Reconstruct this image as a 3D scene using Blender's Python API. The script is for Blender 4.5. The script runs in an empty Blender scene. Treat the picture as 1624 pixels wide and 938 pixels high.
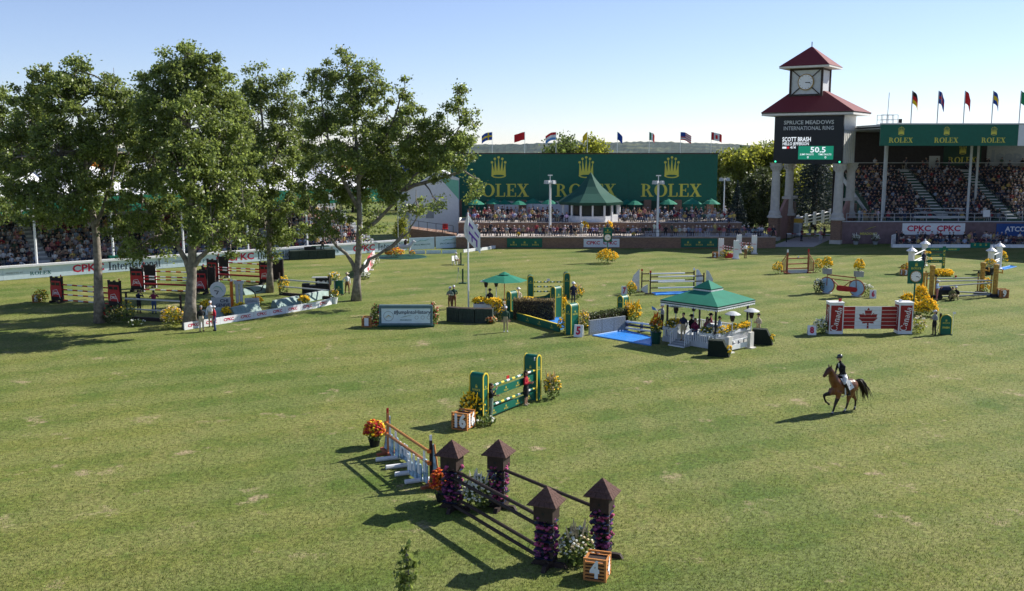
import bpy, math, random
import numpy as np
from mathutils import Vector, Matrix
random.seed(7); RNG = np.random.default_rng(11)
SC = bpy.context.scene; COL = SC.collection
R = math.radians; PI = math.pi

# ------------------------------------------------------------------ camera
FPX, YH, CH = 1550.0, 238.0, 12.2          # focal length in photo pixels, horizon row, camera height
PITCH = math.atan((469 - YH) / FPX)
cd = bpy.data.cameras.new('camera'); cam = bpy.data.objects.new('camera', cd); COL.objects.link(cam)
cd.sensor_width = 36; cd.lens = FPX / 1624 * 36; cd.clip_start = 0.5; cd.clip_end = 20000
cam.location = (0, 0, CH); cam.rotation_euler = (PI / 2 - PITCH, 0, 0); SC.camera = cam
# ------------------------------------------------------------------ sky, sun, exposure
SUN_EL, SUN_AZ = R(36.5), R(28)              # azimuth counted from +X towards +Y
w = bpy.data.worlds.new('World'); SC.world = w; w.use_nodes = True
wn = w.node_tree.nodes; bg = wn['Background']
sky = wn.new('ShaderNodeTexSky'); sky.sky_type = 'NISHITA'; sky.sun_disc = False
sky.sun_elevation = SUN_EL; sky.sun_rotation = PI / 2 - SUN_AZ
sky.altitude = 1200; sky.air_density = 1.0; sky.dust_density = 0.1; sky.ozone_density = 4.0
hsv = wn.new('ShaderNodeHueSaturation'); hsv.inputs['Saturation'].default_value = .88
tint = wn.new('ShaderNodeMix'); tint.data_type = 'RGBA'; tint.blend_type = 'MULTIPLY'; tint.inputs[0].default_value = 1; tint.inputs[7].default_value = (1.03, .985, 1.09, 1)
LK = w.node_tree.links; LK.new(sky.outputs[0], hsv.inputs['Color']); LK.new(hsv.outputs[0], tint.inputs[6]); LK.new(tint.outputs[2], bg.inputs[0]); bg.inputs[1].default_value = 0.084
sd = bpy.data.lights.new('sun', 'SUN'); sun = bpy.data.objects.new('sun', sd); COL.objects.link(sun)
sd.energy = 5.0; sd.angle = R(0.53); sd.color = (1.0, 0.95, 0.86)
sv = Vector((math.cos(SUN_AZ) * math.cos(SUN_EL), math.sin(SUN_AZ) * math.cos(SUN_EL), math.sin(SUN_EL)))
sun.rotation_euler = sv.to_track_quat('Z', 'Y').to_euler(); sun.location = (60, 60, 60)
vs = SC.view_settings; vs.view_transform = 'Standard'; vs.look = 'None'; vs.gamma = 1; vs.use_curve_mapping = False
vs.exposure = 0.72
SC.cycles.max_bounces = 6; SC.cycles.transparent_max_bounces = 6

# ------------------------------------------------------------------ where a photo pixel meets the ground / a given depth
def ray(u, v):
    x = (u - 812) / FPX; y = -(v - 469) / FPX
    return Vector((x, math.cos(PITCH) + y * math.sin(PITCH), -math.sin(PITCH) + y * math.cos(PITCH)))
def g(u, v):
    d = ray(u, v); t = CH / -d.z
    return Vector((d.x * t, d.y * t, 0))
def at(u, v, Y):
    d = ray(u, v); t = Y / d.y
    return Vector((d.x * t, Y, CH + d.z * t))
def hpx(u, vb, vt):                        # height of something standing at (u,vb) and reaching row vt
    p = g(u, vb); return at(u, vt, p.y).z
def azim(a, b): return math.atan2(b.y - a.y, b.x - a.x)

# ------------------------------------------------------------------ materials
MATS = {}
def mat(name, col, rough=.7, var=.12, scale=3.0, bump=0.0, bscale=40.0, metal=0.0, spec=.3, trans=0.0, emit=0.0, island=0.0, thue=.485):
    if name in MATS: return MATS[name]
    m = bpy.data.materials.new(name); m.use_nodes = True; nt = m.node_tree; N = nt.nodes; L = nt.links
    b = N['Principled BSDF']; b.inputs['Roughness'].default_value = rough
    b.inputs['Metallic'].default_value = metal; b.inputs['Specular IOR Level'].default_value = spec
    c = (col[0], col[1], col[2], 1)
    tc = N.new('ShaderNodeTexCoord')
    no = N.new('ShaderNodeTexNoise'); no.inputs['Scale'].default_value = scale; no.inputs['Detail'].default_value = 5
    L.new(tc.outputs['Object'], no.inputs['Vector'])
    mp = N.new('ShaderNodeMapRange'); mp.inputs['From Min'].default_value = .3; mp.inputs['From Max'].default_value = .7
    mp.inputs['To Min'].default_value = 1 - var; mp.inputs['To Max'].default_value = 1 + var
    L.new(no.outputs['Fac'], mp.inputs['Value'])
    src = mp.outputs[0]
    if island:
        ge = N.new('ShaderNodeNewGeometry'); m2 = N.new('ShaderNodeMapRange')
        m2.inputs['To Min'].default_value = 1 - island; m2.inputs['To Max'].default_value = 1 + island
        L.new(ge.outputs['Random Per Island'], m2.inputs['Value'])
        mu = N.new('ShaderNodeMath'); mu.operation = 'MULTIPLY'; L.new(src, mu.inputs[0]); L.new(m2.outputs[0], mu.inputs[1]); src = mu.outputs[0]
    hv = N.new('ShaderNodeHueSaturation'); hv.inputs['Color'].default_value = c
    L.new(src, hv.inputs['Value'])
    L.new(hv.outputs[0], b.inputs['Base Color'])
    if bump:
        n2 = N.new('ShaderNodeTexNoise'); n2.inputs['Scale'].default_value = bscale; n2.inputs['Detail'].default_value = 6
        L.new(tc.outputs['Object'], n2.inputs['Vector'])
        bp = N.new('ShaderNodeBump'); bp.inputs['Strength'].default_value = bump; bp.inputs['Distance'].default_value = .02
        L.new(n2.outputs['Fac'], bp.inputs['Height']); L.new(bp.outputs[0], b.inputs['Normal'])
    if trans:
        tr = N.new('ShaderNodeBsdfTranslucent'); mx = N.new('ShaderNodeMixShader'); mx.inputs[0].default_value = trans
        h2 = N.new('ShaderNodeHueSaturation'); L.new(hv.outputs[0], h2.inputs['Color'])
        h2.inputs['Hue'].default_value = thue; h2.inputs['Value'].default_value = 1.7
        L.new(h2.outputs[0], tr.inputs['Color'])
        L.new(b.outputs[0], mx.inputs[1]); L.new(tr.outputs[0], mx.inputs[2])
        L.new(mx.outputs[0], N['Material Output'].inputs['Surface'])
    if emit:
        L.new(hv.outputs[0], b.inputs['Emission Color']); b.inputs['Emission Strength'].default_value = emit
    MATS[name] = m; return m
def objcolor_mat(name, rough=.85):         # cloth whose colour comes with the object, so that copies can share a mesh
    m = bpy.data.materials.new(name); m.use_nodes = True; N = m.node_tree.nodes; L = m.node_tree.links
    oi = N.new('ShaderNodeObjectInfo'); b = N['Principled BSDF']; b.inputs['Roughness'].default_value = rough
    L.new(oi.outputs['Color'], b.inputs['Base Color']); return m
def random_mat(name, cols, rough=.85):     # one of several colours, by object
    m = bpy.data.materials.new(name); m.use_nodes = True; N = m.node_tree.nodes; L = m.node_tree.links
    oi = N.new('ShaderNodeObjectInfo'); b = N['Principled BSDF']; b.inputs['Roughness'].default_value = rough
    r = N.new('ShaderNodeValToRGB'); r.color_ramp.interpolation = 'CONSTANT'
    e = r.color_ramp.elements
    for i in range(len(cols) - 2): e.new(.5)
    for i, c in enumerate(cols): e[i].position = i / len(cols); e[i].color = (*c, 1)
    L.new(oi.outputs['Random'], r.inputs[0]); L.new(r.outputs[0], b.inputs['Base Color']); return m
def attr_mat(name, rough=.85):
    m = bpy.data.materials.new(name); m.use_nodes = True; N = m.node_tree.nodes; L = m.node_tree.links
    a = N.new('ShaderNodeAttribute'); a.attribute_name = 'Col'; b = N['Principled BSDF']; b.inputs['Roughness'].default_value = rough
    L.new(a.outputs['Color'], b.inputs['Base Color']); return m
ROLEXG = (.003, .108, .07); YEL = (.72, .56, .06); WHITE = (.72, .73, .74)
M = dict(
 white=mat('white_paint', WHITE, .5, .05), offwhite=mat('off_white', (.62, .6, .55), .6, .08), steel=mat('galvanised_steel', (.42, .44, .46), .45, .1, metal=.3),
 green=mat('sign_green', ROLEXG, .45, .08), dgreen=mat('dark_green', (.006, .05, .03), .5, .1), canvas=mat('green_canvas', (.01, .17, .105), .8, .12, 1.2, .15, 60),
 yellow=mat('yellow_paint', YEL, .5, .06), gold=mat('gold_print', (.66, .6, .085), .5, .05), red=mat('red_paint', (.42, .018, .02), .5, .08), dred=mat('deep_red_paint', (.27, .015, .014), .5, .1),
 cpkc=mat('logo_red', (.52, .02, .06), .5, .03), navy=mat('navy_print', (.012, .02, .06), .5, .05), teal=mat('teal_print', (.02, .13, .13), .5, .05), greyprint=mat('grey_print', (.22, .25, .28), .5, .05),
 black=mat('black_paint', (.012, .012, .014), .5, .15), brown=mat('dark_brown_wood', (.035, .022, .018), .7, .2, 8, .3, 30), shingle=mat('brown_shingle', (.092, .05, .04), .9, .25, 20, .4, 60),
 wood=mat('orange_wood', (.46, .19, .055), .6, .2, 9, .2, 40), pole_brown=mat('brown_pole_paint', (.36, .15, .06), .55, .18, 6), soil=mat('soil', (.05, .035, .025), .95, .2),
 blue=mat('blue_mat', (.04, .25, .74), .25, .1, 2), lblue=mat('pale_blue_board', (.6, .72, .78), .5, .05), grey=mat('grey_paint', (.3, .32, .33), .6, .1), lgrey=mat('light_grey', (.5, .52, .53), .6, .08),
 stone=mat('pale_stone', (.47, .445, .4), .8, .1, 2, .2), brick=None, concrete=mat('concrete', (.42, .37, .33), .85, .15, 1.5, .2), skin=mat('skin', (.48, .27, .19), .6, .06),
 hair=mat('dark_hair', (.03, .018, .012), .6, .2), barkp=mat('pale_bark', (.19, .168, .142), .9, .5, 3.5, 1.0, 7), bark=mat('dark_bark', (.07, .055, .045), .9, .3, 4, .6, 14),
 leaf=mat('poplar_leaf', (.138, .186, .045), .42, .2, .45, trans=.5, island=.45, spec=.5), leafy=mat('yellow_green_leaf', (.19, .22, .03), .45, .25, .4, trans=.5, island=.4),
 leafm=mat('garden_leaf', (.1, .145, .034), .5, .25, .6, trans=.4, island=.4), leafd=mat('dark_leaf', (.055, .075, .026), .5, .25, .6, trans=.3, island=.4),
 needle=mat('spruce_needle', (.035, .055, .05), .7, .25, .6, trans=.1, island=.4), needled=mat('dark_needle', (.018, .028, .018), .7, .25, .6, island=.4),
 f_yellow=mat('yellow_blossom', (.86, .6, .018), .6, .12, 6, trans=.2, thue=.503, island=.3), f_orange=mat('orange_blossom', (.62, .14, .01), .6, .12, 6, trans=.2, thue=.503, island=.4), f_white=mat('white_blossom', (.74, .74, .66), .6, .08, 6, trans=.2, thue=.503, island=.15),
 f_purple=mat('purple_blossom', (.19, .045, .15), .6, .2, 6, trans=.15, thue=.503, island=.5), f_magenta=mat('magenta_blossom', (.36, .06, .16), .6, .2, 6, trans=.15, thue=.503, island=.4), f_red=mat('red_blossom', (.4, .02, .02), .6, .2, 6, trans=.15, thue=.503, island=.4),
 f_pale=mat('cream_blossom', (.66, .55, .34), .6, .1, 6, trans=.2, thue=.503, island=.25), hedge=mat('brown_hedge_leaf', (.16, .13, .055), .6, .2, 2, trans=.35, island=.5), glass=mat('dark_glass', (.02, .025, .03), .1, .1),
 tent=mat('white_tent_cloth', (.78, .79, .8), .7, .03, .5), roofred=mat('red_roof', (.15, .022, .026), .75, .15, 6, .3, 30), bronze=mat('bronze', (.26, .17, .05), .4, .2, metal=.5),
 driftw=mat('driftwood_blue', (.27, .4, .5), .8, .55, 5), purple=mat('purple_print', (.16, .05, .36), .7, .05), screen=mat('screen_black', (.006, .008, .012), .35, .05),
 scrw=mat('screen_white_light', (.75, .78, .8), .5, .0, emit=.55), scrg=mat('screen_green_light', (.005, .17, .10), .5, .0, emit=.6), orange=mat('orange_plastic', (.6, .14, .02), .5, .1), mustard=mat('mustard_paint', (.62, .38, .03), .5, .1),
 rust=mat('rust_red_paint', (.33, .1, .05), .6, .15, 8), goldpost=mat('gold_pattern', (.42, .24, .045), .6, .45, 9), pink=mat('pinkish_render', (.34, .2, .17), .9, .12, 1.2, .3, 20), purplebrick=mat('dark_render', (.17, .115, .12), .9, .2, 1.5, .3, 20))
def brick_mat():
    m = bpy.data.materials.new('red_brick'); m.use_nodes = True; N = m.node_tree.nodes; L = m.node_tree.links
    tc = N.new('ShaderNodeTexCoord'); mp = N.new('ShaderNodeMapping'); mp.inputs['Rotation'].default_value = (PI / 2, 0, 0)
    br = N.new('ShaderNodeTexBrick'); br.inputs['Scale'].default_value = 2.2; br.inputs['Mortar Size'].default_value = .012
    br.inputs['Color1'].default_value = (.25, .145, .09, 1); br.inputs['Color2'].default_value = (.18, .1, .066, 1); br.inputs['Mortar'].default_value = (.25, .2, .17, 1)
    L.new(tc.outputs['Object'], mp.inputs[0]); L.new(mp.outputs[0], br.inputs['Vector'])
    b = N['Principled BSDF']; b.inputs['Roughness'].default_value = .9; L.new(br.outputs[0], b.inputs['Base Color'])
    bp = N.new('ShaderNodeBump'); bp.inputs['Strength'].default_value = .4; bp.inputs['Distance'].default_value = .02
    L.new(br.outputs['Fac'], bp.inputs['Height']); bp.invert = True; L.new(bp.outputs[0], b.inputs['Normal'])
    return m
M['brick'] = brick_mat()

# ------------------------------------------------------------------ mesh building
class MB:
    def __init__(s): s.v = []; s.f = []; s.m = []; s.mi = 0
    def add(s, vs, fs):
        o = len(s.v); s.v += [tuple(p) for p in vs]; s.f += [tuple(i + o for i in f) for f in fs]; s.m += [s.mi] * len(fs); return s
    def box(s, c, d, rz=0.0, top=None):    # centre of base c, size d; top=(sx,sy) scales the upper face
        x, y, z = c; a, b, h = d[0] / 2, d[1] / 2, d[2]; t = top or (1, 1); ca, sa = math.cos(rz), math.sin(rz); vs = []
        for (zz, kx, ky) in ((z, 1, 1), (z + h, t[0], t[1])):
            for px, py in ((-a, -b), (a, -b), (a, b), (-a, b)):
                px *= kx; py *= ky; vs.append((x + px * ca - py * sa, y + px * sa + py * ca, zz))
        return s.add(vs, [(3, 2, 1, 0), (4, 5, 6, 7), (0, 1, 5, 4), (1, 2, 6, 5), (2, 3, 7, 6), (3, 0, 4, 7)])
    def tube(s, pts, rad, n=8, cap=True, flat=1.0):
        pts = [Vector(p) for p in pts]; k = len(pts)
        if not hasattr(rad, '__len__'): rad = [rad] * k
        vs = []; fs = []; up0 = None
        for i, p in enumerate(pts):
            d = (pts[min(i + 1, k - 1)] - pts[max(i - 1, 0)]).normalized()
            up = up0 if up0 is not None else (Vector((0, 0, 1)) if abs(d.z) < .9 else Vector((0, 1, 0)))
            a = d.cross(up)
            if a.length < 1e-4: a = d.orthogonal()
            a.normalize(); b = a.cross(d).normalized(); up0 = b
            for j in range(n):
                t = 2 * PI * j / n; vs.append(p + a * math.cos(t) * rad[i] + b * math.sin(t) * rad[i] * flat)
        for i in range(k - 1):
            for j in range(n):
                j2 = (j + 1) % n; fs.append((i * n + j, (i + 1) * n + j, (i + 1) * n + j2, i * n + j2))
        if cap: fs.append(tuple(range(n))); fs.append(tuple(range((k - 1) * n, k * n))[::-1])
        return s.add(vs, fs)
    def lathe(s, prof, c=(0, 0, 0), n=14, sx=1.0, sy=1.0, off=0.0):   # profile [(r,z)...]
        vs = []; fs = []; k = len(prof)
        for r, z in prof:
            for j in range(n):
                t = 2 * PI * j / n + off; vs.append((c[0] + r * sx * math.cos(t), c[1] + r * sy * math.sin(t), c[2] + z))
        for i in range(k - 1):
            for j in range(n):
                j2 = (j + 1) % n; fs.append((i * n + j, i * n + j2, (i + 1) * n + j2, (i + 1) * n + j))
        if prof[0][0] > 1e-3: fs.append(tuple(range(n))[::-1])
        if prof[-1][0] > 1e-3: fs.append(tuple(range((k - 1) * n, k * n)))
        return s.add(vs, fs)
    def prism(s, poly, y0, y1):            # outline in x,z pushed from y0 to y1
        n = len(poly); vs = [(x, y0, z) for x, z in poly] + [(x, y1, z) for x, z in poly]
        fs = [tuple(range(n)), tuple(range(n, 2 * n))[::-1]] + [(i, i + n, (i + 1) % n + n, (i + 1) % n) for i in range(n)]
        return s.add(vs, fs)
    def prismx(s, poly, x0, x1):           # outline in y,z pushed from x0 to x1
        n = len(poly); vs = [(x0, y, z) for y, z in poly] + [(x1, y, z) for y, z in poly]
        fs = [tuple(range(n))[::-1], tuple(range(n, 2 * n))] + [(i, (i + 1) % n, (i + 1) % n + n, i + n) for i in range(n)]
        return s.add(vs, fs)
    def ball(s, c, r, n=8, k=5, sz=1.0):
        return s.lathe([(max(r * math.sin(PI * i / k), 1e-4), -r * sz * math.cos(PI * i / k)) for i in range(k + 1)], c, n)
    def mesh(s, name, mats, smooth=False):
        me = bpy.data.meshes.new(name); me.from_pydata(s.v, [], s.f)
        for m in (mats if isinstance(mats, (list, tuple)) else [mats]): me.materials.append(m)
        if any(s.m): me.polygons.foreach_set('material_index', s.m)
        if smooth: me.polygons.foreach_set('use_smooth', [True] * len(s.f))
        me.update(); return me
    def build(s, name, mats, parent=None, loc=None, rz=None, smooth=False):
        return link(name, s.mesh(name, mats, smooth), parent, loc, rz)
def link(name, me, parent=None, loc=None, rz=None, mw=None):
    o = bpy.data.objects.new(name, me); COL.objects.link(o)
    if parent is not None: o.parent = parent
    if mw is not None: o.matrix_local = mw
    if loc is not None: o.location = loc
    if rz is not None: o.rotation_euler = (0, 0, rz)
    return o
def tag(o, label, cat, group=None, kind=None):
    if label: o['label'] = label
    if cat: o['category'] = cat
    if group: o['group'] = group
    if kind: o['kind'] = kind
    return o
def thing(name, label, cat, loc=(0, 0, 0), rz=0.0, group=None):
    o = bpy.data.objects.new(name, None); COL.objects.link(o); o.empty_display_size = .1
    o.location = loc; o.rotation_euler = (0, 0, rz); return tag(o, label, cat, group)
def struct(name, mb, m, loc=None, rz=None): return tag(mb.build(name, m, None, loc, rz), None, None, None, 'structure')
def bx(name, m, parent, c, d, rz=0.0, top=None): return MB().box(c, d, rz, top).build(name, m, parent)
def cyl(name, m, parent, a, b, r, n=10): return MB().tube([a, b], r, n).build(name, m, parent, smooth=False)
def copy_tree(o, parent=None):
    c = o.copy(); COL.objects.link(c); c.parent = parent
    for ch in list(o.children): copy_tree(ch, c)
    return c

# ------------------------------------------------------------------ lettering (flat print, a few mm proud)
TXT = {}
TS = bpy.data.scenes.new('workbench')      # scratch scene in which lettering and bodies are meshed; removed at the end
def baked(o):
    TS.collection.objects.link(o); vl = TS.view_layers[0]; vl.update(); dg = vl.depsgraph; dg.update()
    me = bpy.data.meshes.new_from_object(o.evaluated_get(dg), preserve_all_data_layers=False, depsgraph=dg); bpy.data.objects.remove(o); return me
def sans_mesh(s, bold=0.0):
    k = (s, bold)
    if k in TXT: return TXT[k]
    cu = bpy.data.curves.new('lettering', 'FONT'); cu.body = s; cu.align_x = 'CENTER'; cu.align_y = 'CENTER'; cu.size = 1.38; cu.offset = bold; cu.resolution_u = 2
    me = baked(bpy.data.objects.new('lettering', cu)); me.name = 'lettering'; TXT[k] = me; return me
def serif_mesh(s):
    if ('serif', s) in TXT: return TXT[('serif', s)]
    V = []; F = []; z = [0.0]
    def poly(p):
        z[0] += .0007; o = len(V); V.extend([(x, y, z[0]) for x, y in p]); F.append(tuple(range(o, o + len(p))))
    def st(x0, x1, y0, y1): poly([(x0, y0), (x1, y0), (x1, y1), (x0, y1)])
    def dg(x0, y0, x1, y1, wd): poly([(x0, y0), (x0 + wd, y0), (x1 + wd, y1), (x1, y1)] if y1 > y0 else [(x1, y1), (x1 + wd, y1), (x0 + wd, y0), (x0, y0)])
    def bowl(cx, cy, rx, ry, tk, tn, a0=0, a1=360):
        z[0] += .0007; n = max(6, int(abs(a1 - a0) / 20)); o = len(V)
        for i in range(n + 1):
            t = R(a0 + (a1 - a0) * i / n); c, q = math.cos(t), math.sin(t)
            V.append((cx + rx * c, cy + ry * q, z[0])); V.append((cx + (rx - tk) * c, cy + (ry - tn) * q, z[0]))
        for i in range(n): F.append((o + 2 * i, o + 2 * i + 2, o + 2 * i + 3, o + 2 * i + 1))
    x = 0.0
    def sf(a, b, y): st(a, b, y, y + .06)
    for ch in s:
        if ch == 'R': st(x + .1, x + .28, .06, .94); sf(x, x + .4, 0); sf(x, x + .3, .94); bowl(x + .28, .74, .38, .26, .17, .06, -90, 90); dg(x + .38, .5, x + .62, .06, .19); sf(x + .58, x + .9, 0); wd = .9
        elif ch == 'O': bowl(x + .46, .5, .46, .52, .2, .07); wd = .92
        elif ch == 'L': st(x + .1, x + .28, .06, .94); sf(x, x + .4, .94); sf(x, x + .66, 0); st(x + .6, x + .68, .06, .32); wd = .7
        elif ch == 'E': st(x + .1, x + .28, .06, .94); sf(x, x + .68, .94); sf(x, x + .7, 0); st(x + .28, x + .5, .48, .54); st(x + .62, x + .69, .72, .94); st(x + .63, x + .71, .06, .3); st(x + .46, x + .52, .38, .64); wd = .73
        elif ch == 'X': dg(x + .08, .94, x + .52, .06, .22); dg(x + .1, .06, x + .6, .94, .09); sf(x, x + .38, .94); sf(x + .5, x + .8, .94); sf(x, x + .28, 0); sf(x + .44, x + .84, 0); wd = .84
        elif ch == 'I': st(x + .12, x + .3, .06, .94); sf(x, x + .42, .94); sf(x, x + .42, 0); wd = .4
        elif ch == 'C': bowl(x + .46, .5, .46, .52, .19, .06, 42, 318); st(x + .74, x + .8, .66, .96); wd = .82
        elif ch == 'n': st(x + .06, x + .19, .05, .64); sf(x, x + .26, 0); bowl(x + .32, .44, .2, .22, .13, .07, 0, 160); st(x + .39, x + .52, .05, .44); sf(x + .33, x + .58, 0); wd = .56
        elif ch == 't': st(x + .08, x + .21, .1, .85); st(x, x + .34, .58, .64); bowl(x + .22, .14, .14, .15, .1, .06, 180, 340); wd = .36
        elif ch == 'e': bowl(x + .26, .32, .26, .34, .14, .05, 0, 320); st(x + .1, x + .5, .33, .39); wd = .52
        elif ch == 'r': st(x + .06, x + .19, .05, .64); sf(x, x + .28, 0); bowl(x + .32, .44, .17, .2, .12, .08, 30, 160); wd = .44
        elif ch == 'a': bowl(x + .22, .2, .22, .21, .13, .05, 30, 330); st(x + .3, x + .43, .03, .5); bowl(x + .24, .48, .19, .18, .1, .06, 0, 170); wd = .5
        elif ch == 'i': st(x + .06, x + .19, .05, .64); sf(x, x + .26, 0); bowl(x + .125, .84, .085, .085, .08, .08); wd = .27
        elif ch == 'o': bowl(x + .27, .32, .27, .34, .14, .05); wd = .54
        elif ch == 'l': st(x + .06, x + .19, .05, 1.0); sf(x, x + .26, 0); wd = .27
        elif ch == 'd': bowl(x + .25, .32, .25, .33, .14, .05); st(x + .36, x + .49, .02, 1.0); wd = .54
        else: wd = .3
        x += wd + .06
    wT = x - .06; me = bpy.data.meshes.new('lettering'); me.from_pydata([(a - wT / 2, b - .5, c) for a, b, c in V], [], F); me.update()
    TXT[('serif', s)] = me; return me
def mesh_width(me): xs = [v.co.x for v in me.vertices]; return max(xs) - min(xs)
TXTM = {}
def letter(parent, s, width, h, loc, m, yaw=0.0, roll=0.0, font='sans', bold=.02, tilt=0.0, name='lettering'):
    base = serif_mesh(s) if font == 'serif' else sans_mesh(s, bold)
    k = (base.name, m.name)
    if k not in TXTM:
        me = base.copy(); me.materials.clear(); me.materials.append(m); TXTM[k] = me
    me = TXTM[k]; w0 = mesh_width(me)
    mw = Matrix.Translation(loc) @ Matrix.Rotation(yaw, 4, 'Z') @ Matrix.Rotation(PI / 2 + tilt, 4, 'X') @ Matrix.Rotation(roll, 4, 'Z') @ Matrix.Diagonal((width / w0, h, 1, 1))
    return link(name, me, parent, mw=mw)
def crown_mesh():
    V = []; F = []; z = 0.0
    for i in range(5):
        a = R(90 + (2 - i) * 17); L = (.92, 1.0, 1.04, 1.0, .92)[i]; z += .0008
        tip = (math.cos(a) * L * .62 + 0, -.5 + .1 + math.sin(a) * L * .86); bx0 = (i - 2) * .13
        o = len(V); V += [(bx0 - .085, -.34, z), (bx0 + .085, -.34, z), (tip[0], tip[1], z)]; F.append((o, o + 1, o + 2))
        o = len(V); V += [(tip[0] + .062 * math.cos(t * PI / 4), tip[1] + .062 * math.sin(t * PI / 4), z + .0004) for t in range(8)]; F.append(tuple(range(o, o + 8)))
    o = len(V); n = 16; z += .001
    for i in range(n):
        t = 2 * PI * i / n; V += [(.36 * math.cos(t), -.38 + .12 * math.sin(t), z), (.27 * math.cos(t), -.39 + .055 * math.sin(t), z)]
    for i in range(n): a = o + 2 * i; b = o + 2 * ((i + 1) % n); F.append((a, b, b + 1, a + 1))
    me = bpy.data.meshes.new('crown_emblem'); me.from_pydata(V, [], F); me.update(); return me
CROWN = {}
def crown(parent, size, loc, m, yaw=0.0, tilt=0.0):
    if m.name not in CROWN: c = crown_mesh(); c.materials.append(m); CROWN[m.name] = c
    mw = Matrix.Translation(loc) @ Matrix.Rotation(yaw, 4, 'Z') @ Matrix.Rotation(PI / 2 + tilt, 4, 'X') @ Matrix.Diagonal((size, size, 1, 1))
    return link('crown_emblem', CROWN[m.name], parent, mw=mw)
def logo(parent, wd, loc, yaw=0.0, m=None, tilt=0.0):   # crown above the word; loc is the middle of the word
    m = m or M['gold']; letter(parent, 'ROLEX', wd, wd * .21, loc, m, yaw, font='serif', tilt=tilt)
    up = Vector((math.sin(yaw) * math.sin(tilt) * 0, 0, 1)); crown(parent, wd * .34, Vector(loc) + up * wd * .37, m, yaw, tilt)
def cp_letters(parent, wd, loc, yaw=0.0, tilt=0.0):
    letter(parent, 'CPKC', wd, wd * .24, loc, M['cpkc'], yaw, font='sans', bold=.045, tilt=tilt)
# ------------------------------------------------------------------ leaves, plants, trees
def leaf_mesh(name, P, size, m, flat=0.0, aspect=.62, rng=RNG):
    n = len(P); size = np.broadcast_to(np.asarray(size, float), (n,))
    a = rng.normal(size=(n, 3)); a /= np.linalg.norm(a, axis=1)[:, None]
    b = rng.normal(size=(n, 3))
    if flat: a[:, 2] *= 1 - flat; b[:, 2] *= 1 - flat; a /= np.linalg.norm(a, axis=1)[:, None]
    b -= (a * b).sum(1)[:, None] * a; b /= np.linalg.norm(b, axis=1)[:, None]
    s = (size * rng.uniform(.7, 1.3, n))[:, None] * .5; nrm = np.cross(a, b)
    v = np.stack([P - a * s, P + b * s * aspect - a * s * .15 + nrm * s * .18, P + a * s, P - b * s * aspect - a * s * .15 + nrm * s * .18], 1).reshape(-1, 3)
    me = bpy.data.meshes.new(name); me.vertices.add(4 * n); me.vertices.foreach_set('co', v.ravel())
    me.loops.add(4 * n); me.loops.foreach_set('vertex_index', np.arange(4 * n)); me.polygons.add(n)
    me.polygons.foreach_set('loop_start', np.arange(0, 4 * n, 4)); me.polygons.foreach_set('loop_total', np.full(n, 4))
    me.materials.append(m); me.update(); return me
def ell(n, c, r, lo=.0, rng=RNG):          # n points in an ellipsoid, from fraction lo of the radius outwards
    d = rng.normal(size=(n, 3)); d /= np.linalg.norm(d, axis=1)[:, None]
    q = (lo ** 3 + (1 - lo ** 3) * rng.random(n)) ** (1 / 3)
    return np.asarray(c, float) + d * q[:, None] * np.asarray(r, float)
def branch(mb, pts, r0, r1, n=7, jit=.0):
    k = len(pts); mb.tube(pts, [r0 + (r1 - r0) * i / (k - 1) for i in range(k)], n)
def big_tree(label, base, trunk, limbs, lobes, r_base, nleaf, leafsize, clump=.62, seed=1, group=None, leafm='leaf', barkm='barkp', name='poplar_tree', cat='tree', dens=1.0):
    """trunk and limbs: lists of world points; lobes: (centre, radii) ellipsoids of the crown"""
    rng = np.random.default_rng(seed); b = Vector(base)
    t = thing(name, label, cat, b, 0, group)
    mb = MB(); tr = [Vector(p) - b for p in trunk]
    k = len(tr); rad = [r_base * (1 - .8 * i / (k - 1)) for i in range(k)]; rad[0] *= 1.35
    mb.tube(tr, rad, 12); nodes = list(tr[2:])
    for L in limbs:
        q = [Vector(p) - b for p in L]; r0 = r_base * .5; fine = []
        for i in range(len(q) - 1):
            for s in range(3): fine.append(q[i].lerp(q[i + 1], s / 3) + Vector(rng.normal(size=3) * .05))
        fine.append(q[-1]); branch(mb, fine, r0, r0 * .25, 8); nodes += fine[2:]
    vols = [r[0] * r[1] * r[2] for c, r in lobes]; tot = sum(v ** .8 for v in vols)
    tw = mb; leaves = []; A = np.array([list(p) for p in nodes])
    for (c, r), vl in zip(lobes, vols):
        share = vl ** .8 / tot; nl = int(nleaf * share * (.6 if (c[2] < 9.0 and r_base > .1) else 1.08)); nc = max(6, int(nl / (115 if r_base > .1 else 60))); cc = np.asarray(c, float) - np.asarray(b)
        C = ell(nc, cc, r, .45, rng)
        hub = Vector(A[np.argmin(((A - cc) ** 2).sum(1))]); mid = Vector(cc)
        branch(tw, [hub, hub.lerp(mid, .5) + Vector((0, 0, r_base * .6)), mid, mid + Vector((0, 0, r[2] * .75))], r_base * .22, min(.02, r_base * .05), 5)
        for j, p in enumerate(C):
            if j % 2 == 0:
                pv = Vector(p); s = mid.lerp(pv, .15) if rng.random() < .6 else hub.lerp(mid, .7)
                q_ = min(.045, r_base * .12); branch(tw, [s, s.lerp(pv, .6) - Vector((0, 0, q_)), pv], q_, q_ * .25, 3)
            sg = clump * rng.uniform(.6, 1.25)
            leaves.append(p + rng.normal(size=(max(4, int(nl / nc * rng.uniform(.5, 1.5))), 3)) * np.array([sg, sg, sg * .75]) * .47)
    tw.build('trunk', M[barkm], t, smooth=True)
    link('crown', leaf_mesh('crown', np.concatenate(leaves), leafsize, M[leafm], rng=rng), t)
    return t
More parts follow.
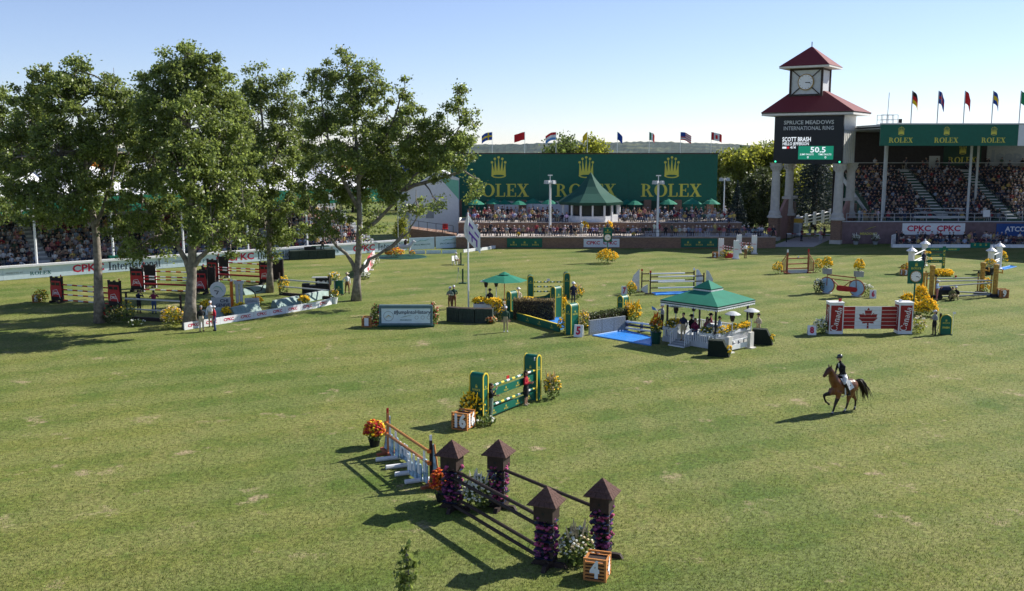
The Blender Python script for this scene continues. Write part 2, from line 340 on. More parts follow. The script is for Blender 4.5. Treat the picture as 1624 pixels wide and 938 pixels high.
def spruce(label, base, h, r, seed=1, m='needle', group=None, n=5200):
    rng = np.random.default_rng(seed); t = thing('spruce_tree', label, 'tree', base, 0, group)
    MB().tube([(0, 0, 0), (0, 0, h * .6), (0, 0, h * .98)], [r * .09, r * .05, .03], 8).build('trunk', M['bark'], t)
    q = rng.random(n) ** .75; zz = h * (.06 + .94 * (1 - q)); whorl = .55
    zz = np.round(zz / whorl) * whorl + rng.normal(size=n) * .12
    rr = np.clip((1 - zz / h), .015, 1) * r; f = rng.random(n) ** .45
    th = rng.random(n) * 2 * PI; th = np.round(th * 2.8 + zz * 3) / 2.8 + rng.normal(size=n) * .1
    d = rr * f * rng.uniform(.78, 1.08, n)
    P = np.stack([np.cos(th) * d, np.sin(th) * d, zz - d * .22 + .1], 1)
    link('crown', leaf_mesh('crown', P, .42 * (h / 12) ** .5, M[m], flat=.3, aspect=.4, rng=rng), t); return t
def simple_tree(label, base, h, r, seed, m='leafm', group=None, n=5000, ls=.5, name='leafy_tree', columnar=False, low=.12):
    rng = np.random.default_rng(seed); t = thing(name, label, 'tree', base, 0, group); mb = MB()
    mb.tube([(0, 0, 0), (.1, 0, h * .35), (0, .1, h * .85)], [.26, .17, .04], 7)
    L = []; nl = 9 if not columnar else 7
    for i in range(nl):
        f = (i + .5) / nl; z = h * (low + (1 - low) * f); w = r * math.sin(PI * min(.82, .2 + f * .62)) * (.72 if not columnar else .8)
        th = i * 2.4; c = (math.cos(th) * w * .6, math.sin(th) * w * .6, z)
        if columnar: c = (rng.normal() * .15 * r, rng.normal() * .15 * r, z)
        rad = (w * .9, w * .9, h * .13 if not columnar else h * .1)
        C = ell(30, c, rad, .35, rng)
        mb.tube([(0, 0, z * .75), (c[0], c[1], z)], [.09, .03], 5)
        for p in C: L.append(p + rng.normal(size=(max(3, n // (nl * 30)), 3)) * (ls * .95))
    mb.build('trunk', M['bark'], t); link('crown', leaf_mesh('crown', np.concatenate(L), ls, M[m], rng=rng), t); return t
def blossoms(P, size, m, rng=RNG):          # each bloom: a small faceted head
    mb = MB()
    for p in P:
        s = size * rng.uniform(.7, 1.25); mb.lathe([(s * .2, -s * .35), (s * .55, 0), (s * .38, s * .3), (.001, s * .36)], p, 5, off=rng.random() * 3)
    return mb.mesh('blossoms', m)
def bush(label, loc, rx, h, fl=('f_yellow',), nl=260, nf=60, leaf='leafm', fs=.11, ls=.16, pot=None, seed=1, spikes=0, cat='flowers', name='flower_bush', z0=0.0, group=None, ry=None, top=.35, parent=None):
    """leafy flower arrangement: foliage, blossoms of one or two colours, maybe spikes and a pot"""
    rng = np.random.default_rng(seed); p = Vector(loc); ry = ry or rx
    t = thing(name, label, cat, (p.x, p.y, p.z), 0, group); zb = 0.0
    if pot:
        kind, pw, ph = pot; zb = ph * .85
        if kind in ('box', 'wbox'): MB().box((0, 0, 0), (pw * 1.3, pw, ph), 0, (1.08, 1.08)).build('planter', M['grey' if kind == 'box' else 'white'], t)
        else: MB().lathe([(pw * .36, 0), (pw * .5, ph * .9), (pw * .54, ph), (pw * .45, ph)], (0, 0, 0), 12).build('pot', M[kind], t)
    c = (0, 0, zb + (h - zb) * .48); r = (rx, ry, (h - zb) * .52)
    F = ell(nl, c, r, .2, rng); F[:, 2] = np.maximum(F[:, 2], .04)
    link('foliage', leaf_mesh('foliage', F, ls, M[leaf], rng=rng), t)
    for i, fm in enumerate(fl):
        n = nf // len(fl); q = ell(n * 3, c, (r[0] * 1.04, r[1] * 1.04, r[2] * 1.05), .75, rng)
        q = q[q[:, 2] > zb + (h - zb) * top][:n]
        link('blossoms', blossoms(q, fs, M[fm], rng), t)
    if spikes:
        mb = MB()
        for i in range(spikes):
            a = rng.random() * 2 * PI; d = rx * rng.uniform(.1, .8); q0 = Vector((math.cos(a) * d * .5, math.sin(a) * d * .5, zb + h * .4)); q1 = Vector((math.cos(a) * d * 1.1, math.sin(a) * d * 1.1, h * rng.uniform(1.0, 1.22)))
            mb.tube([q0, q0.lerp(q1, .55), q0.lerp(q1, .8), q1], [.012, .034, .028, .006], 5)
        mb.build('flower_spikes', M[fl[-1]], t)
    return t

# ------------------------------------------------------------------ people
def remesh(me, voxel, smooth=4):
    o = bpy.data.objects.new('tmp', me)
    md = o.modifiers.new('r', 'REMESH'); md.mode = 'VOXEL'; md.voxel_size = voxel; md.use_smooth_shade = True
    ms = o.modifiers.new('s', 'SMOOTH'); ms.iterations = smooth; ms.factor = .4
    return baked(o)
class Body:
    def __init__(s): s.mb = MB(); s.S = []
    def limb(s, pts, rad, lab, n=10, flat=1.0):
        s.mb.tube(pts, rad, n, True, flat); pts = [Vector(p) for p in pts]
        labs = lab if isinstance(lab, (list, tuple)) else [lab] * (len(pts) - 1)
        for i in range(len(pts) - 1):
            for k in range(5):
                f = k / 4; s.S.append((*pts[i].lerp(pts[i + 1], f), rad[i] * (1 - f) + rad[i + 1] * f, labs[i]))
    def loft(s, rings, labs, n=12):          # rings (x,y,z,rx,ry)
        vs = []; fs = []
        for (x, y, z, rx, ry) in rings:
            for j in range(n): a = 2 * PI * j / n; vs.append((x + rx * math.cos(a), y + ry * math.sin(a), z))
        for i in range(len(rings) - 1):
            for j in range(n): j2 = (j + 1) % n; fs.append((i * n + j, i * n + j2, (i + 1) * n + j2, (i + 1) * n + j))
        fs += [tuple(range(n))[::-1], tuple(range((len(rings) - 1) * n, len(rings) * n))]; s.mb.add(vs, fs)
        for i in range(len(rings) - 1):
            a, b = rings[i], rings[i + 1]
            for k in range(4):
                f = k / 3; q = [a[t] * (1 - f) + b[t] * f for t in range(5)]; s.S.append((q[0], q[1], q[2], (q[3] + q[4]) / 2, labs[i]))
                for sx in (-1, 1): s.S.append((q[0] + sx * q[3] * .55, q[1], q[2], q[4] * .9, labs[i]))
    def done(s, name, mats, voxel, extra=None, smooth=3):
        me0 = s.mb.mesh('b', mats[0]); me = remesh(me0, voxel, smooth); n = len(me.polygons)
        c = np.empty(n * 3); me.polygons.foreach_get('center', c); c = c.reshape(-1, 3); S = np.array([q[:4] for q in s.S]); lab = np.array([q[4] for q in s.S])
        idx = np.empty(n, int)
        for i in range(0, n, 4000):
            d = np.linalg.norm(c[i:i + 4000, None, :] - S[None, :, :3], axis=2) - S[None, :, 3]; idx[i:i + 4000] = lab[np.argmin(d, axis=1)]
        me.materials.clear()
        if extra is not None:                # fingers, ears, eyes joined to the same mesh
            nv = len(me.vertices); co = np.empty(nv * 3); me.vertices.foreach_get('co', co)
            V = [tuple(q) for q in co.reshape(-1, 3)] + extra.v; F = [tuple(p.vertices) for p in me.polygons] + [tuple(i + nv for i in f) for f in extra.f]
            m2 = bpy.data.meshes.new(name); m2.from_pydata(V, [], F); idx = np.concatenate([idx, np.array(extra.m, int)]); me = m2
        for m in mats: me.materials.append(m)
        me.polygons.foreach_set('material_index', idx.astype(np.int32)); me.polygons.foreach_set('use_smooth', [True] * len(me.polygons)); me.name = name; me.update(); return me
ARMS = {'down': ((.05, .02, -.29), (.05, -.07, -.53)), 'back': ((.09, .10, -.26), (-.13, .16, -.42)), 'hold': ((.07, .0, -.28), (-.09, -.25, -.22)), 'raise': ((.1, -.2, -.12), (.0, -.34, .1)),
        'hip': ((.19, .05, -.25), (.02, -.03, -.42)), 'lap': ((.06, -.06, -.27), (-.06, -.33, -.36)), 'out': ((.16, -.18, -.1), (.22, -.45, -.05)), 'reins': ((.05, -.12, -.26), (-.06, -.38, -.24)), 'eyes': ((.14, -.16, -.16), (-.1, -.24, .1))}
def clothm(name, col): return mat('cloth_' + name, col, .85, .12, 9)
CL = dict(white=(.66, .67, .7), navy=(.015, .02, .05), black=(.012, .012, .014), khaki=(.42, .33, .2), brown=(.2, .1, .045), green=(.03, .07, .05), red=(.4, .015, .03), jean=(.05, .09, .2), grey=(.22, .23, .24), sage=(.17, .22, .17), maroon=(.2, .02, .06), pink=(.34, .13, .13), teal=(.06, .2, .26), olive=(.13, .14, .06), beige=(.5, .42, .32), lblue=(.32, .42, .58))
def hand(ex, w, d, side, H):
    w = Vector(w); d = Vector(d).normalized(); a = d.cross(Vector((0, -1, .2))); a = a.normalized() if a.length > .1 else Vector((1, 0, 0)); dn = a.cross(d).normalized()
    ex.mi = 0
    for i, L in enumerate((.068, .078, .072, .056)):
        q = w + d * .085 + a * (i - 1.5) * .021; ex.tube([q - d * .03, q + d * L * .5 + dn * .006, q + d * L * .9 + dn * .03], [.0105, .0095, .007], 5)
    q = w + d * .035 - a * .03 * side; ex.tube([q, q - a * .032 * side + d * .03, q - a * .036 * side + d * .062 + dn * .012], [.012, .0105, .008], 5)
def person(label, loc, face, shirt='white', pants='khaki', shoes='black', H=1.76, arms=('down', 'down'), pose='stand', hat=None, hair='hair', group=None, lean=0.0, z0=0.0, female=False, skirt=False, legs_bare=False, scale_w=1.0, hands=True, jacket_long=0.0):
    B = Body(); k = H / 1.76; sh = 1.43 * k; hw = (.195 if not female else .17) * k * scale_w
    hipz = {'stand': .92, 'walk': .91, 'sit': .5, 'crouch': .36}[pose] * k; dz = hipz - .92 * k; fy = -math.sin(lean)
    def up(z): hh = z - .92 * k; return (0, fy * hh, hipz + hh * math.cos(lean))       # along the leaning spine
    tr = [(.86, .155, .105), (.95, .165, .115), (1.05, .145 if not female else .13, .105), (1.2, .165, .12), (1.34, .18, .115), (1.42, .13, .085), (1.47, .06, .06)]
    rings = [(*up(z * k), rx * k * scale_w, ry * k * scale_w) for z, rx, ry in tr]
    B.loft(rings, [2, 2 if not jacket_long else 1, 1, 1, 1, 1])
    nk = Vector(up(1.45 * k)); hd = Vector(up(1.63 * k)) + Vector((0, -.02, 0)); B.limb([nk, hd - Vector((0, -.01, .05))], [.055 * k, .052 * k], 0)
    B.loft([(hd.x, hd.y - .015 * k, hd.z - .115 * k, .035 * k, .05 * k), (hd.x, hd.y - .01 * k, hd.z - .07 * k, .06 * k, .078 * k), (hd.x, hd.y, hd.z, .076 * k, .095 * k), (hd.x, hd.y + .005, hd.z + .06 * k, .07 * k, .088 * k), (hd.x, hd.y + .005, hd.z + .11 * k, .035 * k, .045 * k)], [0, 0, 0, 0])
    ex = MB(); ex.mi = 0
    ex.tube([hd + Vector((0, -.09, .015)) * k, hd + Vector((0, -.118, -.025)) * k, hd + Vector((0, -.092, -.035)) * k], [.008, .016, .01], 5)
    for s in (-1, 1):
        ex.ball(hd + Vector((s * .08, .01, -.005)) * k, .024 * k, 6, 4, 1.3)
        ex.mi = 4; ex.ball(hd + Vector((s * .03, -.09, .012)) * k, .010 * k, 5, 3); ex.mi = 0
    ex.mi = 5; ex.tube([hd + Vector((-.024, -.085, -.058)) * k, hd + Vector((0, -.093, -.06)) * k, hd + Vector((.024, -.085, -.058)) * k], .006 * k, 5); ex.mi = 0
    lp = 0 if legs_bare else 2
    for s in (-1, 1):
        hp = Vector((s * .085 * k, 0, hipz - .03 * k))
        if pose == 'stand': kn = Vector((s * .1 * k, -.02, .5 * k)); an = Vector((s * .11 * k, .02, .085 * k))
        elif pose == 'walk': kn = Vector((s * .09 * k, -.02 - .15 * s * k, .5 * k)); an = Vector((s * .09 * k, -.2 * s * k + .06, .1 * k))
        elif pose == 'sit': kn = Vector((s * .12 * k, -.44 * k, .5 * k)); an = Vector((s * .12 * k, -.42 * k, .085 * k))
        else: kn = Vector((s * .17 * k, -.36 * k, .46 * k)); an = Vector((s * .15 * k, -.05 * k, .1 * k))
        B.limb([hp, hp.lerp(kn, .35), kn, kn.lerp(an, .3), an], [.1 * k, .09 * k, .062 * k, .062 * k, .045 * k], [lp, lp, lp, lp])
        toe = an + Vector((s * .02, -.17 * k, -.05 * k)); B.limb([an + Vector((0, .05 * k, -.045 * k)), an + Vector((0, -.05 * k, -.035 * k)), toe], [.045 * k, .045 * k, .03 * k], 3)
        so = Vector(up(1.38 * k)) + Vector((s * hw, 0, 0)); e, w_ = ARMS[arms[0 if s < 0 else 1]]
        el = so + Vector((s * e[0], e[1], e[2])) * k; wr = so + Vector((s * w_[0], w_[1], w_[2])) * k
        B.limb([so - Vector((s * .05, 0, .01)) * k, so.lerp(el, .4), el], [.062 * k, .055 * k, .045 * k], 1); d = (wr - el).normalized()
        B.limb([el, el.lerp(wr, .45), wr], [.045 * k, .043 * k, .03 * k], [1, 1]); B.limb([wr, wr + d * .05 * k, wr + d * .095 * k], [.03, .04, .032], 0, flat=.55)
        if hands: hand(ex, wr, d, s, H)
    if skirt: B.loft([(0, .0, hipz - .38 * k, .2 * k, .15 * k), (0, 0, hipz, .18 * k, .14 * k)], [2])
    me = B.done('person', [M['skin'], clothm(shirt, CL[shirt]), clothm(pants, CL[pants]), clothm('shoe_' + shoes, CL[shoes]), M['black'], MATS.get('lip') or mat('lip', (.3, .09, .08), .5, .05)], .026, ex)
    p = Vector(loc); o = link('person', me, None, (p.x, p.y, p.z + z0), face); tag(o, label, 'person', group)
    hc = hd + Vector((0, .012, .01)); hm = MB()
    long = female
    hm.lathe([(.088 * k, -.01 * k), (.092 * k, .04 * k), (.07 * k, .1 * k), (.001, .125 * k)], hc + Vector((0, .012, .0)), 12, 1, 1.12)
    if long: hm.tube([hc + Vector((0, .07, .04)) * k, hc + Vector((0, .09, -.1)) * k, hc + Vector((0, .085, -.24)) * k], [.07, .075, .03], 8)
    else: hm.tube([hc + Vector((0, .06, .02)) * k, hc + Vector((0, .066, -.06)) * k], [.06, .04], 8)
    hm.build('hair', M[hair], o, smooth=True)
    if hat:
        hm2 = MB(); col, kind = hat; c2 = hc + Vector((0, .008, .03))
        if kind == 'cap': hm2.lathe([(.1 * k, -.01), (.102 * k, .03), (.08 * k, .085 * k), (.001, .108 * k)], c2, 12, 1, 1.1); hm2.box(tuple(c2 + Vector((0, -.15 * k, -.004))), (.14 * k, .12 * k, .012))
        elif kind == 'helmet': hm2.lathe([(.11 * k, -.03), (.118 * k, .03), (.1 * k, .09 * k), (.05 * k, .125 * k), (.001, .135 * k)], c2, 14, 1, 1.18); hm2.box(tuple(c2 + Vector((0, -.16 * k, -.02))), (.16 * k, .07 * k, .014))
        else: hm2.lathe([(.2 * k, .0), (.2 * k, .012), (.105 * k, .02), (.1 * k, .1 * k), (.07 * k, .125 * k), (.001, .125 * k)], c2, 16, 1, 1.1)
        hm2.build('hat' if kind == 'hat' else kind, mat('hat_' + col, CL.get(col, (.5, .5, .5)), .7, .06), o, smooth=True)
    return o
# spectators: a few shared light meshes, the colour of the shirt comes with each copy
CROWD_M = [mat('spectator_skin', (.42, .24, .17), .7, .08), objcolor_mat('spectator_shirt'), random_mat('spectator_trousers', [(.02, .025, .05), (.05, .07, .13), (.3, .25, .17), (.02, .02, .02), (.4, .4, .4), (.12, .1, .08)]), random_mat('spectator_hair', [(.03, .02, .012), (.12, .07, .03), (.02, .012, .01), (.45, .45, .45), (.3, .2, .09), (.6, .6, .58), (.02, .02, .03)])]
def spectator_mb(kind, rng):
    mb = MB(); sit = kind == 'sit'; hz = .48 if sit else .92; ln = rng.uniform(-.02, .12); sw = rng.uniform(-.04, .04)
    T = lambda z: (sw * z, -ln * z, hz + z)
    mb.mi = 1; mb.tube([T(-.04), T(.12), T(.38), T(.5), T(.54)], [.15, .15, .175, .12, .05], 8, True, .68)
    mb.mi = 0; mb.tube([T(.5), T(.6)], .05, 6); h = Vector(T(.7)) + Vector((rng.uniform(-.03, .03), -.03, 0)); mb.ball(h, .095, 8, 6, 1.22)
    mb.mi = 3; mb.lathe([(.103, -.03), (.108, .03), (.08, .1), (.001, .13)], h + Vector((0, .02, .015)), 8)
    for s in (-1, 1):
        mb.mi = 2
        if sit: mb.tube([(s * .09, 0, hz), (s * .13, -.42, hz + .03)], [.09, .07], 6); mb.tube([(s * .13, -.41, hz + .03), (s * .13, -.4, .06)], [.07, .045], 6)
        else: mb.tube([(s * .085, 0, hz), (s * .1, -.01, .5), (s * .1, .02, .05)], [.1, .065, .045], 6)
        mb.mi = 3; y = -.46 if sit else -.04; mb.box((s * .12, y, 0), (.09, .25, .08)); a = rng.integers(0, 3); sh = Vector(T(.46)) + Vector((s * .19, 0, 0))
        el = sh + Vector((s * .06, -.03, -.28)); wr = (el + Vector((-s * .1, -.25, .0 if a else -.1))) if (sit or a == 1) else ((el + Vector((0, -.06, -.24))) if a == 0 else (el + Vector((-s * .08, -.18, .28))))
        mb.mi = 1; mb.tube([sh, el], [.06, .048], 6); mb.mi = 0 if a != 1 else 1; mb.tube([el, wr], [.045, .032], 6); mb.mi = 0; mb.ball(wr, .045, 5, 3)
    return mb
_r = np.random.default_rng(5)
SPEC_MB = {k: [spectator_mb(k, _r) for i in range(5)] for k in ('sit', 'stand')}
SPEC = {k: [b.mesh('person', CROWD_M, True) for b in v] for k, v in SPEC_MB.items()}
SHIRT_N = ['white', 'pale grey', 'cream', 'navy', 'black', 'black', 'dark blue', 'light blue', 'grey', 'tan', 'red', 'maroon', 'pink', 'dark green', 'slate blue', 'mustard', 'lilac grey', 'brown']
SHIRTS = [(.6, .6, .62), (.5, .52, .56), (.66, .64, .6), (.015, .02, .045), (.012, .012, .014), (.02, .02, .025), (.03, .05, .1), (.3, .38, .52), (.22, .23, .25), (.4, .3, .22), (.3, .03, .04), (.1, .02, .03), (.45, .2, .2), (.05, .09, .06), (.12, .16, .22), (.55, .4, .12), (.3, .28, .33), (.08, .06, .05)]
def spectator(p, face, kind, label, group):
    o = link('person', random.choice(SPEC[kind]), None, p, face + random.uniform(-.35, .35)); s = random.uniform(.93, 1.06); o.scale = (s, s, s)
    ci = random.randrange(len(SHIRTS)); c = SHIRTS[ci]; w1, w2 = label.split(' ', 1); label = w1 + ' in ' + SHIRT_N[ci] + ' top ' + w2; o.color = (*[min(1, x * random.uniform(.8, 1.15)) for x in c], 1); return tag(o, label, 'person', group)
def crowd_stuff(name, spots, label, dark=0.0):        # spots: (point, facing, kind); one mass of far people in one mesh
    rng = np.random.default_rng(3); V = []; F = []; C = []
    pal = {0: [(.42, .24, .17)], 2: [(.02, .025, .05), (.05, .07, .13), (.3, .25, .17), (.02, .02, .02), (.3, .3, .3)], 3: [(.03, .02, .012), (.1, .06, .03), (.35, .3, .25), (.5, .5, .5), (.02, .02, .02)]}
    for p, face, kind in spots:
        b = SPEC_MB[kind][rng.integers(0, 5)]; a = face + rng.uniform(-.35, .35); c, s = math.cos(a), math.sin(a); o = len(V); k = rng.uniform(.93, 1.06)
        V += [(p[0] + (x * c - y * s) * k, p[1] + (x * s + y * c) * k, p[2] + z * k) for x, y, z in b.v]; F += [tuple(i + o for i in f) for f in b.f]
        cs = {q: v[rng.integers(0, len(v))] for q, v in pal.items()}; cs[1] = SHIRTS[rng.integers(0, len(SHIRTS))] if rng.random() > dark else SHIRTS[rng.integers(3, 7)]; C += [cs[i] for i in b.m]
    me = bpy.data.meshes.new(name); me.from_pydata(V, [], F); at_ = me.attributes.new('Col', 'FLOAT_COLOR', 'FACE')
    at_.data.foreach_set('color', np.array([(*c, 1) for c in C], dtype=np.float32).ravel()); me.materials.append(attr_mat(name + '_cloth')); me.update()
    return tag(link(name, me), label, 'crowd', None, 'stuff')
# ================================================================== THE SETTING
def grass_mat():
    m = bpy.data.materials.new('mown_grass'); m.use_nodes = True; nt = m.node_tree; N = nt.nodes; L = nt.links; b = N['Principled BSDF']
    b.inputs['Roughness'].default_value = .85; b.inputs['Specular IOR Level'].default_value = .15
    tc = N.new('ShaderNodeTexCoord')
    def noise(scale, det=5, rough=.55, stretch=None):
        n = N.new('ShaderNodeTexNoise'); n.inputs['Scale'].default_value = scale; n.inputs['Detail'].default_value = det; n.inputs['Roughness'].default_value = rough
        if stretch:
            mp = N.new('ShaderNodeMapping'); mp.inputs['Scale'].default_value = stretch; mp.inputs['Rotation'].default_value = (0, 0, R(20)); L.new(tc.outputs['Object'], mp.inputs[0]); L.new(mp.outputs[0], n.inputs['Vector'])
        else: L.new(tc.outputs['Object'], n.inputs['Vector'])
        return n.outputs['Fac']
    def ramp(src, a, b_, lo=0.0, hi=1.0):
        r = N.new('ShaderNodeMapRange'); r.inputs['From Min'].default_value = a; r.inputs['From Max'].default_value = b_; r.inputs['To Min'].default_value = lo; r.inputs['To Max'].default_value = hi
        L.new(src, r.inputs['Value']); return r.outputs[0]
    def mix(f, c1, c2):
        x = N.new('ShaderNodeMix'); x.data_type = 'RGBA'
        L.new(f, x.inputs[0])
        for s, c in ((6, c1), (7, c2)):
            if isinstance(c, tuple): x.inputs[s].default_value = (*c, 1)
            else: L.new(c, x.inputs[s])
        return x.outputs[2]
    c = mix(ramp(noise(.09, 6, .62), .42, .58), (.09, .136, .026), (.17, .182, .044))            # broad green to straw green
    c = mix(ramp(noise(.42, 7, .68, (1, .5, 1)), .48, .68, 0, .65), c, (.208, .198, .07))        # dry streaks
    c = mix(ramp(noise(1.5, 6, .62), .5, .68, 0, .6), c, (.066, .116, .018))                    # lush tufts
    c = mix(ramp(noise(.4, 7, .66), .605, .69, 0, .9), c, (.35, .265, .17))                      # worn brown spots
    wv = N.new('ShaderNodeTexWave'); wv.inputs['Scale'].default_value = .085; wv.inputs['Distortion'].default_value = 1.2; wv.inputs['Detail'].default_value = 2; wm = N.new('ShaderNodeMapping'); wm.inputs['Rotation'].default_value = (0, 0, R(62)); L.new(tc.outputs['Object'], wm.inputs[0]); L.new(wm.outputs[0], wv.inputs['Vector'])
    c = mix(ramp(wv.outputs['Fac'], .35, .65, 0, .26), c, (.24, .235, .09))                     # mowing bands
    hv = N.new('ShaderNodeHueSaturation'); L.new(c, hv.inputs['Color'])
    f1 = ramp(noise(6, 5, .75), .38, .62, .55, 1.42); f2 = ramp(noise(26, 3, .7), .35, .65, .74, 1.26)
    mu = N.new('ShaderNodeMath'); mu.operation = 'MULTIPLY'; L.new(f1, mu.inputs[0]); L.new(f2, mu.inputs[1]); L.new(mu.outputs[0], hv.inputs['Value'])
    L.new(hv.outputs[0], b.inputs['Base Color'])
    bp = N.new('ShaderNodeBump'); bp.inputs['Strength'].default_value = .55; bp.inputs['Distance'].default_value = .06
    L.new(noise(22, 4, .7), bp.inputs['Height']); L.new(bp.outputs[0], b.inputs['Normal'])
    return m
mb = MB(); mb.add([(-3600, -60, 0), (3600, -60, 0), (3600, 3900, 0), (-3600, 3900, 0)], [(0, 1, 2, 3)]); GM = grass_mat(); struct('ground', mb, GM)
# blades standing in the nearer lawn, thinning out with distance
rg = np.random.default_rng(77); nb = 230000; Yb = 23 + 55 * rg.random(nb) ** 1.9; Xb = (rg.random(nb) * 2 - 1) * (Yb * .56 + 1); hb_ = rg.uniform(.035, .085, nb); th_ = rg.random(nb) * 2 * PI; wb_ = rg.uniform(.006, .014, nb)
ln_ = rg.normal(size=(nb, 2)) * .03; P0 = np.stack([Xb, Yb, np.zeros(nb)], 1); dv_ = np.stack([np.cos(th_), np.sin(th_), np.zeros(nb)], 1) * wb_[:, None]
vb_ = np.stack([P0 - dv_, P0 + dv_, P0 + np.stack([ln_[:, 0], ln_[:, 1], hb_], 1)], 1).reshape(-1, 3)
me = bpy.data.meshes.new('grass'); me.vertices.add(3 * nb); me.vertices.foreach_set('co', vb_.ravel()); me.loops.add(3 * nb); me.loops.foreach_set('vertex_index', np.arange(3 * nb)); me.polygons.add(nb); me.polygons.foreach_set('loop_start', np.arange(0, 3 * nb, 3)); me.polygons.foreach_set('loop_total', np.full(nb, 3))
me.materials.append(mat('grass_blade', (.13, .172, .036), .6, .3, .4, trans=.3, island=.5)); me.update(); tag(link('grass', me), 'short blades of grass standing in the nearer lawn', 'grass', None, 'stuff')
# ---- wooded ridge on the horizon
def hill_mat():
    m = mat('wooded_hill', (.05, .075, .04), .95, .5, .004); nt = m.node_tree; N = nt.nodes; L = nt.links; b = N['Principled BSDF']
    tc = N.new('ShaderNodeTexCoord'); n = N.new('ShaderNodeTexNoise'); n.inputs['Scale'].default_value = .011; n.inputs['Detail'].default_value = 8; n.inputs['Roughness'].default_value = .65
    mp = N.new('ShaderNodeMapping'); mp.inputs['Scale'].default_value = (1, .55, 6); L.new(tc.outputs['Object'], mp.inputs[0]); L.new(mp.outputs[0], n.inputs['Vector'])
    r = N.new('ShaderNodeValToRGB'); e = r.color_ramp.elements; e[0].position = .5; e[0].color = (.012, .03, .022, 1); e[1].position = .64; e[1].color = (.085, .1, .05, 1)
    L.new(n.outputs['Fac'], r.inputs[0]); L.new(r.outputs[0], b.inputs['Base Color']); return m
hp = [(-900, 240), (0, 236), (500, 233), (745, 229), (830, 230), (870, 226.5), (1000, 225.5), (1100, 227), (1180, 231), (1240, 236), (1400, 238.5), (2400, 239)]
mb = MB(); nx, ny = 520, 12; vs_ = []
for j in range(ny):
    fy = j / (ny - 1); Y = 1700 + 1900 * fy; prof = math.sin(min(1, fy * 1.25) * PI / 2) ** 1.3
    for i in range(nx):
        u = -600 + 2800 * i / (nx - 1); top = np.interp(u, [p[0] for p in hp], [p[1] for p in hp])
        zt = CH + (YH - top) / FPX * 3200 - 2.0; z = max(-3, zt * prof + random.gauss(0, .7) + 2.5 * math.sin(i * .31 + j) * prof + random.random() ** 3 * 3.2 * prof)
        vs_.append(((u - 812) / FPX * Y, Y, z if j else -6))
mb.add(vs_, [(j * nx + i, j * nx + i + 1, (j + 1) * nx + i + 1, (j + 1) * nx + i) for j in range(ny - 1) for i in range(nx - 1)])
struct('hills', mb, hill_mat())

# ================================================================== THE FOUR BIG POPLARS (and the one half out of frame)
def pxl(Y, L): return [at(u, v, Y + (d if len(q) > 2 else 0)) for q in L for (u, v, d) in [(*q, 0)[:3]]]
def lobe(Y, u, v, ru, rv, d=0.0): k = FPX / (Y + d); ru *= .88; return (at(u, v, Y + d), (ru / k, min(ru, rv) / k * .95, rv * 1.14 / k))
def poplar(label, base, trunk, limbs, lobes, r, n, seed, ls=.225):
    b = g(*base); Y = b.y
    big_tree(label, b, [b] + [at(q[0], q[1], Y + (q[2] if len(q) > 2 else 0)) for q in trunk], [[at(q[0], q[1], Y + (q[2] if len(q) > 2 else 0)) for q in L] for L in limbs], [lobe(Y, *q) for q in lobes], r, n, ls, seed=seed, group='tall poplars on the lawn')
poplar('tall leafy poplar whose bare trunk stands beside the first red and white jump', (159, 512), [(156, 460), (155, 415), (152, 370), (146, 335), (140, 290), (132, 240), (125, 180), (118, 110)],
       [[(148, 345), (125, 305), (92, 278), (62, 262)], [(150, 360), (165, 325), (178, 285), (186, 220)], [(140, 290), (115, 240), (85, 190), (72, 150)], [(136, 270, 0), (160, 235, 2), (180, 190, 3)], [(132, 240, 0), (60, 250, -3), (25, 250, -4)]],
       [(118, 118, 30, 34), (72, 140, 30, 38, 1), (182, 140, 26, 36), (120, 175, 60, 48, -1), (45, 190, 42, 48, 1), (180, 200, 40, 50, -1), (95, 240, 62, 42, -2), (22, 235, 34, 45, 0), (160, 270, 48, 42, 2), (50, 300, 48, 42, -1), (105, 310, 52, 40, -3), (190, 330, 36, 48, -1), (60, 345, 40, 26, 1), (205, 385, 26, 22, -1), (15, 320, 26, 32, 2), (150, 315, 40, 30, 3), (208, 170, 22, 40, 2), (205, 250, 26, 50, 2)], .34, 54000, 21)
poplar('tallest poplar, thick pale trunk forking low beside the three officials', (301, 520), [(302, 480), (304, 440), (305, 405), (306, 350), (303, 290), (300, 220), (297, 150), (295, 85)],
       [[(303, 432), (288, 402), (262, 372), (240, 345), (222, 310)], [(305, 425), (322, 405), (338, 385), (352, 350)], [(306, 350), (325, 300), (340, 240), (345, 170)], [(305, 330), (275, 280), (255, 220), (245, 160)], [(303, 290), (355, 250), (385, 210)]],
       [(293, 90, 26, 26), (332, 112, 24, 32), (262, 120, 24, 30), (298, 140, 48, 40), (232, 145, 18, 34), (345, 160, 34, 42, 1), (250, 190, 42, 46, -1), (300, 205, 52, 48, -2), (355, 225, 36, 45, 0), (235, 255, 42, 45, 1), (290, 270, 56, 46, -3), (350, 290, 42, 46, -1), (225, 325, 40, 44, -1), (275, 340, 46, 38, 2), (335, 350, 46, 44, -2), (245, 385, 44, 26, 0), (365, 385, 26, 30, -1), (385, 320, 28, 45, 1), (215, 395, 22, 16, -2), (212, 200, 22, 40, 1), (372, 170, 22, 36, 2), (385, 250, 24, 40, 2)], .42, 62000, 22)
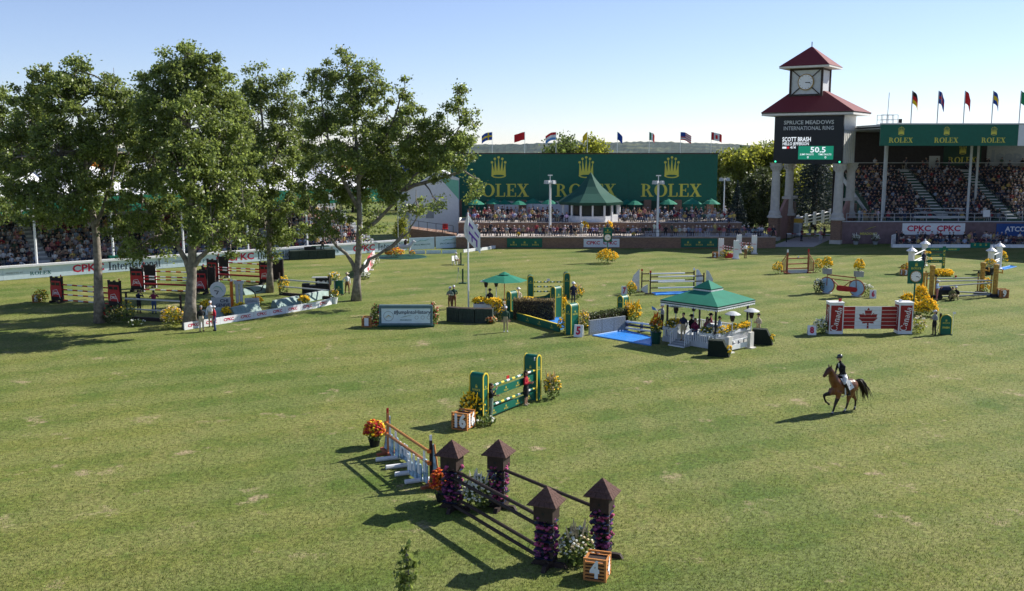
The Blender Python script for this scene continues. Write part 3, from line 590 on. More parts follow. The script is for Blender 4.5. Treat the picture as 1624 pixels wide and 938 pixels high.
poplar('narrower poplar standing behind the grass island, trunk by the far red jump', (428, 464), [(428, 430), (427, 395), (427, 360), (426, 310), (420, 250), (415, 180), (410, 120)],
       [[(427, 375), (445, 340), (462, 300), (468, 240)], [(426, 330), (405, 290), (388, 250), (385, 200)], [(424, 290), (440, 240), (452, 180)]],
       [(405, 128, 26, 24), (452, 150, 24, 28), (410, 180, 44, 40), (462, 195, 26, 40), (388, 230, 36, 42, 1), (440, 245, 46, 46, -1), (400, 290, 46, 46, -2), (460, 300, 32, 46, 0), (420, 345, 54, 44, 1), (462, 355, 28, 36, -1), (385, 350, 30, 36, -1), (430, 385, 36, 22, 0), (480, 240, 20, 50, 2), (372, 200, 20, 50, 1), (482, 320, 20, 40, 1)], .28, 46000, 23)
poplar('wide spreading poplar with long low limbs beside the flower covered sponsor wall', (565, 477), [(566, 450), (567, 430), (569, 395), (570, 350), (569, 300), (566, 240), (560, 170), (550, 105)],
       [[(566, 436), (556, 412), (535, 390), (512, 368), (497, 345), (488, 310)], [(568, 432), (588, 412), (622, 392), (648, 368), (664, 340)], [(569, 372), (598, 350), (628, 318), (655, 280), (700, 245), (730, 200)], [(640, 300), (690, 285), (735, 272), (760, 285)], [(568, 330), (540, 280), (520, 220), (510, 160)], [(567, 290), (600, 240), (625, 190), (640, 140)], [(612, 398), (630, 382), (640, 370)]],
       [(551, 105, 28, 24), (510, 130, 24, 30), (585, 130, 28, 32), (545, 165, 58, 42), (642, 150, 18, 28), (610, 185, 34, 42, 1), (725, 160, 24, 24), (748, 190, 16, 18), (650, 205, 44, 36, -1), (710, 215, 42, 36, 0), (505, 215, 36, 44, 1), (560, 235, 50, 42, -2), (630, 255, 44, 34, 2), (735, 245, 26, 26, 0), (500, 280, 36, 36, -1), (690, 262, 40, 26, -1), (560, 290, 42, 34, 2), (620, 300, 34, 28, -2), (500, 330, 26, 30, 1), (540, 345, 32, 26, -1), (752, 300, 22, 17, 0), (660, 318, 28, 20, 1), (690, 320, 20, 14, -1), (600, 345, 26, 20, 2), (500, 372, 20, 16, -1), (645, 335, 22, 16, 0), (580, 375, 18, 14, -1), (490, 170, 16, 34, 1), (600, 260, 40, 40, 1), (530, 315, 36, 36, 2), (672, 235, 40, 34, 1)], .35, 56000, 24)
poplar('poplar growing nearest the covered left stand, trunk hidden beyond the first trunk', (-60, 492), [(-58, 440), (-56, 390), (-52, 330), (-45, 250), (-40, 150)],
       [[(-55, 350), (-25, 300), (5, 260)], [(-50, 300), (-80, 240), (-90, 180)]],
       [(-20, 160, 34, 36), (5, 200, 36, 46), (-60, 170, 44, 44), (-40, 250, 60, 50), (10, 270, 34, 40), (-15, 320, 44, 36), (-80, 320, 44, 44), (5, 345, 26, 22)], .4, 24000, 25)
# sapling close below the viewpoint: only its leafy tip rises into the picture
sb = Vector((-1.62, 15.0, 0)); tip = at(645, 872, 15.0)
big_tree('slender young tree with glossy leaves, its tip rising over the lawn', sb, [sb, sb + Vector((.02, 0, 2)), sb + Vector((0, 0, 4)), tip - Vector((0, 0, .05))], [], [(tip + Vector((.05 * math.sin(i * 2.3), .04 * math.cos(i * 1.7), -.06 - .11 * i)), (.075 + .011 * i, .075 + .011 * i, .1)) for i in range(10)] + [(tip + Vector((.13, 0, -.32)), (.05, .05, .14)), (tip + Vector((-.14, .05, -.42)), (.05, .05, .14))], .03, 620, .1, clump=.1, seed=31, leafm='leaf', name='young_tree')

# ================================================================== LEFT: perimeter boards, covered stand
FA = Vector((-48, 91.4, 0)); FB = Vector((-12.9, 119.7, 0)); fd = (FB - FA).normalized(); fa = math.atan2(fd.y, fd.x); FL_ = (FB - FA).length
per = thing('perimeter_board', 'long pale blue advertising board with white cap along the covered stand', 'advertising board', FA, fa)
for k in range(-3, 12):
    x0 = k * FL_ / 12; L_ = FL_ / 12
    bx('panel', M['lblue'], per, (x0 + L_ / 2, 0, .03), (L_ - .015, .1, 1.12))
bx('cap', M['white'], per, (FL_ * .375, .02, 1.16), (FL_ * 1.25, .5, .2)); bx('foot', M['lgrey'], per, (FL_ * .375, .25, 0), (FL_ * 1.25, .3, .03))
for x0 in (-8.2, 7.7, 23.6, 39.0):          # repeats of the printed panel
    if x0 + 1.1 < FL_ - 1 and x0 > -9: cp_letters(per, 3.0, (x0, -.056, .62))
    letter(per, 'International', 5.2, .82, (x0 + 4.5, -.056, .66), M['navy'], font='serif')
    bx('rule', M['greyprint'], per, (x0 + 7.8, -.053, .25), (.03, .004, .7))
for x0 in (1.6, 17.4, 33.0):
    letter(per, 'PRESENTED BY', 1.5, .13, (x0 - .6, -.056, .66), M['greyprint']); letter(per, 'ROLEX', 1.9, .34, (x0 + 1.7, -.056, .5), M['teal'], font='serif'); crown(per, .34, (x0 + 1.7, -.056, .9), M['bronze'])
en = thing('corner_board', 'two pale panels with a green horse emblem closing the perimeter board', 'advertising board', FB, math.atan2(3.1, 6.2))
for i in range(2):
    x0 = .3 + i * 3.5; bx('panel', M['lblue'], en, (x0 + 1.65, 0, .03), (3.3, .1, 1.45))
    mb = MB(); mb.tube([(x0 + .9, -.07, .95), (x0 + 1.5, -.07, 1.15), (x0 + 2.1, -.07, 1.1), (x0 + 2.6, -.07, 1.3)], [.05, .12, .1, .03], 6, True, .2); mb.build('horse_emblem', M['teal'], en)
    letter(en, 'SPRUCE MEADOWS', 2.2, .2, (x0 + 1.65, -.056, .6), M['teal'])
bx('post', M['white'], en, (7.1, 0, 0), (.12, .14, 1.6))

nrm = Vector((-fd.y, fd.x, 0))
st = thing('covered_stand', 'long white roofed spectator stand with green fascia and banked seating', 'grandstand', FA, fa)
S0, S1 = -16.0, FL_ - 3.0; rows = 12
for r_ in range(rows):
    MB().box(((S0 + S1) / 2, 1.6 + r_ * .85, 0), (S1 - S0, .85, .45 + r_ * .36)).build('seat_tier', M['grey'], st)
for k in range(4):
    s0 = 4.4 + k * 12.4
    for r_ in range(rows): bx('aisle_step', M['lgrey'], st, (s0, 1.5 + r_ * .85, .45 + r_ * .36), (1.1, .4, .18))
bx('back_wall', M['lgrey'], st, ((S0 + S1) / 2, 12.4, 4.2), (S1 - S0, .2, 2.0)); bx('lower_wall', M['grey'], st, ((S0 + S1) / 2, 12.6, 0), (S1 - S0, .2, 4.2)); bx('clerestory', M['black'], st, ((S0 + S1) / 2, 12.5, 6.2), (S1 - S0, .2, 3.6))
mb = MB(); mb.prismx([(.2, 7.75), (13.2, 10.4), (13.2, 10.2), (.2, 7.6)], S0 - .4, S1 + .4); mb.build('roof', M['tent'], st)
for k in range(9):
    x0 = S0 + 3.6 + k * 7.2; 
    if x0 > S1: break
    mb = MB(); mb.add([(x0 - 3.4, .6, 7.9), (x0 + 3.4, .6, 7.9), (x0 + 3.4, 11.5, 10.2), (x0 - 3.4, 11.5, 10.2), (x0, 6.5, 10.9)], [(0, 1, 4), (1, 2, 4), (2, 3, 4), (3, 0, 4)]); mb.build('tent_peak', M['tent'], st)
    cyl('post', M['white'], st, (x0 + 1.2, .75, 0), (x0 + 1.2, .75, 7.6), .12)
    cyl('rear_post', M['white'], st, (x0 + 1.2, 11.8, 4), (x0 + 1.2, 11.8, 9.6), .12)
bx('fascia', M['canvas'], st, ((S0 + S1) / 2, .1, 6.1), (S1 - S0 + 1, .12, 1.6))
for i, (s_, x0) in enumerate((('LE JUS', 2.0), ('MEADOWS', 36.5))):
    letter(st, s_, 4.0, .9, (x0, .03, 6.9), M['white'], bold=.03)
letter(st, 'LEXUS', 6.0, 1.1, (8.0, 12.28, 5.2), M['black'], bold=.02)
bx('blue_banner', mat('blue_banner', (.02, .07, .25), .6, .05), st, (-1.5, .55, 4.9), (3.4, .08, 1.0))
for x0 in (10.4, 11.8): bx('green_bin', M['green'], st, (x0, .85, 0.9), (.9, .7, .7))
spots = []; nfront = 0
for r_ in range(rows):
    x0 = S0 + .4
    while x0 < S1 - .3:
        x0 += random.uniform(.5, .66)
        if any(abs(x0 - (4.4 + k * 12.4)) < .7 for k in range(4)) or random.random() < .12: continue
        p = FA + fd * x0 + nrm * (1.55 + r_ * .85 + random.uniform(-.08, .08)); p.z = .1 + r_ * .36
        if r_ < 1 and x0 > 0 and x0 < 46 and nfront < 58: spectator(p, fa, 'sit', 'spectator seated in the front row of the covered white stand', 'front row of the covered stand'); nfront += 1
        else: spots.append((p, fa, 'sit'))
crowd_stuff('crowd', spots, 'mass of spectators banked up under the white roofed stand')
# flags over that stand
def flag(label, p, ztop, cols, w_=1.5, h_=.95, dirx=1.0, droop=.3, kind='v', group='national flags on poles', z0=0.0, polem='steel', pr=.045):
    t = thing('flag', label, 'flag', (p[0], p[1], z0), 0, group); cyl('pole', M[polem], t, (0, 0, 0), (0, 0, ztop - z0), pr, 7)
    n = 10; H_ = ztop - z0; ph = random.random() * 6
    def pt(a, b): return (dirx * a * w_ * (1 - .12 * droop), .14 * math.sin(a * 7 + ph) * a * w_, H_ - .05 - b * h_ - droop * a * a * h_ - .08 * math.sin(a * 6 + ph) * a)
    k = len(cols)
    for ci, c in enumerate(cols):
        mb = MB(); a0, a1, b0, b1 = (ci / k, (ci + 1) / k, 0, 1) if kind == 'v' else (0, 1, ci / k, (ci + 1) / k)
        if isinstance(c, tuple): c, a0, a1, b0, b1 = c
        elif any(isinstance(q, tuple) for q in cols): a0, a1, b0, b1 = 0, 1, 0, 1
        q = [pt(a0 + (a1 - a0) * i / n, b) for i in range(n + 1) for b in (b0, b1)]; dy = -.012 * ci
        mb.add([(x, y + dy, z) for x, y, z in q], [(2 * i, 2 * i + 1, 2 * i + 3, 2 * i + 2) for i in range(n)]); mb.build('cloth', M[c] if c in M else mat(*c), t, smooth=True)
    return t
FC = dict(blue=('flag_blue', (.015, .06, .3), .8), lb=('flag_light_blue', (.1, .25, .55), .8), red=('flag_red', (.55, .015, .02), .8), yel=('flag_yellow', (.75, .5, .02), .8), wht=('flag_white', (.75, .75, .76), .8), grn=('flag_green', (.01, .22, .09), .8), blk=('flag_black', (.012, .012, .012), .8), org=('flag_orange', (.65, .2, .02), .8))
for k_, v_ in FC.items(): M['F' + k_] = mat(*v_)
for u, cols, kd, lab in ((5, ['Fblue', 'Flb'], 'v', 'blue flag over the covered stand'), (80, ['Fblue', 'Fyel'], 'h', 'blue and yellow halved flag over the covered stand'), (145, ['Forg', 'Fyel'], 'h', 'orange flag over the covered stand'), (250, ['Flb', 'Fwht'], 'v', 'pale blue flag seen through the poplar leaves'), (285, ['Fgrn', 'Flb'], 'v', 'green and blue flag seen through the poplar leaves'), (540, ['Fblk', 'Fred', 'Fyel'], 'h', 'black red and gold striped flag over the covered stand'), (630, ['Fblue'], 'v', 'plain dark blue flag beside the white gabled building')):
    p = at(u, 290, 118 if u > 400 else 108); flag(lab, (p.x, p.y), 12.2 - (264 - 238) / FPX * p.y + .6, cols, 1.6, 1.0, 1, .5, kd, 'flags over the covered stand')

# white building at the end of the covered stand
wb = thing('white_building', 'tall white gabled building between the covered stand and the green wall', 'building', (-11.6, 136, 0))
mb = MB(); mb.prism([(-4.2, 0), (4.2, 0), (4.2, 8.2), (1.6, 9.3), (-4.2, 5.8)], 0, 8); mb.build('wall', M['white'], wb)
mb = MB(); mb.prism([(1.6, 8.4), (4.23, 8.0), (4.23, 5.4)], -.03, -.002); mb.build('green_panel', mat('mint_panel', (.2, .5, .35), .7, .05), wb)
for x0 in (-3.2, .2): bx('door', M['grey'], wb, (x0, -.04, 2.8), (1.1, .06, 2.0))
mb = MB(); mb.tube([(-4.3, -.1, 5.78), (1.6, -.1, 9.35), (4.3, -.1, 8.2)], .12, 6); mb.build('roof_edge', M['white'], wb)
simple_tree('low clipped green shrub at the end of the covered stand', (-13.9, 122.6, 0), 3.6, 1.3, 77, 'leafy', None, 2600, .22, 'shrub', True, .02)

# ================================================================== CENTRE: terraces below the green wall
PX0, PX1 = -7.0, 33.0
def tx(u, Y): return (u - 812) / FPX * Y
te = thing('terrace', 'two stepped brown brick terraces with pale copings below the green wall', 'terrace', (0, 122, 0))
bx('lower_wall', M['brick'], te, ((PX0 + PX1) / 2, .2, 0), (PX1 - PX0, .4, 1.36)); bx('lower_coping', M['concrete'], te, ((PX0 + PX1) / 2, .18, 1.36), (PX1 - PX0 + .1, .55, .09))
bx('lower_floor', M['concrete'], te, ((PX0 + PX1) / 2, 3.1, .2), (PX1 - PX0 - .05, 5.3, 1.22)); bx('upper_wall', M['brick'], te, ((PX0 + PX1 - 3) / 2, 5.9, .1), (PX1 - PX0 - 3, .4, 2.66)); bx('upper_coping', M['concrete'], te, ((PX0 + PX1 - 3) / 2, 5.88, 2.76), (PX1 - PX0 - 2.9, .55, .08))
bx('upper_floor', M['concrete'], te, ((PX0 + PX1 - 3) / 2, 11.0, .2), (PX1 - PX0 - 3.05, 9.8, 2.6))
for i in range(9):
    xx = PX0 + 1 + i * 4.0; cyl('rail_post', M['black'], te, (xx, .15, 1.45), (xx, .15, 2.4), .03, 6)
for z in (2.4, 1.95): cyl('rail', M['black'], te, (PX0 + 1, .15, z), (PX1 - 2, .15, z), .022, 6)
ramp_ = thing('ramp', 'brown brick ramp with black handrail at the end of the terraces', 'ramp', (-10.6, 124.6, 0))
mb = MB(); mb.prism([(-2.6, 0), (3.4, 0), (3.4, 1.5), (-2.6, 2.3)], 0, 3.5); mb.build('wall', M['brick'], ramp_)
for i in range(6): cyl('rail_post', M['black'], ramp_, (-2.4 + i * 1.1, .1, 2.3 - i * .15), (-2.4 + i * 1.1, .1, 3.35 - i * .15), .03, 6)
cyl('handrail', M['black'], ramp_, (-2.4, .1, 3.35), (3.1, .1, 2.6), .03, 6)
def banner(label, x0, x1, z0, z1, Y, kind, base):
    t = thing('banner', label, 'banner', ((x0 + x1) / 2, Y, z0)); w_ = x1 - x0; h_ = z1 - z0; bx('board', M[base], t, (0, 0, 0), (w_, .05, h_))
    if kind == 'logo':
        for i in range(3): logo(t, w_ * .19, ((i - 1) * w_ * .31, -.035, h_ * .3))
    else:
        for s in (-1, 1): cp_letters(t, w_ * .38, (s * w_ * .235, -.03, h_ * .5))
    return t
banner('green crown logo banner on the terrace wall behind the single lawn flag', tx(804, 121.9), tx(860, 121.9), .12, 1.25, 121.94, 'logo', 'green')
banner('white railway letter banner on the terrace wall behind the flower ringed clock', tx(926, 121.9), tx(983, 121.9), .15, 1.2, 121.94, 'cp', 'white')
banner('green crown logo banner on the terrace wall behind the white jump', tx(1081, 121.9), tx(1139, 121.9), .12, 1.25, 121.94, 'logo', 'green')
# the big green wall
WY = 138.0; wx0, wx1 = tx(716, WY), tx(1135, WY)
gw = thing('billboard_wall', 'huge dark green wall with three gold crowns and words above the terraces', 'billboard', (0, WY, 0))
nP = 6
for i in range(nP):
    a = wx0 + (wx1 - wx0) * i / nP; b_ = wx0 + (wx1 - wx0) * (i + 1) / nP; bx('panel', M['green'], gw, ((a + b_) / 2, 0, 5.1), (b_ - a - .008, .3, 6.5))
bx('coping', M['brown'], gw, ((wx0 + wx1) / 2, 0, 11.61), (wx1 - wx0 + .3, .5, .16))
for u in (791, 928.5, 1063): logo(gw, 8.5, (tx(u, WY) , -.17, 12.2 - (301 - 238) / FPX * WY), 0, M['gold'])
for u, k in ((727, 1), (778, 1), (829, 1), (950, 1), (1026, 1), (1074, 1), (1125, 1)): bx('pier', M['brick'], gw, (tx(u, WY), .0, 2.8), (1.0, .7, 2.45)); 
for u0, u1, m_ in ((732, 774, 'green'), (783, 824, 'tent'), (834, 945, 'tent'), (955, 1021, 'dgreen'), (1031, 1069, 'dgreen'), (1079, 1120, 'green')):
    bx('infill', M[m_], gw, (tx((u0 + u1) / 2, WY), .25, 2.8), (tx(u1, WY) - tx(u0, WY), .1, 2.4))
# pavilion with the concave tent roof
pv = thing('pavilion', 'octagonal pavilion with tall swept green tent roof and white columns', 'pavilion', (tx(936, 132), 132, 2.8))
mb = MB(); mb.lathe([(4.55, 2.55), (3.9, 2.95), (2.7, 3.65), (1.6, 4.55), (.75, 5.5), (.3, 6.1), (.02, 6.45)], (0, 0, 0), 8, off=PI / 8); mb.build('roof', mat('tent_green', (.02, .085, .062), .75, .1, .6, spec=.2), pv)
mb = MB(); mb.lathe([(4.5, 2.2), (4.56, 2.2), (4.57, 2.56), (4.5, 2.56)], (0, 0, 0), 8, off=PI / 8); mb.build('valance', M['dgreen'], pv)
for i in range(16):
    a = 2 * PI * i / 16 + PI / 8; q = 4.05 * (1 if i % 2 == 0 else math.cos(PI / 8)); bx('column', M['white'], pv, (q * math.cos(a), q * math.sin(a), 0), (.22, .22, 2.35), a)
mb = MB(); mb.lathe([(4.0, 0), (4.1, 0), (4.1, .75), (4.0, .75)], (0, 0, 0), 8, off=PI / 8); mb.build('parapet', M['white'], pv); mb = MB(); mb.lathe([(3.2, 0), (3.2, 2.5)], (0, 0, 0), 8, off=PI / 8); mb.build('interior', M['glass'], pv)
# parasols on the upper terrace
pm = None
for u, Y, r in ((754, 133, 1.3), (782, 134.5, 1.3), (800, 136, 1.2), (823, 134, 1.25), (845, 135, 1.3), (871, 134, 1.3), (993, 136, 1.2), (1006, 134, 1.25), (1059, 133.5, 1.3), (1097, 132.5, 1.35), (1127, 134, 1.3)):
    if pm is None:
        pm = thing('parasol', 'green market parasol open on the upper terrace under the green wall', 'umbrella', (0, 0, 0), 0, 'green parasols on the upper terrace')
        mb = MB(); mb.lathe([(1.32, 2.1), (.7, 2.5), (.3, 2.66), (.25, 2.72), (.02, 2.82)], (0, 0, 0), 8); mb.build('canopy', M['canvas'], pm); cyl('pole', M['wood'], pm, (0, 0, 0), (0, 0, 2.6), .03, 6)
        mb = MB()
        for i in range(8): a = i * PI / 4; mb.tube([(0, 0, 2.45), (1.25 * math.cos(a), 1.25 * math.sin(a), 2.12)], .012, 4)
        mb.build('ribs', M['brown'], pm); t = pm
    else: t = copy_tree(pm)
    t.location = (tx(u, Y), Y, 2.8); t.scale = (r / 1.3,) * 3; t.rotation_euler = (0, 0, random.random())
# light masts
def mast(label, p, h_, heads, wide=.16):
    t = thing('light_mast', label, 'light mast', p, 0, 'white light masts'); MB().tube([(0, 0, 0), (0, 0, h_ * .26)], wide * 1.45, 10).build('base', M['white'], t); MB().tube([(0, 0, h_ * .26), (0, 0, h_)], [wide, wide * .75], 10).build('pole', M['white'], t)
    for i in range(heads):
        a = 2 * PI * i / heads + .4; MB().box((.55 * math.cos(a), .55 * math.sin(a), h_ - .35), (.5, .42, .42), a, (.7, .8)).build('lamp_head', M['lgrey'], t); cyl('arm', M['white'], t, (0, 0, h_ - .1), (.5 * math.cos(a), .5 * math.sin(a), h_ - .1), .05, 5)
    if heads > 2: cyl('mast_top', M['white'], t, (0, 0, h_), (0, 0, h_ + .7), .05, 5); bx('top_bracket', M['white'], t, (0, 0, h_ + .66), (.6, .2, .12))
    return t
p = g(872, 391); mast('white light mast standing on the lawn edge beside the pavilion tent', p, 8.3, 5); p = g(1042, 393); mast('white light mast standing before the right hand gold crown', p, 8.3, 5)
mast('slim white lamp post beside the blue spruce at the end of the terraces', (tx(1147, 136), 136, 0), 8.3, 2, .1)
# people on the terraces: each one a thing
LOWL, UPL, STL = 'spectator at the railing of the lower brick terrace', 'spectator seated on the upper brick terrace', 'spectator standing at the back of the upper terrace under the parasols'
x0 = PX0 + 1.0
while x0 < PX1 - .5:
    x0 += random.uniform(.36, .62); spectator((x0, 122.9 + random.uniform(0, 1.6), 1.43), random.uniform(-.3, .3), 'sit' if random.random() < .85 else 'stand', LOWL, 'spectators on the lower terrace')
back = []
for row, (yy, pr) in enumerate(((128.7, .95), (130.2, .9), (132.0, .85), (133.8, .95))):
    x0 = PX0 + .6
    while x0 < PX1 - 4.2:
        x0 += random.uniform(.52, .74)
        if random.random() > pr or ((x0 - pv.location.x) ** 2 + (yy - 132) ** 2 < 22): continue
        s_ = row < 2 or random.random() < .25
        if row > 1: back.append(((x0, yy + random.uniform(-.4, .4), 2.81), random.uniform(-.3, .3), 'sit' if s_ else 'stand')); continue
        spectator((x0, yy + random.uniform(-.4, .4), 2.81), random.uniform(-.3, .3), 'sit' if s_ else 'stand', UPL if s_ else STL, 'seated spectators on the upper terrace' if s_ else 'standing spectators on the upper terrace')
crowd_stuff('crowd', back, 'crowd standing under the parasols at the back of the upper terrace')
for u, lab in ((928, 'stack of yellow mums on the terrace step beside the pavilion'), (966, 'tall yellow mums on the terrace behind the clock')):
    bush(lab, (tx(u, 127), 127.0, 1.45), .5, 1.6, ('f_yellow',), 60, 70, fs=.2, seed=u)
for u, lab in ((822, 'small yellow potted mum on the lower terrace beside the crown banner'), (1005, 'small yellow potted mum on the lower terrace beside the railway banner')): bush(lab, (tx(u, 122.8), 122.8, 1.45), .25, .5, ('f_yellow',), 40, 30, fs=.14, seed=u)
for i, (u, cols, kd, d, lab) in enumerate(((781, ['Fblue', ('Fyel', .3, .42, 0, 1), ('Fyel', 0, 1, .4, .6)], 'v', -1, 'blue flag with yellow cross above the green wall'), (832, ['Fred'], 'v', -1, 'plain red flag above the green wall'), (881, ['Fred', 'Fwht', 'Flb'], 'h', -1, 'red white and blue tricolour flag above the green wall'), (930, ['Fyel'], 'v', -1, 'yellow flag above the pavilion tent'),
        (977, ['Fblue'], 'v', 1, 'dark blue flag above the green wall right of the pavilion'), (1027, ['Fgrn', 'Fwht', 'Fred'], 'v', 1, 'green white and red flag above the green wall'), (1076, ['Fred', ('Fwht', 0, 1, .14, .28), ('Fwht', 0, 1, .42, .56), ('Fwht', 0, 1, .7, .84), ('Fblue', 0, .45, 0, .55)], 'v', 1, 'red and white striped flag with blue corner above the green wall'), (1124, ['Fred', ('Fwht', .25, .75, 0, 1), ('Fred', .4, .6, .25, .75)], 'v', 1, 'red and white flag with red leaf above the green wall'))):
    thin = cols in (['Fyel'], ['Fblue']); flag(lab, (tx(u, 142), 142), 12.2 + 28 / FPX * 142, cols, (.75 if thin else 1.6) if i not in (4, 5) else .8, 1.1, d, .45 if not thin else .7, kd, 'flags above the green wall', 0, 'white', .035)

# ================================================================== THE CLOCK TOWER
TW = Vector((35.4, 133.0, 0)); ta = R(-34); TWW, TD = 9.0, 5.6
tw = thing('clock_tower', 'white clock tower with red roofs and black scoreboard on four columns', 'tower', TW, ta)
def colm(x, y):
    bx('pedestal', M['brick'], tw, (x, y, 0), (1.25, 1.25, 3.1)); bx('pedestal_foot', M['stone'], tw, (x, y, 0), (1.4, 1.4, .5)); mb = MB()
    mb.lathe([(1.0, 3.1), (1.0, 3.3), (.8, 3.45), (.78, 3.8), (.62, 4.1), (.58, 6.5), (.52, 9.3), (.6, 9.5), (.62, 9.7), (.8, 10.2), (.95, 10.45)], (x, y, 0), 18); c = mb.build('column', M['stone'], tw)
    for i in range(12):
        a = i * PI / 6; MB().tube([(x + .62 * math.cos(a), y + .62 * math.sin(a), 9.6), (x + .8 * math.cos(a), y + .8 * math.sin(a), 10.05), (x + .92 * math.cos(a), y + .92 * math.sin(a), 10.0)], [.1, .1, .05], 5).build('capital_leaf', M['stone'], c)
for x, y in ((.3, 0), (TWW - .3, 0), (.3, TD), (TWW - .3, TD)): colm(x, y)
bx('body', M['offwhite'], tw, (TWW / 2, TD / 2, 10.46), (TWW, TD, 6.2))
for i in range(7): bx('wall_batten', M['lgrey'], tw, (TWW + .03, .2 + i * .86, 10.5), (.06, .1, 4.2))
bx('wall_band', M['lgrey'], tw, (TWW + .04, TD / 2, 14.7), (.08, TD, .15))
sc_ = bx('scoreboard', M['screen'], tw, (TWW / 2, -.2, 10.35), (TWW + .1, .36, 6.25))
fz = -.39
letter(sc_, 'SPRUCE MEADOWS', 6.6, .5, (4.5, fz, 15.75), M['lgrey'], bold=.03); letter(sc_, 'INTERNATIONAL RING', 6.6, .5, (4.5, fz, 15.0), M['lgrey'], bold=.02)
letter(sc_, 'SCOTT BRASH', 3.8, .58, (3.0, fz, 13.55), M['scrw'], bold=.03); letter(sc_, 'HELLO JEFFERSON', 3.5, .4, (2.9, fz, 12.98), M['scrw'], bold=.025)
letter(sc_, '414', .75, .34, (2.55, fz, 12.5), M['scrw']); bx('country_tag', M['scrw'], sc_, (1.4, fz, 12.36), (.55, .01, .26)); bx('red_tag', mat('screen_red_light', (.6, .02, .03), .5, 0, emit=.5), sc_, (1.9, fz, 12.36), (.3, .01, .26))
bx('score_panel', M['scrg'], sc_, (5.6, fz + .006, 10.95), (4.6, .01, 1.75)); letter(sc_, '50.5', 2.0, .72, (5.9, fz - .01, 12.18), M['scrw'], bold=.03)
letter(sc_, 'JUMP FAULTS', 1.8, .22, (4.45, fz - .01, 11.6), M['scrw'], bold=.02); letter(sc_, 'TIME FAULTS', 1.7, .22, (6.8, fz - .01, 11.6), M['scrw'], bold=.02); letter(sc_, '0', .22, .3, (4.6, fz - .01, 11.22), M['scrw']); letter(sc_, '0', .22, .3, (6.9, fz - .01, 11.22), M['scrw'])
for x in (.25, TWW - .25): MB().tube([(x, fz - .02, 10.65), (x, fz + .02, 10.65)], .13, 8).build('signal_lamp', mat('signal_green_light', (.05, .7, .35), .5, 0, emit=1.2), sc_)
def hip(x0, x1, y0, y1, z0, z1, tx0, tx1, ty0, ty1, name):
    mb = MB(); mb.add([(x0, y0, z0), (x1, y0, z0), (x1, y1, z0), (x0, y1, z0), (tx0, ty0, z1), (tx1, ty0, z1), (tx1, ty1, z1), (tx0, ty1, z1)], [(0, 1, 5, 4), (1, 2, 6, 5), (2, 3, 7, 6), (3, 0, 4, 7), (4, 5, 6, 7)]); return mb.build(name, M['roofred'], tw)
bx('eaves', M['offwhite'], tw, (TWW / 2, TD / 2, 16.67), (TWW + 3.0, TD + 3.0, .42)); bx('eaves_trim', M['brown'], tw, (TWW / 2, TD / 2, 16.95), (TWW + 3.06, TD + 3.06, .12))
cx_, cy_ = TWW / 2 - 1.0, TD / 2
hip(-1.6, TWW + 1.6, -1.6, TD + 1.6, 17.09, 19.9, cx_ - 2.2, cx_ + 2.2, cy_ - 1.0, cy_ + 1.0, 'lower_roof')
bx('clock_stage', M['lgrey'], tw, (cx_, cy_, 18.0), (4.1, 3.5, 4.84)); bx('stage_sill', M['brown'], tw, (cx_, cy_, 19.25), (4.4, 3.8, .25)); bx('stage_head', M['brown'], tw, (cx_, cy_, 22.6), (4.3, 3.7, .24))
for s in (-1, 1):
    for q in (-1, 1): bx('corner_trim', M['brown'], tw, (cx_ + s * 2.08, cy_ + q * 1.78, 18.4), (.26, .26, 4.45))
for s in (-1, 1): MB().tube([(cx_ - s * 1.95, cy_ - 1.85, 19.35), (cx_ + s * 1.95, cy_ - 1.85, 22.7)], .07, 6).build('cross_brace', M['brown'], tw)
ck = MB().tube([(cx_, cy_ - 1.83, 21.05), (cx_, cy_ - 1.98, 21.05)], 1.08, 24).build('clock_rim', M['bronze'], tw); MB().tube([(cx_, cy_ - 1.99, 21.05), (cx_, cy_ - 2.0, 21.05)], .95, 24).build('clock_face', M['white'], ck)
MB().box((cx_ + .26, cy_ - 2.02, 20.93), (.62, .02, .09)).build('hour_hand', M['black'], ck); mb = MB(); mb.tube([(cx_, cy_ - 2.03, 21.03), (cx_ + .78, cy_ - 2.03, 20.85)], .03, 4); mb.build('minute_hand', M['black'], ck)
for i in range(12):
    a = i * PI / 6; MB().tube([(cx_ + .76 * math.sin(a), cy_ - 2.01, 21.05 + .76 * math.cos(a)), (cx_ + .88 * math.sin(a), cy_ - 2.01, 21.05 + .88 * math.cos(a))], .025, 4).build('hour_mark', M['black'], ck)
bx('upper_eaves', M['offwhite'], tw, (cx_, cy_, 22.85), (6.6, 6.0, .25)); hip(cx_ - 3.35, cx_ + 3.35, cy_ - 3.05, cy_ + 3.05, 23.11, 25.75, cx_ - .12, cx_ + .12, cy_ - .1, cy_ + .1, 'upper_roof'); cyl('finial', M['black'], tw, (cx_, cy_, 25.7), (cx_, cy_, 26.4), .06, 6)
for x, s in ((.3, 1), (TWW - .3, -1)):
    mb = MB(); mb.prismx([(.65, 0), (TD - .6, 0), (TD - .6, 5.4), (TD - 1.4, 5.4), (.65, 2.6)], x - .2, x + .2); mb.build('ramp_wall', M['pink'], tw); bx('arch_pier', M['brick'], tw, (x + s * .0, TD + 1.4, 0), (1.0, 1.0, 5.0)); bx('arch_beam', M['stone'], tw, (x, TD + .5, 5.41), (1.3, 2.9, .35))
bx('green_plate', M['green'], tw, (.06, 1.9, 1.7), (.03, 1.5, .8))
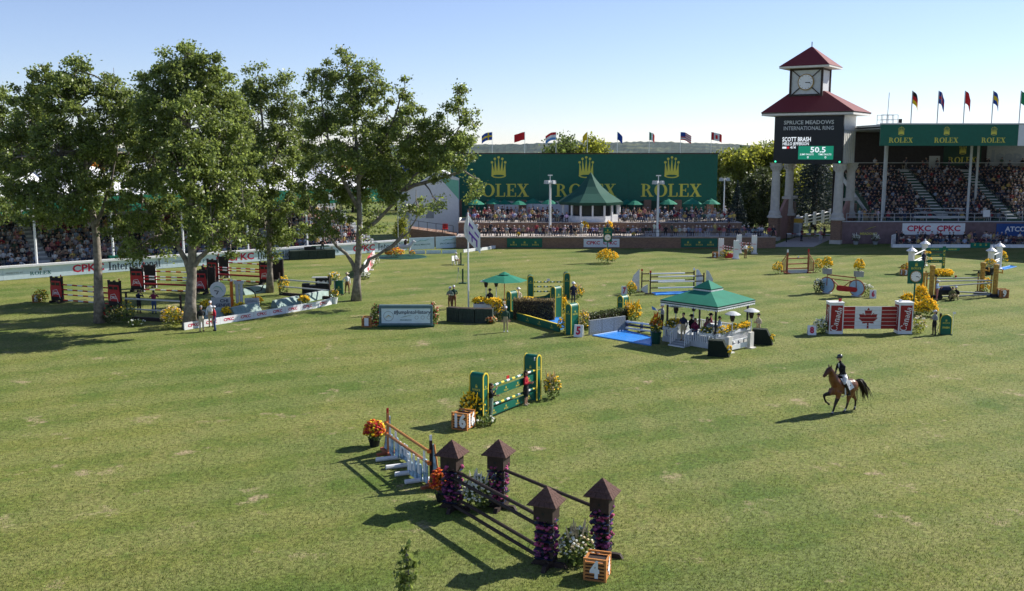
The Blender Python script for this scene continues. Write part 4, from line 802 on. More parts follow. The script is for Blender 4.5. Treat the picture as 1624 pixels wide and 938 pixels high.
# things under the tower
tk = thing('ticket_hut', 'pale service cabin with mustard roof band under the clock tower', 'cabin', (39.6, 139.5, 0), R(-20)); bx('body', M['lgrey'], tk, (0, 0, .1), (3.6, 2.4, 1.9)); bx('roof_band', M['mustard'], tk, (0, 0, 2.01), (3.7, 2.5, .6)); bx('roof', M['lgrey'], tk, (0, 0, 2.62), (3.6, 2.4, .08)); letter(tk, 'ATCO', 1.5, .3, (-.6, -1.26, 2.3), M['black'], bold=.03); bx('door', M['grey'], tk, (1.0, -1.22, .1), (.8, .05, 1.7))
bar = thing('barrier', 'red and white striped barrier pole across the gateway under the tower', 'barrier', (36.6, 130.0, 0), R(-10))
for i in range(12): cyl('stripe', M['dred' if i % 2 else 'white'], bar, (i * .62, 0, 1.15), (i * .62 + .62, 0, 1.13), .05, 6)
for x in (0, 7.4): bx('post', M['black'], bar, (x, 0, 0), (.12, .12, 1.15))
wf = thing('plank_fence', 'white plank fence climbing beside the service cabin under the tower', 'fence', (43, 147, 0), R(25))
for i in range(5): bx('post', M['white'], wf, (i * 1.6, 0, .6 + i * .2), (.35, .35, 1.9))
for i in range(4):
    for z in (1.1, 1.6, 2.1): MB().tube([(i * 1.6, 0, z + i * .2), (i * 1.6 + 1.6, 0, z + i * .2 + .2)], .1, 4).build('plank', M['white'], wf)
for i in range(14):
    p = g(1262 + i * 9.5 + random.uniform(-3, 3), 379 + random.uniform(-4, 6)); spectator(p, random.uniform(-1, 1), 'stand', 'person standing in the shaded gateway under the tower', 'people in the gateway')
for i in range(9):
    p = g(1185 + i * 5.5, 383 + random.uniform(-3, 4)); spectator((p.x, p.y, 0), random.uniform(-1, 1), 'stand', 'person standing between the terrace end and the tower', 'people beside the tower')
bx_t = thing('path', None, None, (0, 0, 0)); bpy.data.objects.remove(bx_t)
mb = MB(); q = [g(1218, 392), g(1262, 377), g(1330, 374), g(1290, 392)]; mb.add([(p.x, p.y, .004) for p in q], [(0, 1, 2, 3)]); struct('path', mb, M['concrete'])

# ================================================================== THE RIGHT GRANDSTAND
gs = thing('grandstand', 'large roofed grandstand with green crown fascia and packed seating', 'grandstand', (48, 128, 0))
GL = 32.0; rows2 = 17
bx('front_wall', M['purplebrick'], gs, (GL / 2 - 2.4, .15, 0), (GL + 4.8, .3, 2.85)); bx('wall_coping', M['lgrey'], gs, (GL / 2 - 2.4, .15, 2.86), (GL + 4.9, .45, .1))
for r_ in range(rows2): bx('seat_tier', M['dgreen'], gs, (GL / 2 + .7, 2.9 + r_ * .92, .1), (GL - 1.4, .92, 3.0 + r_ * .37))
bx('front_deck', M['grey'], gs, (GL / 2 - 2, 1.4, .1), (GL + 4, 2.2, 2.7))
AIS = (tx(1466, 137) - 48, tx(1566, 137) - 48)
for x0 in AIS:
    for r_ in range(rows2): bx('aisle_step', M['lgrey'], gs, (x0, 2.75 + r_ * .92, 3.1 + r_ * .37), (1.5, .5, .17))
    for k in (-.8, .8): cyl('aisle_rail', M['steel'], gs, (x0 + k * 0, 3.0, 4.1), (x0 + k * 0, 17.0, 10.0), .035, 5)
bx('back_wall', mat('dark_cladding', (.035, .03, .03), .8, .2), gs, (GL / 2, 19.2, 0), (GL, .2, 15.0)); bx('logo_panel', M['dgreen'], gs, (tx(1519, 147) - 48, 19.0, 9.9), (5.6, .1, 3.2)); logo(gs, 4.2, (tx(1519, 147) - 48, 18.93, 10.7))
bx('sponsor_panel', M['grey'], gs, (tx(1590, 147) - 48, 19.0, 9.8), (6.2, .1, 3.3)); letter(gs, 'Jeep', 5.0, 1.5, (tx(1588, 147) - 48, 18.93, 11.3), M['greyprint'], bold=.05)
bx('gallery', M['grey'], gs, (GL / 2, 18.6, 9.2), (GL, 1.0, .15)); cyl('gallery_rail', M['lgrey'], gs, (.5, 18.1, 10.3), (GL, 18.1, 10.3), .05, 5)
bx('white_door', M['lgrey'], gs, (tx(1476, 147) - 48, 19.05, 9.3), (1.6, .06, 2.0))
CYF = -4.0
bx('canopy_roof', M['lgrey'], gs, (GL / 2 - .95, 7.7, 15.1), (GL + 1.9, 23.2, .25)); bx('soffit', M['grey'], gs, (GL / 2 - .95, 7.7, 14.8), (GL + 1.7, 22.8, .12))
FX = tx(1603, 124) - 48; FX0 = tx(1388, 124) - 48
bx('fascia', M['green'], gs, ((FX + FX0) / 2, CYF - .06, 12.7), (FX - FX0, .3, 2.62)); bx('fascia_trim', M['lgrey'], gs, (GL / 2 - .95, CYF - .06, 15.33), (GL + 2.0, .45, .16)); bx('white_fascia', M['white'], gs, ((FX + GL) / 2 + .01, CYF - .06, 12.7), (GL - FX, .3, 2.62)); cp_letters(gs, 5.2, (FX + 4.9, CYF - .22, 14.1))
for u in (1421, 1492, 1566): logo(gs, 3.0, (tx(u, 123.8) - 48, CYF - .225, 13.4))
for u in (1397, 1407, 1416): cyl('roof_post', M['steel'], gs, (tx(u, 129) - 48, .9 + (u - 1397) * .18, 2.9), (tx(u, 129) - 48, .9 + (u - 1397) * .18, 15.2), .13, 8)
for u, yy in ((1533, 2.2), (1544, 8.0)): cyl('roof_post', M['lgrey'], gs, (tx(u, 128 + yy) - 48, yy, 2.9), (tx(u, 128 + yy) - 48, yy, 15.2), .17, 10)
mb = MB(); mb.prismx([(1.6, 2.9), (2.3, 2.9), (18.8, 9.4), (18.8, 10.2)], -.15, .05); mb.build('stringer', M['lgrey'], gs)
for z in (3.45, 3.95): cyl('front_rail', M['steel'], gs, (-4, .6, z), (GL, .6, z), .04, 5)
for i in range(18): cyl('front_rail_post', M['steel'], gs, (-4 + i * 2.1, .6, 2.95), (-4 + i * 2.1, .6, 3.95), .04, 5)
for k in (0, 1): cyl('deck_rail', M['lgrey'], gs, (5.5, 2.2, 4.0 + k * .5), (12.2, 2.2, 4.0 + k * .5), .05, 5)
bx('deck_edge', M['lgrey'], gs, (8.9, 2.25, 3.2), (6.8, .14, .3)); bx('small_sign', M['white'], gs, (14.3, .5, 3.5), (.9, .06, .9))
letter(gs, 'MEADOWS', 2.2, .32, (tx(1378, 128) - 48, -.01, 1.3), M['gold']); mb = MB(); mb.tube([(-1.7, -.02, 1.8), (-1.0, -.02, 2.1), (-.3, -.02, 2.3)], [.05, .2, .04], 6, True, .15); mb.build('wall_emblem', M['gold'], gs)
bx('cp_banner', M['white'], gs, (tx(1481, 128) - 48, -.04, 1.2), (8.2, .06, 1.5)); 
for s in (-1, 1): cp_letters(gs, 3.1, (tx(1481, 128) - 48 + s * 1.95, -.08, 1.98))
bx('blue_banner', MATS['blue_banner'], gs, (tx(1612, 128) - 48, -.04, 1.0), (5.2, .06, 1.65)); letter(gs, 'ATCO', 2.7, .65, (tx(1612, 128) - 48 - .1, -.08, 1.9), M['white'], roll=0, bold=.04)
# roof cage, camera mast and flags on the canopy
cg = thing('roof_cage', 'small railed cage with a whip aerial on the end of the grandstand roof', 'cage', (46.5, 125, 15.36))
for x in (0, .7, 1.4, 2.1):
    for y in (0, 1.4): cyl('bar', M['steel'], cg, (x, y, 0), (x, y, 1.2), .035, 5)
for z in (.05, .6, 1.2):
    for y in (0, 1.4): cyl('rail', M['steel'], cg, (0, y, z), (2.1, y, z), .03, 5)
cyl('aerial', M['steel'], cg, (1.0, .7, 0), (1.1, .7, 4.0), .04, 5); bx('camera', M['black'], cg, (2.6, .5, .2), (.3, .4, .5))
for u, cols, kd, d, lab in ((1435, ['Fblk', 'Fred', 'Fyel'], 'h', 1, 'black red and gold flag on the grandstand roof'), (1476, ['Fblue', ('Fred', 0, 1, .4, .6), ('Fwht', .4, .55, 0, 1), ('Fred', .44, .52, 0, 1)], 'v', 1, 'blue flag with red and white crosses on the grandstand roof'), (1517, ['Fred'], 'v', 1, 'red flag on the grandstand roof'), (1561, ['Fblue', 'Fyel', 'Fblue'], 'h', 1, 'thin blue and yellow flag on the grandstand roof'), (1604, ['Fgrn'], 'v', 1, 'green flag on the grandstand roof')):
    p = (tx(u, 124.6), 124.6); flag(lab, p, 12.2 + 91 / FPX * 124.6, cols, .85, 1.5, d, .7, kd, 'flags on the grandstand roof', 15.4, 'steel', .07)
spots = []
for r_ in range(rows2):
    x0 = 48.6
    while x0 < 48 + GL - .5:
        x0 += random.uniform(.47, .6)
        if any(abs(x0 - 48 - a) < 1.0 for a in AIS) or random.random() < .07: continue
        spots.append(((x0, 128 + 2.85 + r_ * .92 + random.uniform(-.07, .07), 2.72 + r_ * .37), 0, 'sit'))
for i in range(26): spots.append(((48 + random.uniform(4, 31), 146.6, 9.35), 0, 'sit' if i % 2 else 'stand'))
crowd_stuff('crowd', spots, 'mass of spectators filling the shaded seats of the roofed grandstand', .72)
spots = []
for i in range(44):
    u = 1428 + i * 4.6; x = tx(u, 126)
    if random.random() < .6: spots.append(((x, 126.2 + random.uniform(-.5, .9), 0), random.uniform(-.3, .3), 'stand'))
    spots.append(((tx(u, 124.4), 124.4 + random.uniform(-.5, .6), -.02), random.uniform(-.3, .3), 'sit'))
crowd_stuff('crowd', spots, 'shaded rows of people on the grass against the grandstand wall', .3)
for i in range(8): spectator((tx(1362 + i * 4.2, 129.2), 129.2, 2.8), random.uniform(-.4, .4), 'stand', 'person on the open deck between the tower and the grandstand', 'people on the deck')
lf = thing('kerb_board', 'low white kerb boards with green sections before the grandstand crowd', 'advertising board', (tx(1416, 123), 123, 0))
for i in range(9):
    gm = i in (4,); bx('board', M['canvas' if gm else 'white'], lf, (1.3 + i * 2.45, -.05 * i, 0), (2.42, .12, .62 if gm else .42))
for s in (0, 1, 2): crown(lf, .3, (1.3 + 4 * 2.45 - .7 + .7 * s, -.27, .4), M['gold'])
for i in range(4): cyl('gate_post', M['white'], lf, (.1 + i * .42, .3 + i * .7, 0), (.1 + i * .42, .3 + i * .7, 1.5), .05, 5)
for z in (.5, 1.0, 1.5): cyl('gate_rail', M['white'], lf, (.1, .3, z), (1.36, 2.4, z), .05, 5)
for u in (1357, 1388): bush('white flower arrangement against the dark wall, ' + ('beside the gold wall emblem' if u < 1370 else 'beside the grandstand stairs'), g(u, 388), .55, 1.3, ('f_white',), 120, 40, seed=u, pot=('grey', .7, .4), spikes=6)
# unseen stand wing, added out of the picture so its roof shades the lawn
shade_wing = thing('grandstand', 'unseen grandstand wing added to throw shade on the lawn', 'grandstand', (68, 122.5, 0), R(-43))
for r_ in range(10): bx('seat_tier', M['dgreen'], shade_wing, (15, 3.5 + r_ * 1.4, 0), (30, 1.4, 2 + r_ * .6))
bx('roof', M['lgrey'], shade_wing, (15, 9.5, 15.3), (30, 20, .3)); bx('fascia', M['green'], shade_wing, (15, -.6, 12.7), (30, .3, 2.9)); bx('back_wall', M['grey'], shade_wing, (15, 19.4, 0), (30, .3, 15.2)); bx('front_wall', M['purplebrick'], shade_wing, (15, .5, 0), (30, .3, 2.9))

# ================================================================== TREES BEHIND
GB = 'trees behind the arena'
def bt(u, vtop, Y, r, seed, m='leafm', lab='', n=4200, ls=.5, col=False, low=.1): return simple_tree(lab, (tx(u, Y), Y, 0), CH + (YH - vtop) / FPX * Y, r, seed, m, GB, n, ls, columnar=col, low=low)
bt(886, 226, 170, 4.6, 41, 'leafm', 'rounded green tree peeping over the green wall', 7000)
bt(926, 229, 172, 4.2, 42, 'leafy', 'yellowing tree peeping over the green wall', 7000); bt(950, 235, 175, 2.2, 43, 'leafy', 'small yellowing treetop beside the tall one over the green wall', 3000)
for i, (u, v, Y, r) in enumerate(((1140, 252, 178, 4.5), (1160, 247, 182, 4.5), (1182, 242, 176, 4.8), (1202, 240, 184, 4.6), (1222, 239, 178, 4.6))): bt(u, v, Y, r, 50 + i, 'leafy' if i % 2 == 0 else 'leafm', ('yellow green tree rising at the end of the green wall', 'mid green tree second from the end of the green wall', 'bushy yellow green tree behind the blue grey terrace spruce', 'mid green tree next to the one nearest the tower', 'yellow green tree growing nearest the scoreboard edge of the tower')[i], 10000, .6)
for i, (u, v, Y, r) in enumerate(((1188, 278, 152, 1.9), (1208, 270, 154, 1.9), (1152, 285, 156, 1.7))): bt(u, v, Y, r, 60 + i, 'leafd', ('narrow dark poplar between the terrace spruce and the tower', 'narrow dark poplar right against the first tower column', 'narrow dark poplar behind the slim lamp post')[i], 3600, .4, True, .04)
spruce('blue grey spruce beside the slim lamp post at the terrace end', (tx(1168, 140), 140, 0), CH - (290 - 238) / FPX * 140, 2.5, 71)
spruce('big dark blue spruce seen between the tower columns', (tx(1290, 156), 156, 0), 15.5, 6.0, 72, n=9000)
for i, (u, v, Y, r) in enumerate(((1243, 262, 178, 4.5), (1330, 262, 180, 4.5), (1352, 250, 176, 4.6), (1378, 245, 182, 4.8), (1402, 246, 178, 4.6), (1424, 248, 184, 4.4))): bt(u, v, Y, r, 80 + i, 'leafy', ('bright yellow green tree between the two left tower columns', 'bright yellow green tree right of the big blue spruce', 'bright yellow green tree behind the right tower columns', 'bright yellow green tree under the pair of pointed spruces', 'bright yellow green tree at the end of the grandstand roof', 'bright yellow green tree behind the grandstand roof posts')[i], 10000, .6)
spruce('dark pointed spruce behind the tower, left of the pair', (tx(1370, 196), 196, 0), CH + 20 / FPX * 196, 2.6, 91, 'needled'); spruce('dark pointed spruce behind the tower, nearest the grandstand', (tx(1384, 200), 200, 0), CH + 15 / FPX * 200, 2.8, 92, 'needled')
for i in range(26):
    u = -120 + i * 68
    if 700 < u < 1110 or 1380 < u: continue
    bt(u, 246 + random.uniform(-4, 5), 190 + random.uniform(-8, 10), 5.0, 120 + i, 'leafm', 'green tree in the far belt behind the arena buildings', 2400, .75)
# ================================================================== JUMPS AND THINGS ON THE LAWN
def jf(uL, vL, uR, vR):
    a, b = g(uL, vL), g(uR, vR); return (a + b) / 2, azim(a, b), (b - a).length
def pole(parent, a, b, r, mats, n=9, name='pole', nseg=8):
    a, b = Vector(a), Vector(b); mb = MB(); ms = [M[m] if isinstance(m, str) else m for m in mats]; n = n if len(mats) > 1 else 1
    for i in range(n): mb.mi = i % len(mats); mb.tube([a.lerp(b, i / n), a.lerp(b, (i + 1) / n)], r, nseg, i in (0, n - 1) or True)
    return mb.build(name, ms, parent)
def arch(w_, h_, n=10):                    # upright outline with a round head
    r = w_ / 2; return [(-r, 0), (r, 0)] + [(r * math.cos(PI * i / n), h_ - r + r * math.sin(PI * i / n)) for i in range(n + 1)]
def pillar(parent, x, y, w_, d, h_, yaw=0.0, logos=True):
    """round headed green pillar with yellow edge bands; the arch faces local -y"""
    e = bpy.data.objects.new('pillar', None)
    mb = MB(); mb.prism(arch(w_, h_), -d / 2, d / 2); p = mb.build('pillar', M['green'], parent, (x, y, 0), yaw)
    for s in (-1, 1):
        o = arch(w_ + .05, h_ + .025, 14); q = arch(w_ - .07, h_ - .045, 14); n = len(o); mb = MB(); vs = []
        for yy in (-.02, .02): vs += [(a, yy + s * d / 2, max(b, .0)) for a, b in o] + [(a, yy + s * d / 2, max(b, .0)) for a, b in q]
        fs = []
        for i in range(1, n): j = (i + 1) % n; fs += [(i, j, n + j, n + i), (2 * n + i, 3 * n + i, 3 * n + j, 2 * n + j), (i, 2 * n + i, 2 * n + j, j), (n + i, n + j, 3 * n + j, 3 * n + i)]
        mb.add(vs, fs); mb.build('edge_band', M['yellow'], p)
    bpy.data.objects.remove(e)
    if logos:
        logo(p, w_ * .72, (0, -d / 2 - .006, h_ * .68)); logo(p, d * .62, (-w_ / 2 - .006, 0, h_ * .66), -PI / 2); logo(p, d * .62, (w_ / 2 + .006, 0, h_ * .66), PI / 2)
    return p
def crate(label, loc, yaw, s, num):
    t = thing('number_crate', label, 'crate', loc, yaw); n = 7; hh = s / (n * 2 - 1)
    for i in range(n * 2 - 1):
        z = i * hh
        for k in (-1, 1):
            if i % 2 == 0: bx('slat', M['wood'], t, (0, k * (s / 2 - hh * .55), z), (s, hh * 1.1, hh))
            else: bx('slat', M['wood'], t, (k * (s / 2 - hh * .55), 0, z), (hh * 1.1, s, hh))
    bx('liner', M['brown'], t, (0, 0, .02), (s * .84, s * .84, s * .8))
    for k in range(4):
        a = k * PI / 2; d = s / 2 + .012; letter(t, num, s * (.42 if len(num) == 1 else .72), s * .74, (d * math.sin(a), -d * math.cos(a), s * .5), M['white'], a, bold=.07)
    return t
def board_sign(label, loc, yaw, num, h_=.62, w_=.55):
    t = thing('number_board', label, 'sign', loc, yaw)
    for s in (-1, 1):
        mb = MB(); mb.add([(-w_ / 2, s * .22, 0), (w_ / 2, s * .22, 0), (w_ / 2, s * .03, h_), (-w_ / 2, s * .03, h_), (-w_ / 2, s * .19, 0), (w_ / 2, s * .19, 0), (w_ / 2, s * .0, h_), (-w_ / 2, s * .0, h_)], [(0, 1, 2, 3), (7, 6, 5, 4), (0, 4, 5, 1), (1, 5, 6, 2), (2, 6, 7, 3), (3, 7, 4, 0)]); mb.build('panel', M['white'], t)
    letter(t, num, w_ * .5, h_ * .66, (0, -.135, h_ * .5), M['cpkc'], 0, bold=.07, tilt=-math.atan2(.19, h_)); return t

# ---- 1. bird house oxer in the foreground
mid, ya, L_ = jf(724, 809, 875, 900); A0, B0 = g(724, 809), g(875, 900); A1, B1 = g(798, 808), g(963, 884)
bh = thing('bird_house_jump', 'dark brown oxer with four shingled bird houses over flower tiers', 'jump', (0, 0, 0)); rl = (B0 - A0).normalized(); bk = Vector((-rl.y, rl.x, 0))
def birdhouse(p, zt, seed, dirs):
    rng = np.random.default_rng(seed); q = p - rl * dirs * .28 + bk * .0; a = ya + R(34)
    c = MB().box((0, 0, 0), (.12, .12, zt - 1.0)).build('column', M['brown'], bh, q, a)
    for k in range(5):
        z = .3 + k * (zt - 1.25) / 4.4; MB().lathe([(.4, 0), (.42, .02), (.1, .025)], (0, 0, z - .05), 4, off=PI / 4).build('shelf', M['navy'], c)
        P = ell(34, (0, 0, z + .1), (.38, .38, .13), .45, rng); link('blossoms', blossoms(P, .125, M['f_purple' if k % 2 == (seed % 2) else 'f_magenta'], rng), c); link('foliage', leaf_mesh('foliage', ell(26, (0, 0, z + .06), (.38, .38, .12), .3, rng), .12, M['leafd'], rng=rng), c)
    hs = bx('house', M['brown'], c, (0, 0, zt - 1.0), (.6, .6, .5)); hb = zt - .5; o = .46
    for f in range(4):                     # shingled roof, course by course on each slope
        a0 = f * PI / 2; ca, sa = math.cos(a0), math.sin(a0)
        for rrow in range(4):
            f0, f1 = rrow / 4, (rrow + 1.12) / 4; nsh = max(1, 5 - rrow)
            for i in range(nsh):
                def P_(fx, ff, up): hwid = o * (1 - min(ff, 1)); x = (fx * 2 - 1) * hwid; y = -o * (1 - min(ff, 1)); return (x * ca - y * sa, x * sa + y * ca, hb + min(ff, 1) * .5 + up)
                mb = MB(); xa, xb = i / nsh + .008, (i + 1) / nsh - .008; u_ = .018 + rng.uniform(0, .008)
                mb.add([P_(xa, f0, u_), P_(xb, f0, u_), P_(xb, f1, .004), P_(xa, f1, .004), P_(xa, f0, -.004), P_(xb, f0, -.004)], [(0, 1, 2, 3), (4, 5, 1, 0), (0, 3, 4), (1, 5, 2)]); mb.build('shingle', M['shingle'], hs)
    mb = MB(); mb.add([(-o * .97, -o * .97, hb), (o * .97, -o * .97, hb), (o * .97, o * .97, hb), (-o * .97, o * .97, hb), (0, 0, hb + .485)], [(0, 1, 4), (1, 2, 4), (2, 3, 4), (3, 0, 4), (3, 2, 1, 0)]); mb.build('roof', M['brown'], hs)
    MB().tube([(0, -.302, zt - .76), (0, -.312, zt - .76)], .045, 10).build('entrance_hole', M['black'], hs); MB().tube([(-.302, 0, zt - .76), (-.312, 0, zt - .76)], .045, 10).build('entrance_hole', M['black'], hs)
    MB().box((0, 0, 0), (.1, .1, 1.68)).build('standard', M['brown'], bh, p, a); 
    for k in range(8): MB().box((0, 0, .35 + k * .16), (.115, .03, .03)).build('cup_pin', M['steel'], bh, p, a)
    for k in (0, 1): MB().box((0, 0, 0), (1.15, .13, .15), 0, (.82, 1)).build('foot', M['brown'], bh, q.lerp(p, .6), a + k * PI / 2)
zt = 2.42
for p, sd_, dr in ((A0, 1, 1), (B0, 2, 1), (A1, 3, 1), (B1, 4, 1)): birdhouse(p, zt, sd_, dr)
for z, off in ((1.33, .07), (1.13, -.08), (.36, .07), (.16, -.08)):
    pole(bh, A0 + Vector((0, 0, z)) + bk * off - rl * .05, B0 + Vector((0, 0, z)) + bk * off + rl * .05, .058, ['brown'])
pole(bh, A1 + Vector((0, 0, 1.42)), B1 + Vector((0, 0, 1.42)), .058, ['brown'])
for p, c, zz in ((A0, 'white', 1.6), (B0, 'red', 1.6), (A1, 'red', .95)):
    f = MB().box((0, 0, 0), (.02, .17, .15)).build('jump_flag', M[c], bh, p - rl * .28 - Vector((math.cos(ya + R(34)), math.sin(ya + R(34)), 0)) * .335 + Vector((0, 0, zz)), ya + R(34))
bush('white stock and greenery between the two left bird houses', g(757, 806), .5, 1.15, ('f_white',), 420, 120, fs=.1, ls=.16, spikes=12, seed=11)
bush('white flowers and pampas plumes behind the slatted number four crate', g(914, 893), .55, 1.1, ('f_white', 'f_pale'), 420, 110, fs=.09, ls=.15, spikes=14, seed=12)
crate('orange slatted crate with white number four', g(947, 915), R(-18), .67, '4')

# ---- 2. driftwood plank jump with orange poles
A, B = g(616, 722), g(684, 772); ya = azim(A, B); L_ = (B - A).length
dj = thing('driftwood_jump', 'jump with two orange brown poles over a wave of blue and white pickets', 'jump', A, ya)
for x, sgn, nm in ((0, -1, 'l'), (L_, 1, 'r')):
    bx('standard', M['brown' if sgn > 0 else 'pole_brown'], dj, (x, 0, 0), (.09, .09, 1.75)); mb = MB(); mb.prism([(x, .1), (x + sgn * .62, .1), (x + sgn * .1, 1.6), (x, 1.6)], .06, .12); mb.build('wing', M['driftw'], dj)
    mb = MB(); mb.tube([(x + sgn * .66, .09, .08), (x + sgn * .1, .09, 1.62)], .035, 6); mb.build('wing_edge', M['wood'], dj)
    MB().box((x + sgn * .2, 0, 0), (1.1, .14, .13), 0).build('foot', M['rust'], dj); MB().box((x + sgn * .1, 0, 0), (.14, .9, .1), 0).build('foot', M['rust'], dj)
    for z in (.9, 1.35): MB().tube([(x, -.07, z - .06), (x, -.07, z + .06)], .085, 8).build('cup', M['orange'], dj)
    bx('jump_flag', M['red' if sgn < 0 else 'white'], dj, (x, 0, 1.75), (.03, .09, .2))
for z in (1.35, .9): pole(dj, (.0, -.08, z), (L_, -.08, z), .055, ['wood' if z > 1 else 'pole_brown'])
for i in range(13):
    f = i / 12; x = .35 + f * (L_ - .7); hgt = 1.2 - .85 * math.sin(f * PI) ** .8 * .72 + .12 * math.sin(i * 2.1); yw = .25 * math.sin(f * 6)
    mb = MB(); mb.prism([(x - .17, .08), (x + .17, .08), (x + .19, hgt * .62), (x + .12, hgt * .8), (x - .12, hgt * .8), (x - .19, hgt * .62)], yw - .03, yw + .03); mb.build('picket', M['driftw'], dj)
    mb = MB(); mb.box((x, yw - .045, hgt * .4), (.2, .03, hgt * .66), 0, (.7, 1)); mb.build('picket_tip', M['white'], dj)
for f in (.15, .4, .62, .85): x = f * L_; pole(dj, (x - .05, -.75, .09), (x + .1, .45, .09), .09, ['white'], name='log')
bush('round orange and red flower pot at the far end of the driftwood jump', g(594, 708), .42, 1.1, ('f_orange', 'f_orange', 'f_red', 'f_yellow'), 300, 260, fs=.13, pot=('black', .5, .3), seed=13)
bush('orange flower pot between the driftwood jump and the bird house', g(701, 795), .42, 1.15, ('f_orange', 'f_orange', 'f_red'), 260, 220, fs=.13, pot=('black', .5, .3), seed=14)

# ---- 3. green and yellow vertical number sixteen
A, B = g(771, 667), g(848, 635); ya = azim(A, B); L_ = (B - A).length
rj = thing('logo_vertical', 'green vertical with arched yellow edged pillars, striped poles and logo planks', 'jump', A, ya); pw, pd, ph = .4, .72, 2.25
pillar(rj, -pw / 2, .25, pw, pd, ph); pillar(rj, L_ + pw / 2, .25, pw, pd, ph)
for z in (1.52, .62): pole(rj, (0, -.02, z), (L_, -.02, z), .055, ['green', 'yellow', 'green', 'white'], 18)
for z in (1.0, .12):
    bx('plank', M['green'], rj, (L_ / 2, 0, z), (L_ - .05, .05, .34))
    for k in range(4): logo(rj, .34, (L_ * (.14 + .24 * k), -.032, z + .1), 0, M['yellow'])
for x, c in ((L_ * .42, 'red'), (L_ + .02, 'white')): bx('jump_flag', M[c], rj, (x, -.02, 1.58 if c == 'red' else 2.0), (.22, .02, .16))
bush('yellow gladioli and greenery heaped before the left green pillar', g(751, 668), .62, 1.35, ('f_yellow',), 420, 130, fs=.12, spikes=10, seed=15, ry=.5); bush('low grey green foliage spilling beside the left green pillar', g(766, 673), .6, .45, ('f_white',), 260, 14, leaf='leafm', seed=16)
bush('yellow lilies against the far green pillar of the vertical', g(876, 632), .45, 1.25, ('f_yellow', 'f_pale'), 240, 80, spikes=7, seed=17)
crate('orange slatted crate with white number sixteen', g(735, 679), R(-25), .78, '16')
person('woman in red blazer and black skirt standing at the vertical', g(834, 643), R(70), 'red', 'black', 'beige', 1.72, ('hold', 'hold'), female=True, skirt=True, legs_bare=True, hair='hair')
person('person in black top with camera beside the left green pillar', g(779, 666), R(80), 'black', 'sage', 'white', 1.72, ('eyes', 'hold'), female=True)

